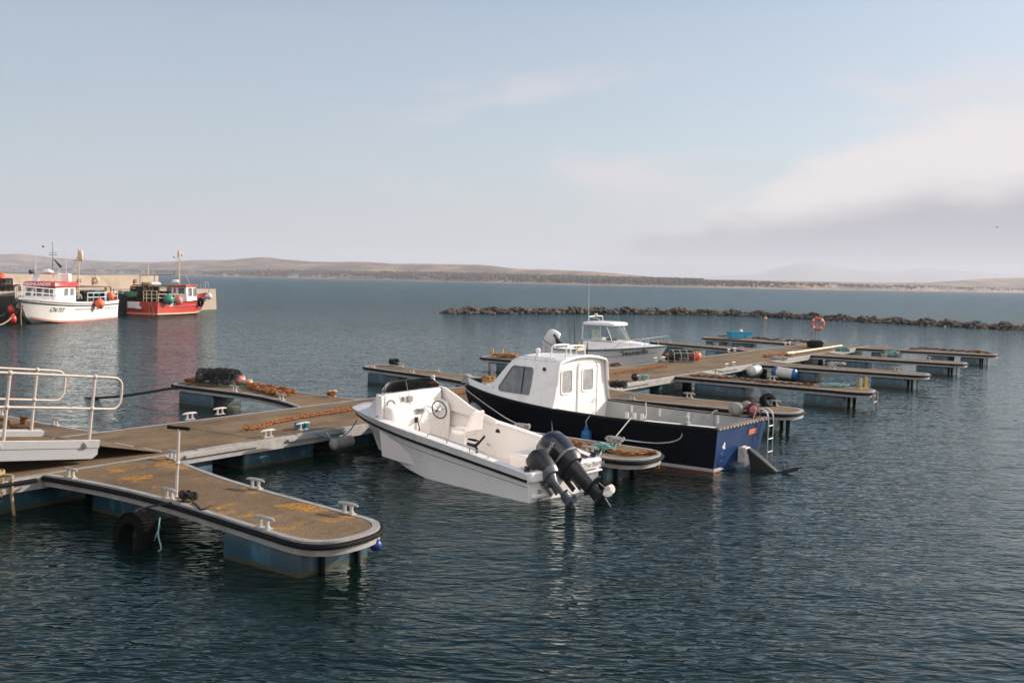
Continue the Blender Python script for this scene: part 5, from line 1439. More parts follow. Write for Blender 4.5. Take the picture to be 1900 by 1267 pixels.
chain('heap of rusty chain in the middle of the walkway near the ivory tube', A((1419, 662.5), (1430, 660.5), (1445, 660), (1460, 658.5), (1466, 660.5), (1450, 661.5), (1436, 662), (1455, 660)), .2, .024, .05, 'rust', 5, zj=.06)
chain('brown chain trailing along the farthest left finger pontoon past the fish boxes', A((1338, 625), (1360, 626), (1390, 627.5), (1420, 630.5), (1455, 633), (1500, 635.5)), .2, .028, .07, 'rust_dark', 6, zj=.06)
b = MB(); q = at(1217, 845, .44)
chain('rusty chain round the tip of the finger pontoon between the boats, one end hanging', A((955, 800), (985, 808), (1010, 814), (1040, 818), (1070, 825), (1093, 829), (1131, 838), (1150, 841), (1170, 843.5), (1190, 842.5), (1206, 840.5)) + [at(1214, 842, .52), at(1216.5, 850, .40), at(1217, 858, .33), at(1217, 868, .25)], .15, .016, .015, 'rust', 5)
chain('small rusty chain heap at the root of the pontoon behind the white wheelhouse', A((1134, 678), (1142, 677), (1149, 679), (1140, 679)), .17, .02, .04, 'rust_dark', 5, zj=.05)
chain('brown chain covering the finger pontoon just beyond the cuddy boat\'s bow', A((1262, 664), (1245, 661), (1228, 657.5), (1210, 654), (1225, 659), (1248, 664)), .2, .025, .06, 'rust_dark', 6, zj=.05)
# bent rusty bar and bracket on the leftmost pontoon
b = MB(); b.tube(spline([at(-30, 781, .53), at(-8, 778, .56), at(8, 778.5, .58), at(17, 783, .58), at(21, 790, .54), at(33, 793.5, .53), at(60, 794, .53)], 6), .035, 8); tag(obj('rusty_bar', b, M['rust_dark']), 'thick bent rusty bar lying behind the gangway', 'metal bar')
b = MB(); p = at(44, 787, DZ); b.box(p + Vector((0, 0, .06)), (.1, .1, .12)); b.box(p + Vector((.02, 0, .13)), (.16, .06, .03)); b.tube([p + Vector((-.04, 0, .08)), p + Vector((-.04, 0, .17))], .03, 8); tag(obj('rusty_bracket', b, M['rust_dark']), 'small rusty bracket standing behind the gangway near a white cleat', 'bracket')

def creel(label, p, rz, L=.62, W=.42, H=.40, netm='net', group='lobster creels', framem='net', slat='creelwood'):
    t = thing('lobster_creel', label, 'creel', p, rz, group)
    b = MB(); hoop = [(-W / 2, .03), (-W / 2, H * .45), (-W * .42, H * .75), (-W * .22, H * .95), (0, H), (W * .22, H * .95), (W * .42, H * .75), (W / 2, H * .45), (W / 2, .03)]
    for x in (-L / 2, -L / 6, L / 6, L / 2): b.tube([(x, y, z) for y, z in hoop], .016, 6)
    for y, z in (hoop[0], hoop[2], hoop[4], hoop[6], hoop[8]): b.tube([(-L / 2, y, z), (L / 2, y, z)], .012, 5)
    obj('frame', b, M[framem], t)
    b = MB()
    for k in range(6): b.box((0, -W / 2 + W * k / 5, .02), (L * 1.02, .05, .022))
    for x in (-L / 2, 0, L / 2): b.box((x, 0, .045), (.05, W, .02))
    obj('base', b, M[slat], t)
    b = MB(); n = 20
    fine = spline([(0, y, z) for y, z in hoop], 3)
    for i in range(n):
        x = -L / 2 + L * (i + .5) / n; b.tube([(x + .012 * math.sin(k * 1.7 + i), q.y * .985, q.z * .985) for k, q in enumerate(fine)], .007, 4)
    for k in range(1, len(fine) - 1): b.tube([(-L / 2 + L * i / 10, fine[k].y * .985, fine[k].z * .985 - .012 * math.sin(i * 2.2 + k)) for i in range(11)], .007, 4)
    for x in (-L / 2, L / 2):
        for k in range(1, 7): b.tube([(x, -W / 2 + W * k / 7, .03), (x, -W / 2 + W * k / 7, H * (.95 if 2 < k < 6 else .72))], .005, 4)
        for k in range(1, 6): b.tube([(x, -W / 2, H * k / 6), (x, W / 2, H * k / 6)], .005, 4)
    b.loft([[Vector((-L * .3, 0, H * .5)) + Vector((0, .09 * math.cos(a), .09 * math.sin(a))) for a in [i * .785 for i in range(8)]], [Vector((-.02, W * .45, H * .5)) + Vector((.1 * math.cos(a), 0, .1 * math.sin(a))) for a in [i * .785 for i in range(8)]]], True)
    obj('netting', b, M[netm], t)
    return t
yaw = math.atan2(-UX, UY)
p = at(390, 713, DZ + .01); creel('dark netted creel nearest the tip of its pontoon', p, yaw + .5, .6, .5, .43)
p = at(420, 714.5, DZ + .01); creel('dark netted creel between the other creel and the pink buoy', p, yaw + .1, .66, .5, .45)
p = at(1264, 671, DZ + .01); creel('creel with pale frame bars by the orange buoys on the walkway edge', p, yaw + .9, .85, .55, .46, framem='rope_grey')
rs5 = random.Random(5)
def bundle(name, label, cat, p, rx, ry, h_, m, turns=7, r=.014, group=None, parent=None):
    b = MB(); rs_ = random.Random(int(abs(p.x * 100 + p.y * 37)))
    for k in range(turns):
        a0 = rs_.uniform(0, 6.28); pts = []
        cx, cy = rs_.uniform(-.25, .25) * rx, rs_.uniform(-.25, .25) * ry; q = rs_.uniform(.55, 1)
        for i in range(14):
            a = a0 + i / 14 * 6.28 * rs_.uniform(.9, 1.05)
            pts.append(p + Vector((cx + rx * q * math.cos(a), cy + ry * q * math.sin(a), r + rs_.uniform(.1, 1) * h_)))
        b.tube(spline(pts, 2), r, 5)
    return tag(obj(name, b, m), label, cat, group)
def buoy(label, p, r, m, cat='buoy', name='buoy', group='buoys lying on the pontoons', eye=True):
    t = thing(name, label, cat, p, 0, group)
    b = MB(); b.ball((0, 0, r * .97), r, (1, 1, .97), 20, 14); obj('float_ball', b, M[m], t)
    b = MB(); b.torus((r * .55, -r * .3, r * 1.75), r * .2, r * .07, Matrix.Rotation(1.2, 4, 'X')); b.lathe([(r * .28, 0), (r * .22, r * .2)], 10, Matrix.Translation((r * .5, -r * .28, r * 1.6))); obj('eye', b, M[m], t)
    return t
buoy('faded pink ball buoy beside the dark creels', at(446, 714.5, DZ + .01), .145, 'pink')
buoy('small grey green buoy between the pink and peach buoys', at(454, 715.5, DZ + .01), .085, 'rope_aqua')
buoy('small peach buoy at the head of the chain heap', at(462.5, 716, DZ + .01), .10, 'peach')
buoy('red orange buoy tucked against the pale framed creel', at(1283.5, 667.5, DZ + .01), .15, 'red')
buoy('round orange buoy at the end of the row beside the pale framed creel', at(1292, 669, DZ + .01), .19, 'orange')
bundle('net_heap', 'dark green net heap behind the orange buoys', 'net', at(1283, 660, DZ), .35, .25, .3, M['rope_green'], 12, .02)
bundle('twine', 'tangle of green twine in front of the dark creels', 'rope', at(428, 718, DZ), .3, .1, .03, M['rope_green'], 6, .008)
bundle('weed_heap', 'brown rope and weed heap at the tip of the creel pontoon', 'rope', at(362, 710, DZ), .28, .2, .1, M['rust_dark'], 9, .02)
b = MB(); p = at(348, 716, .46); b.tube([p, p - Vector((0, 0, .12))], .012, 5); b.lathe([(.03, .0), (.075, -.05), (.09, -.2), (.05, -.24)], 10, Matrix.Translation(p - Vector((0, 0, .1)))); tag(obj('line_weight', b, M['rope_dark']), 'dark weight hanging from the tip of the creel pontoon', 'weight')
rope('mooring_rope', 'thick dark mooring rope sagging from the creel pontoon to the water', [at(352, 714, .50), at(340, 717, .46), at(300, 723.5, .36), at(260, 730, .25), at(225, 735, .14), at(190, 737.5, .05), at(165, 738.5, .0), at(150, 739, -.06)], .035, M['rope_dark'], 8)
# rope coil on the walkway edge at the far left of the picture
b = MB(); rs_ = random.Random(4)
for k in range(9):
    pts = []; q = rs_.uniform(.7, 1.0)
    for i in range(15):
        a = i / 14 * 6.28 + k; pts.append(P(7.25 + rs_.uniform(-.01, .01), -14.2, 0) + Vector((UX, UY, 0)) * .42 * q * math.cos(a) + Vector((UY, -UX, 0)) * .27 * q * math.sin(a) + Vector((0, 0, DZ + .03 + k * .008 + rs_.uniform(0, .03))))
    b.tube(spline(pts, 3), .021, 6)
cr = obj('rope_coil', b, M['rope_tan']); tag(cr, 'coil of thick tan rope on the walkway edge below the gangway', 'rope')
b = MB(); e0 = P(7.66, -13.98, DZ + .05)
b.tube(spline([e0 - Vector((.2, .05, 0)), e0, e0 + Vector((.05, -.07, -.06)), e0 + Vector((.06, -.09, -.3)), e0 + Vector((.1, -.1, -.62))], 6), .023, 6); obj('rope_end', b, M['rope_tan'], cr, world=True)
b = MB(); e1 = P(7.5, -13.93, DZ + .04)
for k in range(12): b.tube(spline([e1 + Vector((rs_.uniform(-.02, .02), .03, 0)), e1 + Vector((rs_.uniform(-.04, .03), -.04, -.06)), e1 + Vector((rs_.uniform(-.09, .05), -.06 + rs_.uniform(-.02, .02), -.27 + rs_.uniform(0, .07)))], 4), .009, 5)
obj('frayed_end', b, M['rope_tan'], cr, world=True)
# black rope on the near finger's cleat, tyre below it, green line
bundle('black_rope', 'knotted black rope on the cleat beside the tee post', 'rope', at(350, 930, DZ), .11, .07, .12, M['rope_dark'], 9, .013)
rope('rope_tail', 'black and white rope tail lying on the nearest finger pontoon', A((358, 932), (366, 938), (372, 944), (382, 943.5), (390, 938), z=DZ + .015), .013, M['rope_dark'])
def tyre(label, p, RR, r, M3, m='tyre', group='old tyres hung along the pontoons'):
    t = thing('tyre', label, 'tyre', p, 0, group)
    b = MB(); rings = []
    for k in range(32):
        a = 2 * math.pi * k / 32; cs = []
        for u_, v_ in ((-.75, -.95), (-.2, -1), (.55, -.9), (.95, -.5), (1, 0), (.95, .5), (.55, .9), (-.2, 1), (-.75, .95), (-.6, .5), (-.6, -.5)):
            rr = RR + u_ * r * .75; cs.append(M3 @ Vector((rr * math.cos(a), rr * math.sin(a), v_ * r)))
        rings.append(cs)
    rings.append(rings[0]); b.loft(rings, True); obj('carcass', b, M[m], t)
    b = MB()
    for k in range(40):
        a = 2 * math.pi * k / 40; d = Vector((math.cos(a), math.sin(a), 0)); q = d * (RR + r * .75)
        for s_ in (-.5, .5): b.box(M3 @ (q + Vector((0, 0, s_ * r))), (r * .16, r * .28, r * .8), (M3.to_3x3() @ Matrix.Rotation(a, 3, 'Z')))
    obj('tread', b, M[m], t)
    return t
Mt = Matrix.Rotation(-AZ, 4, 'Z') @ Matrix.Rotation(R(90), 4, 'X')
ty = tyre('black tyre hanging into the water from the nearest finger pontoon', P(7.70, -11.1, .10), .25, .105, Matrix.Rotation(-AZ, 4, 'Z') @ Matrix.Rotation(R(90), 4, 'Y') @ Matrix.Rotation(.2, 4, 'X') if False else Matrix.Rotation(AZ * -1 + R(0), 4, 'Z') @ Matrix.Rotation(R(82), 4, 'X'))
rope('tyre_line', 'black line from the cleat down to the hanging tyre', [at(344, 927, .56), at(334, 930, .50), P(7.83, -11.2, .44), P(7.72, -11.12, .36)], .014, M['rope_dark'])
rope('green_line', 'looped thin green line hanging by the tyre', [P(7.82, -10.75, .40), P(7.76, -10.7, .2), P(7.74, -10.62, .02), P(7.74, -10.85, -.02), P(7.76, -10.78, .12), P(7.8, -10.72, .3)], .009, M['rope_aqua'])
b = MB(); p = P(8.83, -7.98, .30); b.ball(p, .075, n=16, m=12); b.lathe([(.03, .07), (.022, .12)], 8, Matrix.Translation(p))
fo = obj('ball_fender', b, M['cobalt']); tag(fo, 'small dark cobalt ball fender under the nearest finger\'s rounded tip', 'fender', 'fenders around the pontoons')
b = MB(); b.tube([p + Vector((0, 0, .1)), p + Vector((-.03, .02, .2))], .01, 6); obj('lanyard', b, M['rope_tan'], fo, world=True)
# fender under the walkway at the white boat's bow
def cyl_fender(label, p, d, L, r, m, ends=None, ribs=False, group='fenders around the pontoons', line=None):
    d = Vector(d).normalized(); t = thing('cylinder_fender', label, 'fender', p, 0, group)
    rot = Vector((0, 0, 1)).rotation_difference(d).to_matrix().to_4x4()
    b = MB(); pr = [(.02, -L / 2 - r * .4), (r * .7, -L / 2 - r * .2), (r, -L / 2 + r * .15)]
    if ribs:
        for k in range(9):
            z = -L / 2 + L * (k + .5) / 9; pr += [(r * .93, z - L / 20), (r, z - L / 40), (r, z + L / 40), (r * .93, z + L / 20)]
    pr += [(r, L / 2 - r * .15), (r * .7, L / 2 + r * .2), (.02, L / 2 + r * .4)]
    b.lathe(pr, 18, rot); obj('body', b, M[m], t)
    if ends:
        for s_ in (-1, 1):
            b = MB(); b.lathe([(r * 1.02, s_ * (L / 2 - r * .5)), (r * 1.02, s_ * (L / 2 - r * .05)), (r * .72, s_ * (L / 2 + r * .25)), (.02, s_ * (L / 2 + r * .45))], 18, rot); obj('end_cap', b, M[ends], t)
    if line:
        for a_, c_ in line: b = MB(); b.tube([Vector(a_) - Vector(p), Vector(c_) - Vector(p)], .012, 6); obj('lanyard', b, M['rope_grey'], t)
    return t
ud = (UX, UY, 0)
p = P(14.1, -13.66, .27); cyl_fender('grubby grey cylinder fender under the walkway at the white boat\'s bow', p, ud, .5, .12, 'greyfender', line=[(p + Vector(ud) * .2, P(14.35, -13.9, .48)), (p - Vector(ud) * .2, P(13.9, -13.9, .48))])
rope('teal_rope', 'teal rope sagging from a walkway cleat to the white boat\'s bow', [at(563, 795, .57), at(568, 799, .53), at(590, 806, .46), at(615, 812, .42), at(632, 811, .43), at(648, 800, .52), at(662, 780, .66)], .013, M['rope_teal'])
bundle('teal_knot', 'bundle of teal rope wound round a walkway cleat', 'rope', at(560, 796, DZ), .12, .09, .13, M['rope_teal'], 10, .012)
p = P(38.1, -13.66, .33); cyl_fender('ribbed white cylinder fender hung on the walkway edge', P(36.2, -13.66, .30), ud, .72, .2, 'whitefender', ribs=True)
vd = (UY, -UX, 0)
cyl_fender('white cylinder fender with blue ends on the bare finger pontoon', P(36.44, -12.55, .26), (UY, -UX, -.08), .80, .2, 'whitefender', 'bluefender')
cyl_fender('white fender hanging at the pontoon beyond the cuddy boat\'s bow', P(37.2, -18.3, .42), vd, .7, .13, 'whitefender')
p = at(803, 712, .55); t = thing('pear_fender', 'brown and cream pear fender hanging beyond the walkway, behind the smoked windscreen', 'fender', p, 0, 'fenders around the pontoons')
b = MB(); b.lathe([(.01, -.18), (.05, -.16), (.085, -.08), (.09, 0), (.07, .1), (.05, .17), (.06, .22), (.03, .25)], 14); obj('body', b, M['peach'], t); b = MB(); b.lathe([(.07, .1), (.055, .17), (.066, .22), (.035, .255)], 14); obj('neck', b, M['whitefender'], t)
# bits along the walkway
p = at(1178, 706, DZ); buoy('black ball buoy on the walkway beside a cleat', p, .12, 'black')
bundle('black_rope', 'tangled black rope at the walkway edge right of the white wheelhouse', 'rope', at(1148, 722, DZ - .02), .22, .15, .22, M['rope_dark'], 11, .016)
bundle('grey_rope', 'grey rope bundle on the walkway cleat next to the black ball buoy', 'rope', at(1196, 706, DZ), .1, .08, .16, M['rope_aqua'], 7, .013)
bundle('grey_rope', 'grey rope heap at the root of the bare finger pontoon', 'rope', at(1447, 671, DZ), .28, .2, .2, M['rope_grey'], 10, .02)
bundle('aqua_rope', 'pale blue rope bundle on the finger pontoon second from the far end', 'rope', at(1563, 655, DZ), .3, .2, .28, M['rope_aqua'], 12, .02)
bundle('aqua_rope', 'pale blue rope wound round the cleat halfway along the next to last finger pontoon', 'rope', at(1655, 661, DZ), .3, .15, .22, M['rope_aqua'], 10, .02)
bundle('grey_rope', 'pale rope heap on the bare finger pontoon next to its middle cleat', 'rope', at(1553, 679, DZ), .28, .12, .14, M['rope_grey'], 9, .018)
bundle('grey_net', 'grey green net and rope by the yellow uprights', 'net', at(1548, 718, DZ), .5, .15, .1, M['rope_aqua'], 10, .013)
bundle('brown_rope', 'small brown rope heap beside the left pontoon\'s yellow uprights', 'rope', at(942, 664.5, DZ), .5, .2, .16, M['brownrope'], 12, .025)
bundle('dark_weed', 'dark lump of rope on the edge of the empty finger pontoon', 'rope', at(732, 679, DZ), .16, .12, .22, M['net'], 10, .025)
bundle('rusty_shackles', 'rusty shackles heaped on the walkway cleat behind the long chain', 'shackle', at(614, 737, DZ + .02), .1, .07, .13, M['rust'], 7, .016)
bundle('aqua_rope', 'pale blue rope coil on the tip of the pontoon between the boats', 'rope', at(1120, 838, DZ), .2, .1, .14, M['rope_aqua'], 11, .013)
b = MB(); b.tube([at(1459, 656.5, .58), at(1472, 654.5, .58)], .085, 10); b.tube([at(1470, 654.8, .58), at(1561, 641.5, .58)], .06, 10); tag(obj('plastic_tube', b, M['ivory']), 'long ivory plastic tube lying along the walkway', 'tube')
p = at(1512, 645, DZ); t = thing('black_tub', 'black round tub at the foot of the lifebuoy post', 'tub', p); b = MB(); b.lathe([(.36, 0), (.43, .3), (.45, .33), (.41, .33), (.37, .08), (.02, .06)], 22); obj('body', b, M['black'], t); b = MB(); b.torus((0, 0, .33), .435, .03); obj('rim', b, M['black'], t)
p = at(1513, 636.5, DZ); t = thing('lifebuoy_post', 'grey steel post holding the lifebuoy at the end of the walkway', 'post', p); b = MB(); b.tube([(0, 0, 0), (.02, 0, 1.42)], .035, 10); b.box((0, 0, .01), (.25, .25, .02)); obj('pole', b, M['grey'], t); b = MB(); b.tube([(-.1, -.06, 1.33), (.14, -.06, 1.33)], .02, 6); b.tube([(-.3, -.05, 1.0), (.34, -.05, 1.0)], .018, 6); obj('hanger', b, M['grey'], t)
def lifebuoy(label, p, RR, r, tilt=90, yw=0, group='orange lifebuoys'):
    t = thing('lifebuoy', label, 'lifebuoy', p, yw, group); mt_ = Matrix.Rotation(R(tilt), 4, 'X')
    b = MB(); b.torus((0, 0, 0), RR, r, mt_, 30, 10); obj('ring', b, M['orangering'], t)
    for k in range(4):
        a = k * math.pi / 2 + .785; b = MB(); pts = [mt_ @ Vector((RR * math.cos(a + d), RR * math.sin(a + d), 0)) for d in (-.1, 0, .1)]; b.tube(pts, r * 1.05, 10); obj('band', b, M['white'], t)
    b = MB(); b.tube([mt_ @ Vector((RR * 1.28 * math.cos(a) * (1 - .06 * abs(math.sin(2 * a + 1.57))), RR * 1.28 * math.sin(a) * (1 - .06 * abs(math.sin(2 * a + 1.57))), 0)) for a in [i * 2 * math.pi / 32 for i in range(32)]], .012, 5, closed=True); obj('grab_line', b, M['rope_grey'], t)
    return t
M['orangering'] = mat('orange_lifebuoy', (.5, .1, .045), .55, 0, .15, 5, dirt=.2, dirt_c=(.3, .08, .05))
lifebuoy('orange lifebuoy on the post at the end of the walkway', p + Vector((.04, -.13, 1.03)), .285, .085, 84, R(-12))
def fish_box(label, p, rz, m='teal'):
    t = thing('fish_box', label, 'fish box', p, rz, 'turquoise fish boxes'); b = MB(); W, D, Hh, th_ = .40, .27, .34, .03
    o_ = lambda s_, z: [Vector((a * W * s_, c * D * s_, z)) for a, c in ((-1, -1), (1, -1), (1, 1), (-1, 1))]
    b.loft([o_(.93, 0), o_(1, Hh), o_(.93, Hh), o_(.87, .04)], True, True, True); obj('body', b, M[m], t, bevel=.01)
    b = MB(); b.loft([o_(1.05, Hh - .05), o_(1.05, Hh + .005), o_(.98, Hh + .005)], True); obj('rim', b, M[m], t)
    return t
fish_box('turquoise fish box left of the white canister', at(1364, 626.5, DZ + .06), .3); fish_box('pale turquoise fish box right of the white canister', at(1381, 627, DZ + .02), .2)
p = at(1374, 627, DZ); t = thing('canister', 'white canister standing between the turquoise fish boxes', 'canister', p); b = MB(); b.lathe([(.1, 0), (.11, .3), (.1, .42), (.05, .48)], 14); obj('body', b, M['white'], t); b = MB(); b.lathe([(.055, .47), (.055, .55)], 10); obj('cap', b, M['rope_grey'], t)
tyre('black tyre standing at the far edge of the pontoon behind the navy boat', at(1427, 752, .52) + Vector((0, .05, .06)), .17, .08, Matrix.Rotation(.5, 4, 'Z') @ Matrix.Rotation(R(62), 4, 'X'))
# gear of the navy boat
fz = Matrix.Translation(NB.location) @ Matrix.Rotation(NB.rotation_euler.z, 4, 'Z')
p = fz @ Vector((2.62, 1.31, .34)); t = thing('hanging_fender', 'blue sausage fender hanging on the navy hull', 'fender', p, 0, 'fenders around the pontoons')
b = MB(); b.lathe([(.01, -.2), (.06, -.19), (.1, -.14), (.105, 0), (.105, .13), (.09, .2), (.04, .24), (.04, .29), (.02, .31)], 16); obj('body', b, M['bluefender'], t)
b = MB(); e_ = fz @ Vector((2.6, 1.08, .87)) - p; b.tube(spline([Vector((0, 0, .3)), Vector((.0, .0, .42)), e_ + Vector((-.0, 0, .03)), e_ + Vector((.05, .06, -.03))], 5), .01, 6); obj('lanyard', b, M['rope_grey'], t)
rope('mooring_rope', 'thin grey mooring rope from the navy boat\'s bow back to the pontoon between the boats', [fz @ Vector((6.62, .30, 1.10)), fz @ Vector((6.5, .5, 1.0)), at(930, 770, .78), at(968, 790, .62), t_edge['finger_pontoon.001'](2.9, 1) + Vector((0, 0, .1))], .012, M['rope_grey'])
rope('mooring_rope', 'thin grey rope rising from the tip cleat to the navy boat\'s gunwale', [t_edge['finger_pontoon.001'](5.1, 1) + Vector((0, 0, .11)), fz @ Vector((1.72, 1.10, .88))], .012, M['rope_grey'])
rope('mooring_rope', 'pale rope stretched across the navy boat\'s cockpit', [fz @ Vector((1.5, .98, .88)), fz @ Vector((2.0, .05, .80)), fz @ Vector((2.6, -.95, .92))], .014, M['rope_grey'])
rope('mooring_rope', 'slack grey rope sagging from the tip cleat to the navy boat\'s samson post', [t_edge['finger_pontoon.001'](5.1, 1) + Vector((0, 0, .1)), at(1220, 822, .50), at(1262, 813, .60), fz @ Vector((.62, 1.08, .88)), fz @ Vector((.55, 1.03, .92))], .012, M['rope_grey'])
for w_, lb in ((5.1, 'grey rope turns on the tip cleat beside the navy hull'), (2.9, 'grey rope turns on the cleat halfway between the two near boats')):
    bundle('rope_turns', lb, 'rope', t_edge['finger_pontoon.001'](w_, 1), .15, .09, .12, M['rope_grey'], 8, .013)
bundle('brown_rope', 'coil of orange brown rope on the navy boat\'s foredeck', 'rope', fz @ Vector((6.18, .05, 1.12)), .14, .12, .16, M['brownrope'], 12, .02)
bundle('black_rope', 'black rope draped at the navy boat\'s stem', 'rope', fz @ Vector((6.5, .05, 1.13)), .16, .1, .07, M['rope_dark'], 7, .02)
q = fz @ Vector((.38, -1.0, .86))
b = MB(); b.ball(q + Vector((-.12, -.02, .13)), .16, (1.0, .8, .85), 14, 10); b.ball(q + Vector((.1, .05, .2)), .12, (1, .8, .8), 12, 8); tag(obj('cloth_bag', b, M['bagcloth']), 'crumpled grey bag on the navy boat\'s starboard quarter', 'bag')
b = MB(); b.ball(q + Vector((.2, -.08, .14)), .14, (.9, .8, .95), 14, 10); b.tube([q + Vector((.1, -.1, .2)), q + Vector((.2, -.2, .0)), q + Vector((.24, -.2, -.15))], .05, 8); tag(obj('red_jacket', b, M['maroon']), 'maroon jacket heaped beside the grey bag', 'jacket')
b = MB(); b.ball(q + Vector((.19, -.18, .14)), .075, (1, .6, 1.2), 10, 8); tag(obj('pink_cloth', b, M['pinkcloth']), 'pink cloth lying on the maroon jacket', 'cloth')
rope('rope_loop', 'pale rope loop hanging over the navy boat\'s starboard side', [fz @ Vector((.95, -1.06, .9)), fz @ Vector((1.02, -.98, .84)), fz @ Vector((1.0, -.95, .5)), fz @ Vector((1.1, -.94, .3))], .02, M['rope_grey'])
# grey outboard leg and silver barrel beyond the navy boat's bow
p = at(886, 768, .42); t = thing('silver_barrel', 'silver grey barrel fender under the navy boat\'s bow', 'fender', p, 0, 'fenders around the pontoons')
rot = Vector((0, 0, 1)).rotation_difference((at(905, 792, .2) - at(884, 745, .62)).normalized()).to_matrix().to_4x4()
b = MB(); b.lathe([(.02, -.38), (.1, -.37), (.16, -.33), (.18, -.2), (.185, 0), (.18, .2), (.15, .36), (.03, .4)], 20, rot); obj('body', b, M['silverbag'], t)
b = MB(); b.lathe([(.1685, -.3), (.165, -.335), (.12, -.375), (.02, -.385)], 20, rot @ Matrix.Translation((0, 0, -.002)) @ Matrix.Scale(1.03, 4)); obj('end_cap', b, M['green'], t)
b = MB(); b.tube(spline([rot @ Vector((-.1, -.16, -.26)), rot @ Vector((-.05, -.2, -.12)), rot @ Vector((.08, -.19, -.12)), rot @ Vector((.12, -.14, -.26))], 5), .014, 6); obj('lashing', b, M['rope_tan'], t)
b = MB(); fr_ = [rot @ Vector((.19 * math.sin(a), -.19 * math.cos(a), z)) for z in (.1, .3) for a in (.0, .12, .24, .36)]; b.add(fr_, [(0, 1, 5, 4), (1, 2, 6, 5), (2, 3, 7, 6)]); obj('sticker', b, M['teal'], t)
rope('bow_line', 'thin line hanging straight down from the navy boat\'s bow', [fz @ Vector((6.7, .26, 1.1)), fz @ Vector((6.66, .34, .8)), fz @ Vector((6.6, .4, .45))], .01, M['rope_grey'])
bundle('grey_rope', 'grey blue rope heap between the white boat\'s seat and the silver barrel', 'rope', at(866, 775, DZ), .2, .16, .14, M['grey'], 10, .02)
rope('stern_line', 'thin pale line from the white boat\'s starboard side across its cockpit', [at(868, 775, .66), at(876, 795, .5), at(886, 812, .44), at(908, 826, .42)], .009, M['rope_aqua'])
rope('stern_line', 'pale line from the white boat\'s transom to the pontoon\'s tip', [at(1103, 843, .56), at(1110, 852, .46), at(1112, 845, .5), at(1116, 838, .53)], .012, M['rope_aqua'])
# mooring buoys, gull
b = None
for x, y, r_, lb in ((1420, 592.8, .17, 'small pale orange mooring buoy floating inside the breakwater'), (1242, 642.5, .0, '')):
    if r_:
        p = at(x, y, 0); t = thing('mooring_buoy', lb, 'buoy', p); b = MB(); b.ball((0, 0, .1), r_); obj('float_ball', b, M['peach'], t); b = MB(); b.lathe([(.03, .25), (.03, .36)], 8); b.torus((0, 0, .38), .04, .012, Matrix.Rotation(R(90), 4, 'X')); obj('eye', b, M['grey'], t)
p = atd(1850, 422, 190); b = MB()
b.loft([[p + Vector((x, r2 * math.cos(a) * 1, r2 * math.sin(a))) for a in [i * .785 for i in range(8)]] for x, r2 in ((-.26, .01), (-.16, .05), (0, .08), (.14, .06), (.2, .04), (.27, .01))], True, True, True)
for s_ in (-1, 1):
    w_ = [p + Vector((.06, 0, .03)), p + Vector((-.1, 0, .03)), p + Vector((-.03, s_ * .32, .16)), p + Vector((.08, s_ * .32, .17)), p + Vector((-.14, s_ * .68, .08)), p + Vector((-.06, s_ * .7, .09))]
    b.add(w_ + [q - Vector((0, 0, .012)) for q in w_], [(0, 1, 2, 3), (3, 2, 4, 5), (6, 7, 8, 9), (9, 8, 10, 11)])
tag(obj('gull', b, M['grey']), 'gull flying low in front of the grey cloud', 'bird')
# ------------------------------------------------------------------ harbour wall and fishing boats
M['stone'] = mat('weathered_sandstone_concrete', (.40, .32, .25), .85, 0, .3, .5, dirt=.55, dirt_c=(.22, .19, .15), bmp=.03, bscale=3, fine=.18)
M['weedstone'] = mat('weeded_dark_wall', (.06, .06, .045), .85, 0, .5, .8, dark=(.02, .022, .015), bmp=.04, bscale=4, stretch=(1, 1, .5))
QD = Vector((math.sin(R(8)), math.cos(R(8)), 0)); QN = Vector((QD.y, -QD.x, 0))
def Q(a, n, z): return Vector((-36.3, 58, 0)) + QD * a + QN * n + Vector((0, 0, z))
QL = 44.0
qt = thing('harbour_wall', 'long stone harbour wall behind the two fishing boats', 'harbour wall', Q(20, -3, 0)); qt['kind'] = 'thing'
b = MB(); b.loft([[Q(a, n, z) for n, z in ((-6, -1), (0, -1), (-.12, 2.05), (-6, 2.05))] for a in (-14, QL)], True, True, True); obj('quay', b, M['stone'], qt, world=True)
b = MB(); b.loft([[Q(a, n, z) for n, z in ((.004, -1), (.06, -1), (-.02, 1.55), (-.11, 1.75))] for a in (-14, QL - 14)], True, True, True); obj('weed_band', b, M['weedstone'], qt, world=True)
b = MB(); b.loft([[Q(a, n, z) for n, z in ((-4.9, 2.03), (-4.0, 2.03), (-4.05, zt), (-4.8, zt))] for a, zt in ((-14, 3.3), (27.2, 3.24), (35.2, 3.32), (39.6, 3.34))], True, True, True); obj('parapet', b, M['stone'], qt, world=True)
b = MB(); b.loft([[Q(QL, -6, -1), Q(QL, 0, -1), Q(QL, -.1, 2.05), Q(QL, -6, 2.05)], [Q(QL + 1.2, -5, -1), Q(QL + 1.2, -.7, -1), Q(QL + 1.1, -.8, 2.03), Q(QL + 1.1, -5, 2.03)]], True, False, True); obj('round_end', b, M['stone'], qt, world=True, bevel=.2)
b = MB()
for a in (QL - 1.8, QL - 1.2): b.tube(spline([Q(a, -.4, 1.0), Q(a, -.4, 2.6), Q(a, -.55, 2.75), Q(a, -.8, 2.75), Q(a, -.9, 2.6), Q(a, -.9, 2.05)], 4), .035, 6)
obj('ladder_hoops', b, M['galv'], qt, world=True)
p = Q(38.2, -4.4, 3.3); t = thing('wall_pole', 'thin pole standing on the harbour wall beside the red boat', 'pole', p); b = MB(); b.tube([(0, 0, 0), (0, 0, 1.15)], [.07, .05], 8); obj('pole', b, M['ivory'], t)
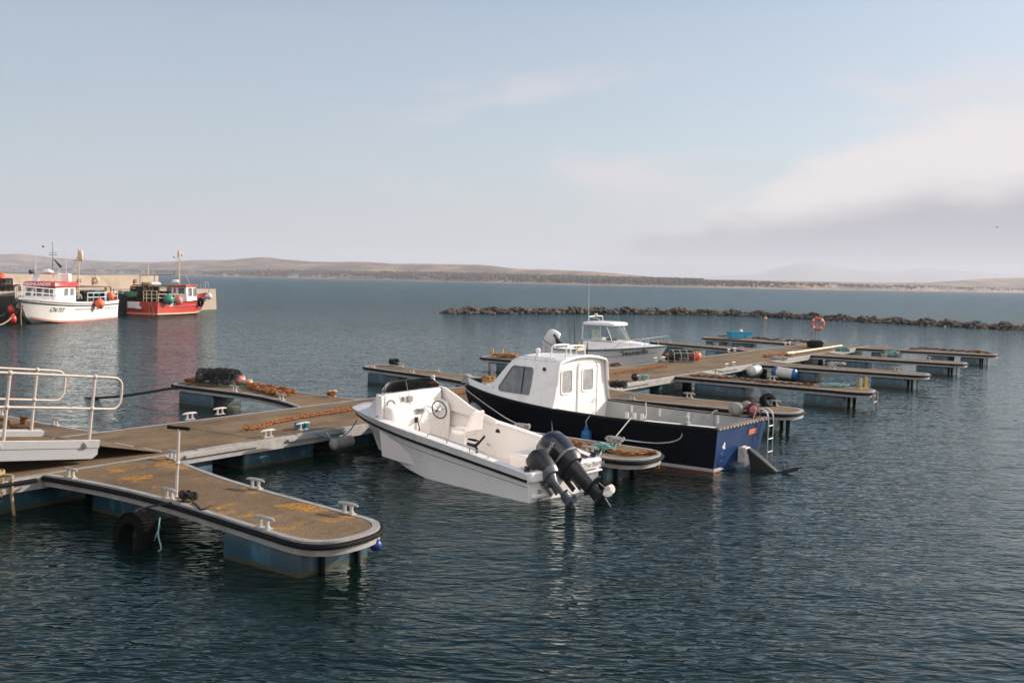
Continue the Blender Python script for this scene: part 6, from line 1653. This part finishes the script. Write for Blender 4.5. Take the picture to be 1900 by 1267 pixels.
for a, zz, lb in ((35.0, 2.6, 'small dark box lamp on the harbour wall left of the red boat'), (25.8, 2.6, 'small wall lamp on the parapet behind the white boat\'s aft mast')):
    p = Q(a, -3.95, zz); t = thing('wall_lamp', lb, 'lamp', p); b = MB(); b.box((0, 0, .15), (.3, .25, .3)); obj('housing', b, M['black'], t, bevel=.03); b = MB(); b.lathe([(.13, 0), (.13, .06)], 10, Matrix.Translation((.1, -.1, .15)) @ Matrix.Rotation(R(90), 4, 'X')); obj('lens', b, M['ivory'], t)
p = Q(28.1, -3.85, 2.5); t = thing('float_ring', 'pale round float hung on the parapet behind the white boat\'s stern', 'float', p); b = MB(); b.torus((0, 0, .3), .2, .12, Matrix.Rotation(R(90), 4, 'X')); obj('ring', b, M['ivory'], t); b = MB(); b.tube([(0, 0, .5), (0, -.1, .9)], .02, 5); obj('lanyard', b, M['rope_dark'], t)

def rail_run(b, pts, zs, r=.025, posts=True):
    for z in zs: b.tube([p + Vector((0, 0, z)) for p in pts], r, 6)
    if posts:
        for p in pts: b.tube([p, p + Vector((0, 0, max(zs)))], r, 6)
M['creelpile'] = M['net']
def creel_low(b, p, yaw, L=.7, W=.48, H=.42):
    m_ = Matrix.Translation(p) @ Matrix.Rotation(yaw, 4, 'Z')
    hoop = [(-W / 2, .0), (-W / 2, H * .5), (-W * .3, H * .9), (0, H), (W * .3, H * .9), (W / 2, H * .5), (W / 2, 0)]
    for x in (-L / 2, 0, L / 2): b.tube([m_ @ Vector((x, y, z)) for y, z in hoop], .028, 4)
    for y, z in hoop[::2]: b.tube([m_ @ Vector((-L / 2, y, z)), m_ @ Vector((L / 2, y, z))], .022, 4)
    b.loft([[m_ @ Vector((x, y * .9, z * .93)) for y, z in hoop] for x in (-L * .46, L * .46)], True, True, True)
def pile(parent_boat_M, label, spots, group, m='net', L=.75):
    first = None
    for k, (x, y, z, yw) in enumerate(spots):
        p = parent_boat_M @ Vector((x, y, z))
        if first is None:
            b = MB(); creel_low(b, Vector((0, 0, 0)), 0, L); o = obj('lobster_creel', b, M[m], None, loc=(0, 0, 0)); first = o
        else: o = first.copy(); COL.objects.link(o)
        o.location = p; o.rotation_euler = (0, 0, yw); tag(o, label, 'creel', group)

# --- white fishing boat, bow toward the camera
HM = Matrix.Translation((-32.0, 77.1, 0)) @ Matrix.Rotation(R(-90), 4, 'Z')
HB = thing('fishing_boat', 'white fishing boat with red topped wheelhouse lettered along its roof, moored at the wall', 'fishing boat', (-32.0, 77.1, 0), R(-90))
h = Hull(12.7, 11.7, 10.9,
         [(0, 1.5), (.3, 1.62), (.6, 1.6), (.78, 1.35), (.9, .85), (.97, .35), (1, .03)],
         [(0, 1.4), (.3, 1.5), (.6, 1.45), (.8, 1.05), (.92, .5), (1, .02)],
         [(0, 1.38), (.3, 1.36), (.6, 1.42), (.85, 1.6), (1, 1.78)],
         [(0, .0), (.5, .0), (.8, .05), (.95, .3), (1, .5)],
         [(0, -.3), (.7, -.3), (.9, -.15), (1, .02)], flare=.08)
def streaked():
    m, nt, b = new_mat('rust_streaked_white_hull')
    c = mix(nt, ramp(nt, noise(nt, .8, 5), .3, .7), (.66, .64, .62), (.76, .74, .72))
    c = mix(nt, ramp(nt, noise(nt, 2.6, 5, .7, stretch=(1, 1, .1), dist=.3), .6, .74), c, (.55, .38, .24))
    nt.links.new(c, b.inputs['Base Color']); b.inputs['Roughness'].default_value = .35; return m
M['streak'] = streaked()
hull = obj('hull', h.shell(), M['streak'], HB, ang=50); obj('transom', h.transom(), M['gel'], HB)
b = h.rail(.035, .80, .02, 0, wrap=True); obj('rubbing_strake', b, M['rubber'], HB)
b = h.band(.0, .075, .012, t1=.97); obj('waterline_band', b, M['antifoul_pale'], hull)
b = h.lettering('CN 717', .42, 9.7, .56, 1, .03, bold=.012, shear=.25); obj('registration_lettering', b, M['inkgrey'], hull, ang=180)
b = h.rail(.018, .90, .02, 0, t0=.25, t1=.9, wrap=False, sides=(1,)); obj('name_strip', b, M['inkgrey'], hull)
b = MB()
for x in (.6, 1.3, 2.0, 2.7, 3.5, 4.2): q = h.S(h.t_at(x), .6, 1); b.tube([q + Vector((0, -.02, 0)), q + Vector((0, .025, 0))], .055, 8)
obj('scupper', b, M['black'], hull)
b = full_deck(h, 0, .6, lambda t: .02, dz=-.5); obj('aft_deck', b, M['deckgrey'], HB)
b = full_deck(h, .52, 1, lambda t: .05, dz=-.1); obj('foredeck', b, M['deckgrey'], HB)
b = h.band(.55, 1.0, -.08, t0=0, t1=.99); obj('bulwark_lining', b, M['white'], HB)
b = deck_strip(h, 0, 1, .1, dz=.01); obj('cap_rail', b, M['white'], HB)
# wheelhouse
x0, x1, wz = 7.0, 9.7, 2.44
def ws(x, wb, wt_, zb_, zt): return [Vector((x, wb, zb_)), Vector((x, wt_, zt)), Vector((x, -wt_, zt)), Vector((x, -wb, zb_))]
b = MB(); b.loft([ws(x0, 1.28, 1.22, .9, wz), ws(9.2, 1.28, 1.22, 1.3, wz), [Vector((9.95, 1.1, 1.4)), Vector((9.6, 1.02, wz)), Vector((9.6, -1.02, wz)), Vector((9.95, -1.1, 1.4))]], True, True, True); wh = obj('wheelhouse', b, M['gel'], HB, bevel=.04)
b = MB(); rr = []
for z, e in ((wz, .06), (wz + .04, .1), (wz + .30, .04), (wz + .36, -.08)):
    rr.append([Vector((x0 - .25 - e * .3, 1.24 + e, z)), Vector((9.2, 1.26 + e, z)), Vector((9.75 + e, 1.0 + e, z)), Vector((9.95 + e, .4, z)), Vector((9.95 + e, -.4, z)), Vector((9.75 + e, -1.0 - e, z)), Vector((9.2, -1.26 - e, z)), Vector((x0 - .25 - e * .3, -1.24 - e, z))])
b.loft(rr, True, True, True); rf = obj('wheelhouse_roof', b, M['red'], HB, bevel=.03)
vs, fs = text_mesh('HIGHLANDER', .34, bold=.012, shear=.15)
b = MB(); b.add([(9.95 + .1 + .03 - (v[1] + 0) * .2, .0 + v[0] * .86, wz + .175 + v[1] * .8) for v in vs], fs); obj('name_lettering', b, M['white'], rf, ang=180)
# front windows
for y0, y1 in ((-.96, -.56), (-.42, .18), (.30, .98)):
    b = MB(); fq = lambda y, z: Vector((9.95 - (z - 1.4) / (wz - 1.4) * .35 + .03, y * (1 - (z - 1.4) * .06), z))
    b.add([fq(y0, 1.82), fq(y1, 1.82), fq(y1 - .04, 2.34), fq(y0 + .02, 2.34)], [(0, 1, 2, 3)]); o = obj('window', b, M['glass_dark'], wh)
    b = MB(); b.tube([fq(y0, 1.82), fq(y1, 1.82), fq(y1 - .04, 2.34), fq(y0 + .02, 2.34)], .025, 5, closed=True); obj('window_frame', b, M['white'], o)
for xx0, xx1 in ((7.35, 7.95), (8.25, 8.85)):
    b = MB(); b.add([(xx0, 1.262, 1.85), (xx1, 1.262, 1.85), (xx1 - .05, 1.235, 2.34), (xx0 + .03, 1.235, 2.34)], [(0, 1, 2, 3)]); o = obj('window', b, M['cabwin'], wh)
    b = MB(); b.tube([(xx0, 1.27, 1.85), (xx1, 1.27, 1.85), (xx1 - .05, 1.24, 2.34), (xx0 + .03, 1.24, 2.34)], .025, 5, closed=True); obj('window_frame', b, M['white'], o)
b = MB(); b.box((7.2, .7, wz + .62), (.45, .5, .62)); obj('exhaust_casing', b, M['gel'], HB, bevel=.05)
b = MB()
for y in (-.7, .6): b.tube([(8.4, y, wz + .3), (8.4, y, wz + .9)], .03, 6)
b.tube([(8.4, -.75, wz + .9), (8.4, .65, wz + .9)], .03, 6); b.tube([(7.6, -.75, wz + .9), (8.4, -.75, wz + .9)], .03, 6); b.tube([(7.6, .6, wz + .3), (7.6, .6, wz + .9), (8.4, .6, wz + .9)], .03, 6)
b.loft([[Vector((8.9, -.9, wz + .35)), Vector((8.9, -.5, wz + .35)), Vector((8.6, -.5, wz + .9)), Vector((8.6, -.9, wz + .9))], [Vector((8.95, -.9, wz + .35)), Vector((8.95, -.5, wz + .35)), Vector((8.65, -.5, wz + .9)), Vector((8.65, -.9, wz + .9))]], True, True, True)
ga = obj('roof_gantry', b, M['white'], HB)
b = MB(); b.lathe([(.3, 0), (.33, .05), (.31, .2), (.2, .26)], 18, Matrix.Translation((8.45, .0, wz + .95))); obj('radar_dome', b, M['gel'], ga)
b = MB(); b.tube([(8.3, .25, wz + .9), (8.3, .25, wz + 3.1)], [.04, .02], 6); b.tube([(8.3, -.05, wz + 2.2), (8.3, .55, wz + 2.2)], .02, 5); b.tube([(8.3, .0, wz + 2.35), (8.3, .5, wz + 2.35)], .015, 5); b.tube([(8.3, .32, wz + 1.9), (8.3, .8, wz + 1.35)], [.03, .1], 6); b.ball((8.3, -.42, wz + 2.75), .07); obj('signal_mast', b, M['black'], ga)
for x, y, zt in ((8.6, -.8, 3.0), (8.2, .6, 1.9), (7.4, .75, 3.2), (8.3, .27, 4.3)):
    b = MB(); b.tube([(x, y, wz + .6), (x, y, wz + zt)], [.03, .014], 5); obj('aerial', b, M['white'], HB)
b = MB(); b.ball((8.8, -.95, wz + 1.0), .13); b.lathe([(.16, 0), (.1, .18)], 10, Matrix.Translation((8.95, -.95, wz + .98)) @ Matrix.Rotation(R(70), 4, 'Y')); obj('searchlight', b, M['black'], HB)
# bow rail, aft rail, gantry and derrick
b = MB(); pts = [h.S(t, 1, s_) + Vector((0, -s_ * .06, .02)) for t, s_ in ((.76, 1), (.84, 1), (.92, 1), (.985, 1), (.985, -1), (.92, -1), (.84, -1))]; rail_run(b, pts, (.38, .72)); obj('bow_rail', b, M['white'], HB)
b = MB(); pts = [h.S(t, 1, 1) + Vector((0, -.06, .02)) for t in (.012, .1, .2, .3, .38, .46)]; rail_run(b, pts, (.3, .62), .03); pts = [h.S(t, 1, -1) + Vector((0, .06, .02)) for t in (.012, .1, .2, .3)]; rail_run(b, pts, (.3, .62), .03); obj('aft_rail', b, M['white'], HB)
b = MB(); b.tube([(6.9, 1.2, 2.42), (1.3, 1.25, 2.42)], .04, 6); b.tube(spline([(1.3, 1.25, 2.42), (.9, 1.25, 2.25), (.8, 1.25, 1.4)], 4), .04, 6); b.tube([(1.3, 1.25, 2.42), (1.3, -1.2, 2.42), (1.3, -1.2, .9)], .04, 6); obj('aft_gantry', b, M['darkwood'], HB)
b = MB(); b.box((2.0, 1.35, 1.95), (.16, .16, .7)); b.box((2.0, 1.35, 2.3), (.26, .26, .14)); obj('hauler', b, M['yellow'], HB, bevel=.03)
b = MB(); b.tube([(3.7, .0, .9), (3.7, .0, 5.2)], [.07, .05], 8); b.tube([(3.7, .0, 4.7), (3.9, -1.0, 2.6)], .03, 5); b.tube([(3.7, .05, 4.9), (.4, 1.1, 2.4)], .016, 4); b.tube([(3.7, -.4, 4.35), (3.7, .35, 4.35)], .05, 6); obj('derrick_mast', b, M['ivory'], HB)
b = MB(); b.loft([[Vector((3.7 + q_ * math.cos(a), .2 + q_ * math.sin(a), z)) for a in [i * .785 for i in range(8)]] for z, q_ in ((4.38, .12), (4.5, .17), (4.95, .15), (5.1, .06))], True, True, True); obj('furled_sail', b, M['ivory'], HB)
def boat_buoy(Mx, x, y, z, r, m, label, sc=1.1):
    p = Mx @ Vector((x, y, z)); t = thing('boat_buoy', label, 'buoy', p, 0, 'buoys hung on the fishing boats')
    b = MB(); b.ball((0, 0, 0), r, (1, 1, sc), 18, 12); b.lathe([(r * .3, r * sc * .9), (r * .22, r * sc * 1.2)], 8); obj('float_ball', b, M[m], t); b = MB(); b.tube([(0, 0, r * sc * 1.1), (0, 0, r * sc * 1.1 + .35)], .025, 5); obj('lanyard', b, M['rope_dark'], t)
boat_buoy(HM, 4.7, 1.96, 1.22, .36, 'orange', 'big orange buoy hanging over the white boat\'s side', 1.0)
boat_buoy(HM, 2.1, 1.72, 1.72, .26, 'orange', 'upright orange buoy on the white boat\'s stern rail below the yellow hauler', 1.25)
boat_buoy(HM, 1.4, 1.66, 1.75, .13, 'orange', 'small orange buoy on the stern rail right of the upright orange buoy', 1.2)
boat_buoy(HM, 12.2, -.7, .95, .22, 'red', 'upper red fender at the white fishing boat\'s bow', 1.3)
boat_buoy(HM, 12.3, -.55, .35, .24, 'red', 'lower red fender at the white fishing boat\'s bow', 1.2)
boat_buoy(HM, -1.4, .8, 1.3, .17, 'red', 'small red buoy between the two fishing boats', 1.1)
rs6 = random.Random(6)
sp = [(x, y, z, rs6.uniform(-.15, .15) + 1.57) for z, n in ((.9, 5), (1.3, 5), (1.68, 3)) for x in [1.1 + k * .85 for k in range(n)] for y in (.75, -.1)]
pile(HM, 'dark lobster creel in the stack on the white fishing boat\'s aft deck', sp, 'creels stacked on the white fishing boat', 'net')
fbx = HM @ Vector((2.6, 1.2, 1.45)); t = thing('fish_box', 'pale blue fish crate leaning on the white fishing boat\'s rail', 'fish box', fbx, 0); b = MB(); b.loft([[Vector((a * .34 * s_, c * .2, z)) for a, c in ((-1, -1), (1, -1), (1, 1), (-1, 1))] for s_, z in ((1, 0), (1, .62), (.9, .62), (.9, .06))], True, True, True); obj('body', b, M['palebox'] if 'palebox' in M else M['teal'], t); b = MB(); b.box((0, -.21, .34), (.5, .02, .06)); obj('slot', b, M['black'], t)
rope('bow_rope', 'tan rope from the white fishing boat\'s bow to off the picture on the left', [HM @ Vector((12.4, .2, 1.25)), at(28, 583, .6), at(5, 601, .25), at(-40, 610, .1)], .045, M['rope_tan'])
rope('bow_rope', 'thin dark rope from the white fishing boat\'s bow to the wall', [HM @ Vector((12.4, -.2, 1.4)), at(20, 574, .9), at(0, 587, .6), at(-30, 596, .5)], .03, M['rope_dark'])
rope('bow_rope', 'short tan rope hanging from the bow into the water', [HM @ Vector((12.45, .1, 1.2)), HM @ Vector((12.55, .1, .6)), HM @ Vector((12.6, .15, -.1))], .035, M['rope_tan'])
# gear on the quay at the far left
for k, (a, n, zz, lb) in enumerate(((12.0, -1.0, 2.05, 'dark creel on the quay nearest the white fishing boat\'s bow'), (11.2, -.9, 2.05, 'dark creel on the quay at the left edge, left of the orange float bags'), (12.3, -1.2, 2.5, 'dark creel on top of another on the quay'), (13.0, -1.1, 2.05, 'dark creel on the quay behind the bow rail of the white fishing boat'))):
    creel(lb, Q(a, n, zz), .3 * k, .75, .5, .45)
p = Q(12.5, -1.9, 2.1); t = thing('orange_float_bag', 'tall heap of orange floats above the creels on the quay', 'floats', p); b = MB()
for k in range(10): b.ball((rs6.uniform(-.25, .25), rs6.uniform(-.2, .2), .15 + k * .11), .22, (1, 1, .9), 10, 7)
obj('float_bundle', b, M['orange'], t); b = MB(); b.torus((.1, -.3, .5), .28, .05, Matrix.Rotation(R(80), 4, 'X')); obj('net_ring', b, M['red'], t)
t = thing('white_drum', 'small white drum on the quay beside the orange floats', 'drum', Q(14.0, -1.9, 2.05)); b = MB(); b.lathe([(.16, 0), (.18, .1), (.18, .42), (.15, .5)], 12); obj('body', b, M['white'], t); b = MB(); b.lathe([(.06, .5), (.06, .56)], 8); obj('cap', b, M['grey'], t)

# --- red fishing boat, stern toward the camera
th = R(17); RM0 = Vector((-30.75, 82.6, 0)); RYAW = math.atan2(math.cos(th), math.sin(th))
RM = Matrix.Translation(RM0) @ Matrix.Rotation(RYAW, 4, 'Z')
RB = thing('fishing_boat', 'red fishing boat with white wheelhouse forward and creels piled aft, moored at the wall end', 'fishing boat', RM0, RYAW)
h = Hull(9.2, 8.4, 7.7,
         [(0, 1.55), (.3, 1.65), (.6, 1.55), (.8, 1.1), (.92, .6), (1, .04)],
         [(0, 1.5), (.3, 1.55), (.6, 1.35), (.8, .8), (.92, .35), (1, .02)],
         [(0, 1.15), (.4, 1.12), (.7, 1.3), (.9, 1.6), (1, 1.8)],
         [(0, .1), (.5, .1), (.8, .15), (.95, .35), (1, .5)],
         [(0, -.3), (.7, -.3), (.9, -.1), (1, .05)], flare=.06)
hull = obj('hull', h.shell(), M['redhull'], RB, ang=50); obj('transom', h.transom(), M['redhull'], RB)
b = h.band(.0, .1, .012); obj('cream_waterline', b, M['ivory'], hull)
b = MB(); b.bar(h.S(0, .06, 1) - Vector((.01, 0, 0)), h.S(0, .06, -1) - Vector((.01, 0, 0)), .03, .09); obj('transom_waterline', b, M['ivory'], RB)
b = h.band(.1, 1.0, .014, t0=.80, t1=1.0); obj('tyre_rubbed_bow', b, mat('scuffed_grey_bow', (.13, .12, .12), .6, 0, .5, 2), hull)
b = h.rail(.03, .62, .015, 0, wrap=False); obj('rubbing_strake', b, M['redhull'], hull)
b = h.rail(.04, 1.0, .0, 0); obj('cap_rail', b, M['rubber'], RB)
b = h.lettering('LK 3', .42, 1.9, .78, -1, .03, bold=.012); obj('registration_lettering', b, M['white'], hull, ang=180)
b = full_deck(h, 0, .98, lambda t: .02, dz=-.35); obj('deck', b, M['deckgrey'], RB)
b = h.band(.6, 1.0, -.08, t0=0, t1=.95); obj('bulwark_lining', b, M['redhull'], RB)
b = MB(); b.box((-.1, .75, .85), (.14, 1.15, .55)); b.box((-.16, .2, .62), (.1, .5, .2)); obj('stern_board', b, M['white'], RB, bevel=.03)
wx0, wx1 = 4.6, 6.4
b = MB(); b.loft([ws(wx0, 1.1, 1.02, .8, 2.42), ws(6.1, 1.05, .98, .9, 2.42), ws(6.5, .8, .72, .95, 2.4)], True, True, True); wh = obj('wheelhouse', b, M['gel'], RB, bevel=.04)
b = MB(); b.loft([ws(wx0 - .25, 1.15, 1.15, 2.42, 2.56), ws(6.2, 1.12, 1.12, 2.42, 2.56), ws(6.65, .8, .8, 2.42, 2.54)], True, True, True); obj('wheelhouse_roof', b, M['red'], RB, bevel=.03)
for y0, y1, z0 in ((.42, .95, 1.75), (.0, .26, 1.85), (-.85, -.25, 1.75)):
    b = MB(); b.add([(wx0 - .012, y0, z0), (wx0 - .012, y1, z0), (wx0 - .012, y1, 2.3), (wx0 - .012, y0, 2.3)], [(0, 1, 2, 3)]); o = obj('window', b, M['cabwin'], wh); b = MB(); b.tube([(wx0 - .02, y0, z0), (wx0 - .02, y1, z0), (wx0 - .02, y1, 2.3), (wx0 - .02, y0, 2.3)], .03, 5, closed=True); obj('window_frame', b, M['white'], o)
for x0_, x1_ in ((4.9, 5.35), (5.65, 6.05)):
    b = MB(); fy = lambda z: -(1.1 - (z - .8) / 1.62 * .08) - .012
    b.add([(x0_, fy(1.6), 1.6), (x1_, fy(1.6), 1.6), (x1_, fy(2.3), 2.3), (x0_, fy(2.3), 2.3)], [(0, 1, 2, 3)]); o = obj('window', b, M['cabwin'], wh); b = MB(); b.tube([(x0_, fy(1.6) - .01, 1.6), (x1_, fy(1.6) - .01, 1.6), (x1_, fy(2.3) - .01, 2.3), (x0_, fy(2.3) - .01, 2.3)], .03, 5, closed=True); obj('window_frame', b, M['white'], o)
b = MB(); b.tube([(4.7, -.25, 2.5), (4.7, -.25, 5.6)], [.06, .04], 8); b.tube([(4.7, -.25, 4.9), (5.9, -.5, 2.5)], .03, 5)
for z, w_ in ((3.4, .5), (4.0, .35), (4.4, .4), (4.9, .5)): b.tube([(4.7, -.25 + w_ * .3, z), (4.7, -.25 + w_ + .1, z)], .025, 5)
b.ball((4.7, .3, 5.0), .09); b.box((4.7, -.2, 5.2), (.14, .2, .5)); b.ball((4.7, -.5, 5.15), .1); obj('mast', b, M['ivory'], RB)
b = MB(); b.tube([(4.7, -.3, 5.6), (4.7, -.3, 7.4)], [.02, .01], 5); obj('aerial', b, M['white'], RB)
b = MB(); b.lathe([(.32, 0), (.34, .06), (.3, .2), (.18, .25)], 16, Matrix.Translation((4.9, .25, 2.75))); obj('radar_dome', b, M['gel'], RB)
b = MB(); b.tube([(.5, 1.3, 2.5), (4.5, 1.1, 2.5)], .045, 6); b.tube([(.5, -1.3, 2.5), (4.5, -1.05, 2.55)], .045, 6); b.tube([(.5, 1.3, .8), (.5, 1.3, 2.5), (.5, -1.3, 2.5), (.5, -1.3, .8)], .05, 6); b.tube([(2.6, 1.2, .8), (2.6, 1.2, 2.5), (2.6, -1.2, 2.5), (2.6, -1.2, .8)], .04, 6); b.tube([(.5, -.2, 2.5), (.7, -.4, 1.7)], .05, 5); b.tube([(.5, .3, 2.5), (.7, .2, 1.7)], .05, 5); obj('deck_gantry', b, M['rust_dark'], RB)
b = MB(); b.tube([(.9, .9, 3.3), (4.6, .2, 3.4), (4.6, .2, 3.75)], .03, 5); b.tube([(.9, .9, 3.3), (.9, .9, 2.5)], .025, 5); b.tube([(2.4, .6, 3.34), (2.4, .6, 2.5)], .025, 5); obj('boom', b, M['black'], RB)
b = MB(); b.loft([[Vector((1.2 + k * .3, .2 + .28 * math.cos(a), 2.62 + .17 * math.sin(a))) for a in [i * .785 for i in range(8)]] for k in range(5)], True, True, True); obj('rolled_tarpaulin', b, M['whitefender'], RB)
b = MB(); pts = [h.S(t, 1, -1) + Vector((0, .06, 0)) for t in (.01, .12, .24, .36)]; rail_run(b, pts, (.35, .65), .03); obj('side_rail', b, M['ivory'], RB)
b = MB(); pts = [Vector((.05, y, 1.15)) for y in (-1.4, -.9, -.4, -.1)]; rail_run(b, pts, (.3, .6, .9), .03); obj('stern_gate', b, M['ivory'], RB)
b = MB(); b.tube([(-.1, -.75, 1.1), (-.25, -.9, .4), (-.3, -.95, -.1)], .025, 5); b.tube([(-.1, -.9, 1.1), (-.2, -1.25, .5), (-.25, -1.3, -.1)], .025, 5); obj('stern_lines', b, M['rope_tan'], RB)
boat_buoy(RM, 1.0, -1.85, 1.35, .42, 'greenbuoy', 'large green buoy on the red fishing boat\'s rail', 1.0)
boat_buoy(RM, 2.5, -1.8, 1.25, .3, 'pink', 'pale pink buoy right of the large green buoy on the red boat', 1.2)
boat_buoy(RM, 7.7, -1.2, 1.55, .3, 'whitefender', 'white buoy at the red fishing boat\'s bow', 1.0)
b = MB(); p = RM @ Vector((6.0, -1.5, 1.05)); tyre('black tyre fender on the red fishing boat\'s shoulder', p, .28, .12, Matrix.Rotation(-th, 4, 'Z') @ Matrix.Rotation(R(90), 4, 'Y'))
sp = [(x, y, z, rs6.uniform(-.2, .2) + 0) for z, n in ((.85, 4), (1.25, 4), (1.62, 4), (2.0, 2)) for y in [1.2 - k * .58 for k in range(n)] for x in (.75, 1.6, 2.4)]
pile(RM, 'dark lobster creel in the pile on the red fishing boat\'s aft deck', sp, 'creels piled on the red fishing boat', 'net')

# odds and ends on the fishing boats
def lump(label, Mx, q, m, r, nm='gear_heap', cat='gear'):
    p = Mx @ Vector(q); bundle(nm, label, cat, p, r, r * .7, r * .9, M[m], 12, r * .16)
lump('heap of orange rope by the white fishing boat\'s stern rail', HM, (.7, .5, 1.6), 'orange', .28, 'rope_heap', 'rope')
lump('heap of teal rope on the white fishing boat\'s aft creels', HM, (3.0, .9, 1.75), 'rope_teal', .3, 'rope_heap', 'rope')
lump('heap of pale rope behind the white fishing boat\'s wheelhouse', HM, (5.9, .8, 1.5), 'rope_grey', .35, 'rope_heap', 'rope')
lump('heap of tan rope on the red fishing boat\'s creels', RM, (1.0, .4, 2.35), 'rope_tan', .35, 'rope_heap', 'rope')
lump('heap of dark green net at the red fishing boat\'s port quarter', RM, (.5, 1.35, 1.4), 'rope_green', .5, 'net_heap', 'net')
lump('heap of orange rope hung on the red fishing boat\'s gantry', RM, (.5, 1.25, 2.1), 'brownrope', .22, 'rope_heap', 'rope')
lump('heap of brown rope before the red fishing boat\'s wheelhouse door', RM, (3.6, -.6, 1.2), 'brownrope', .4, 'rope_heap', 'rope')
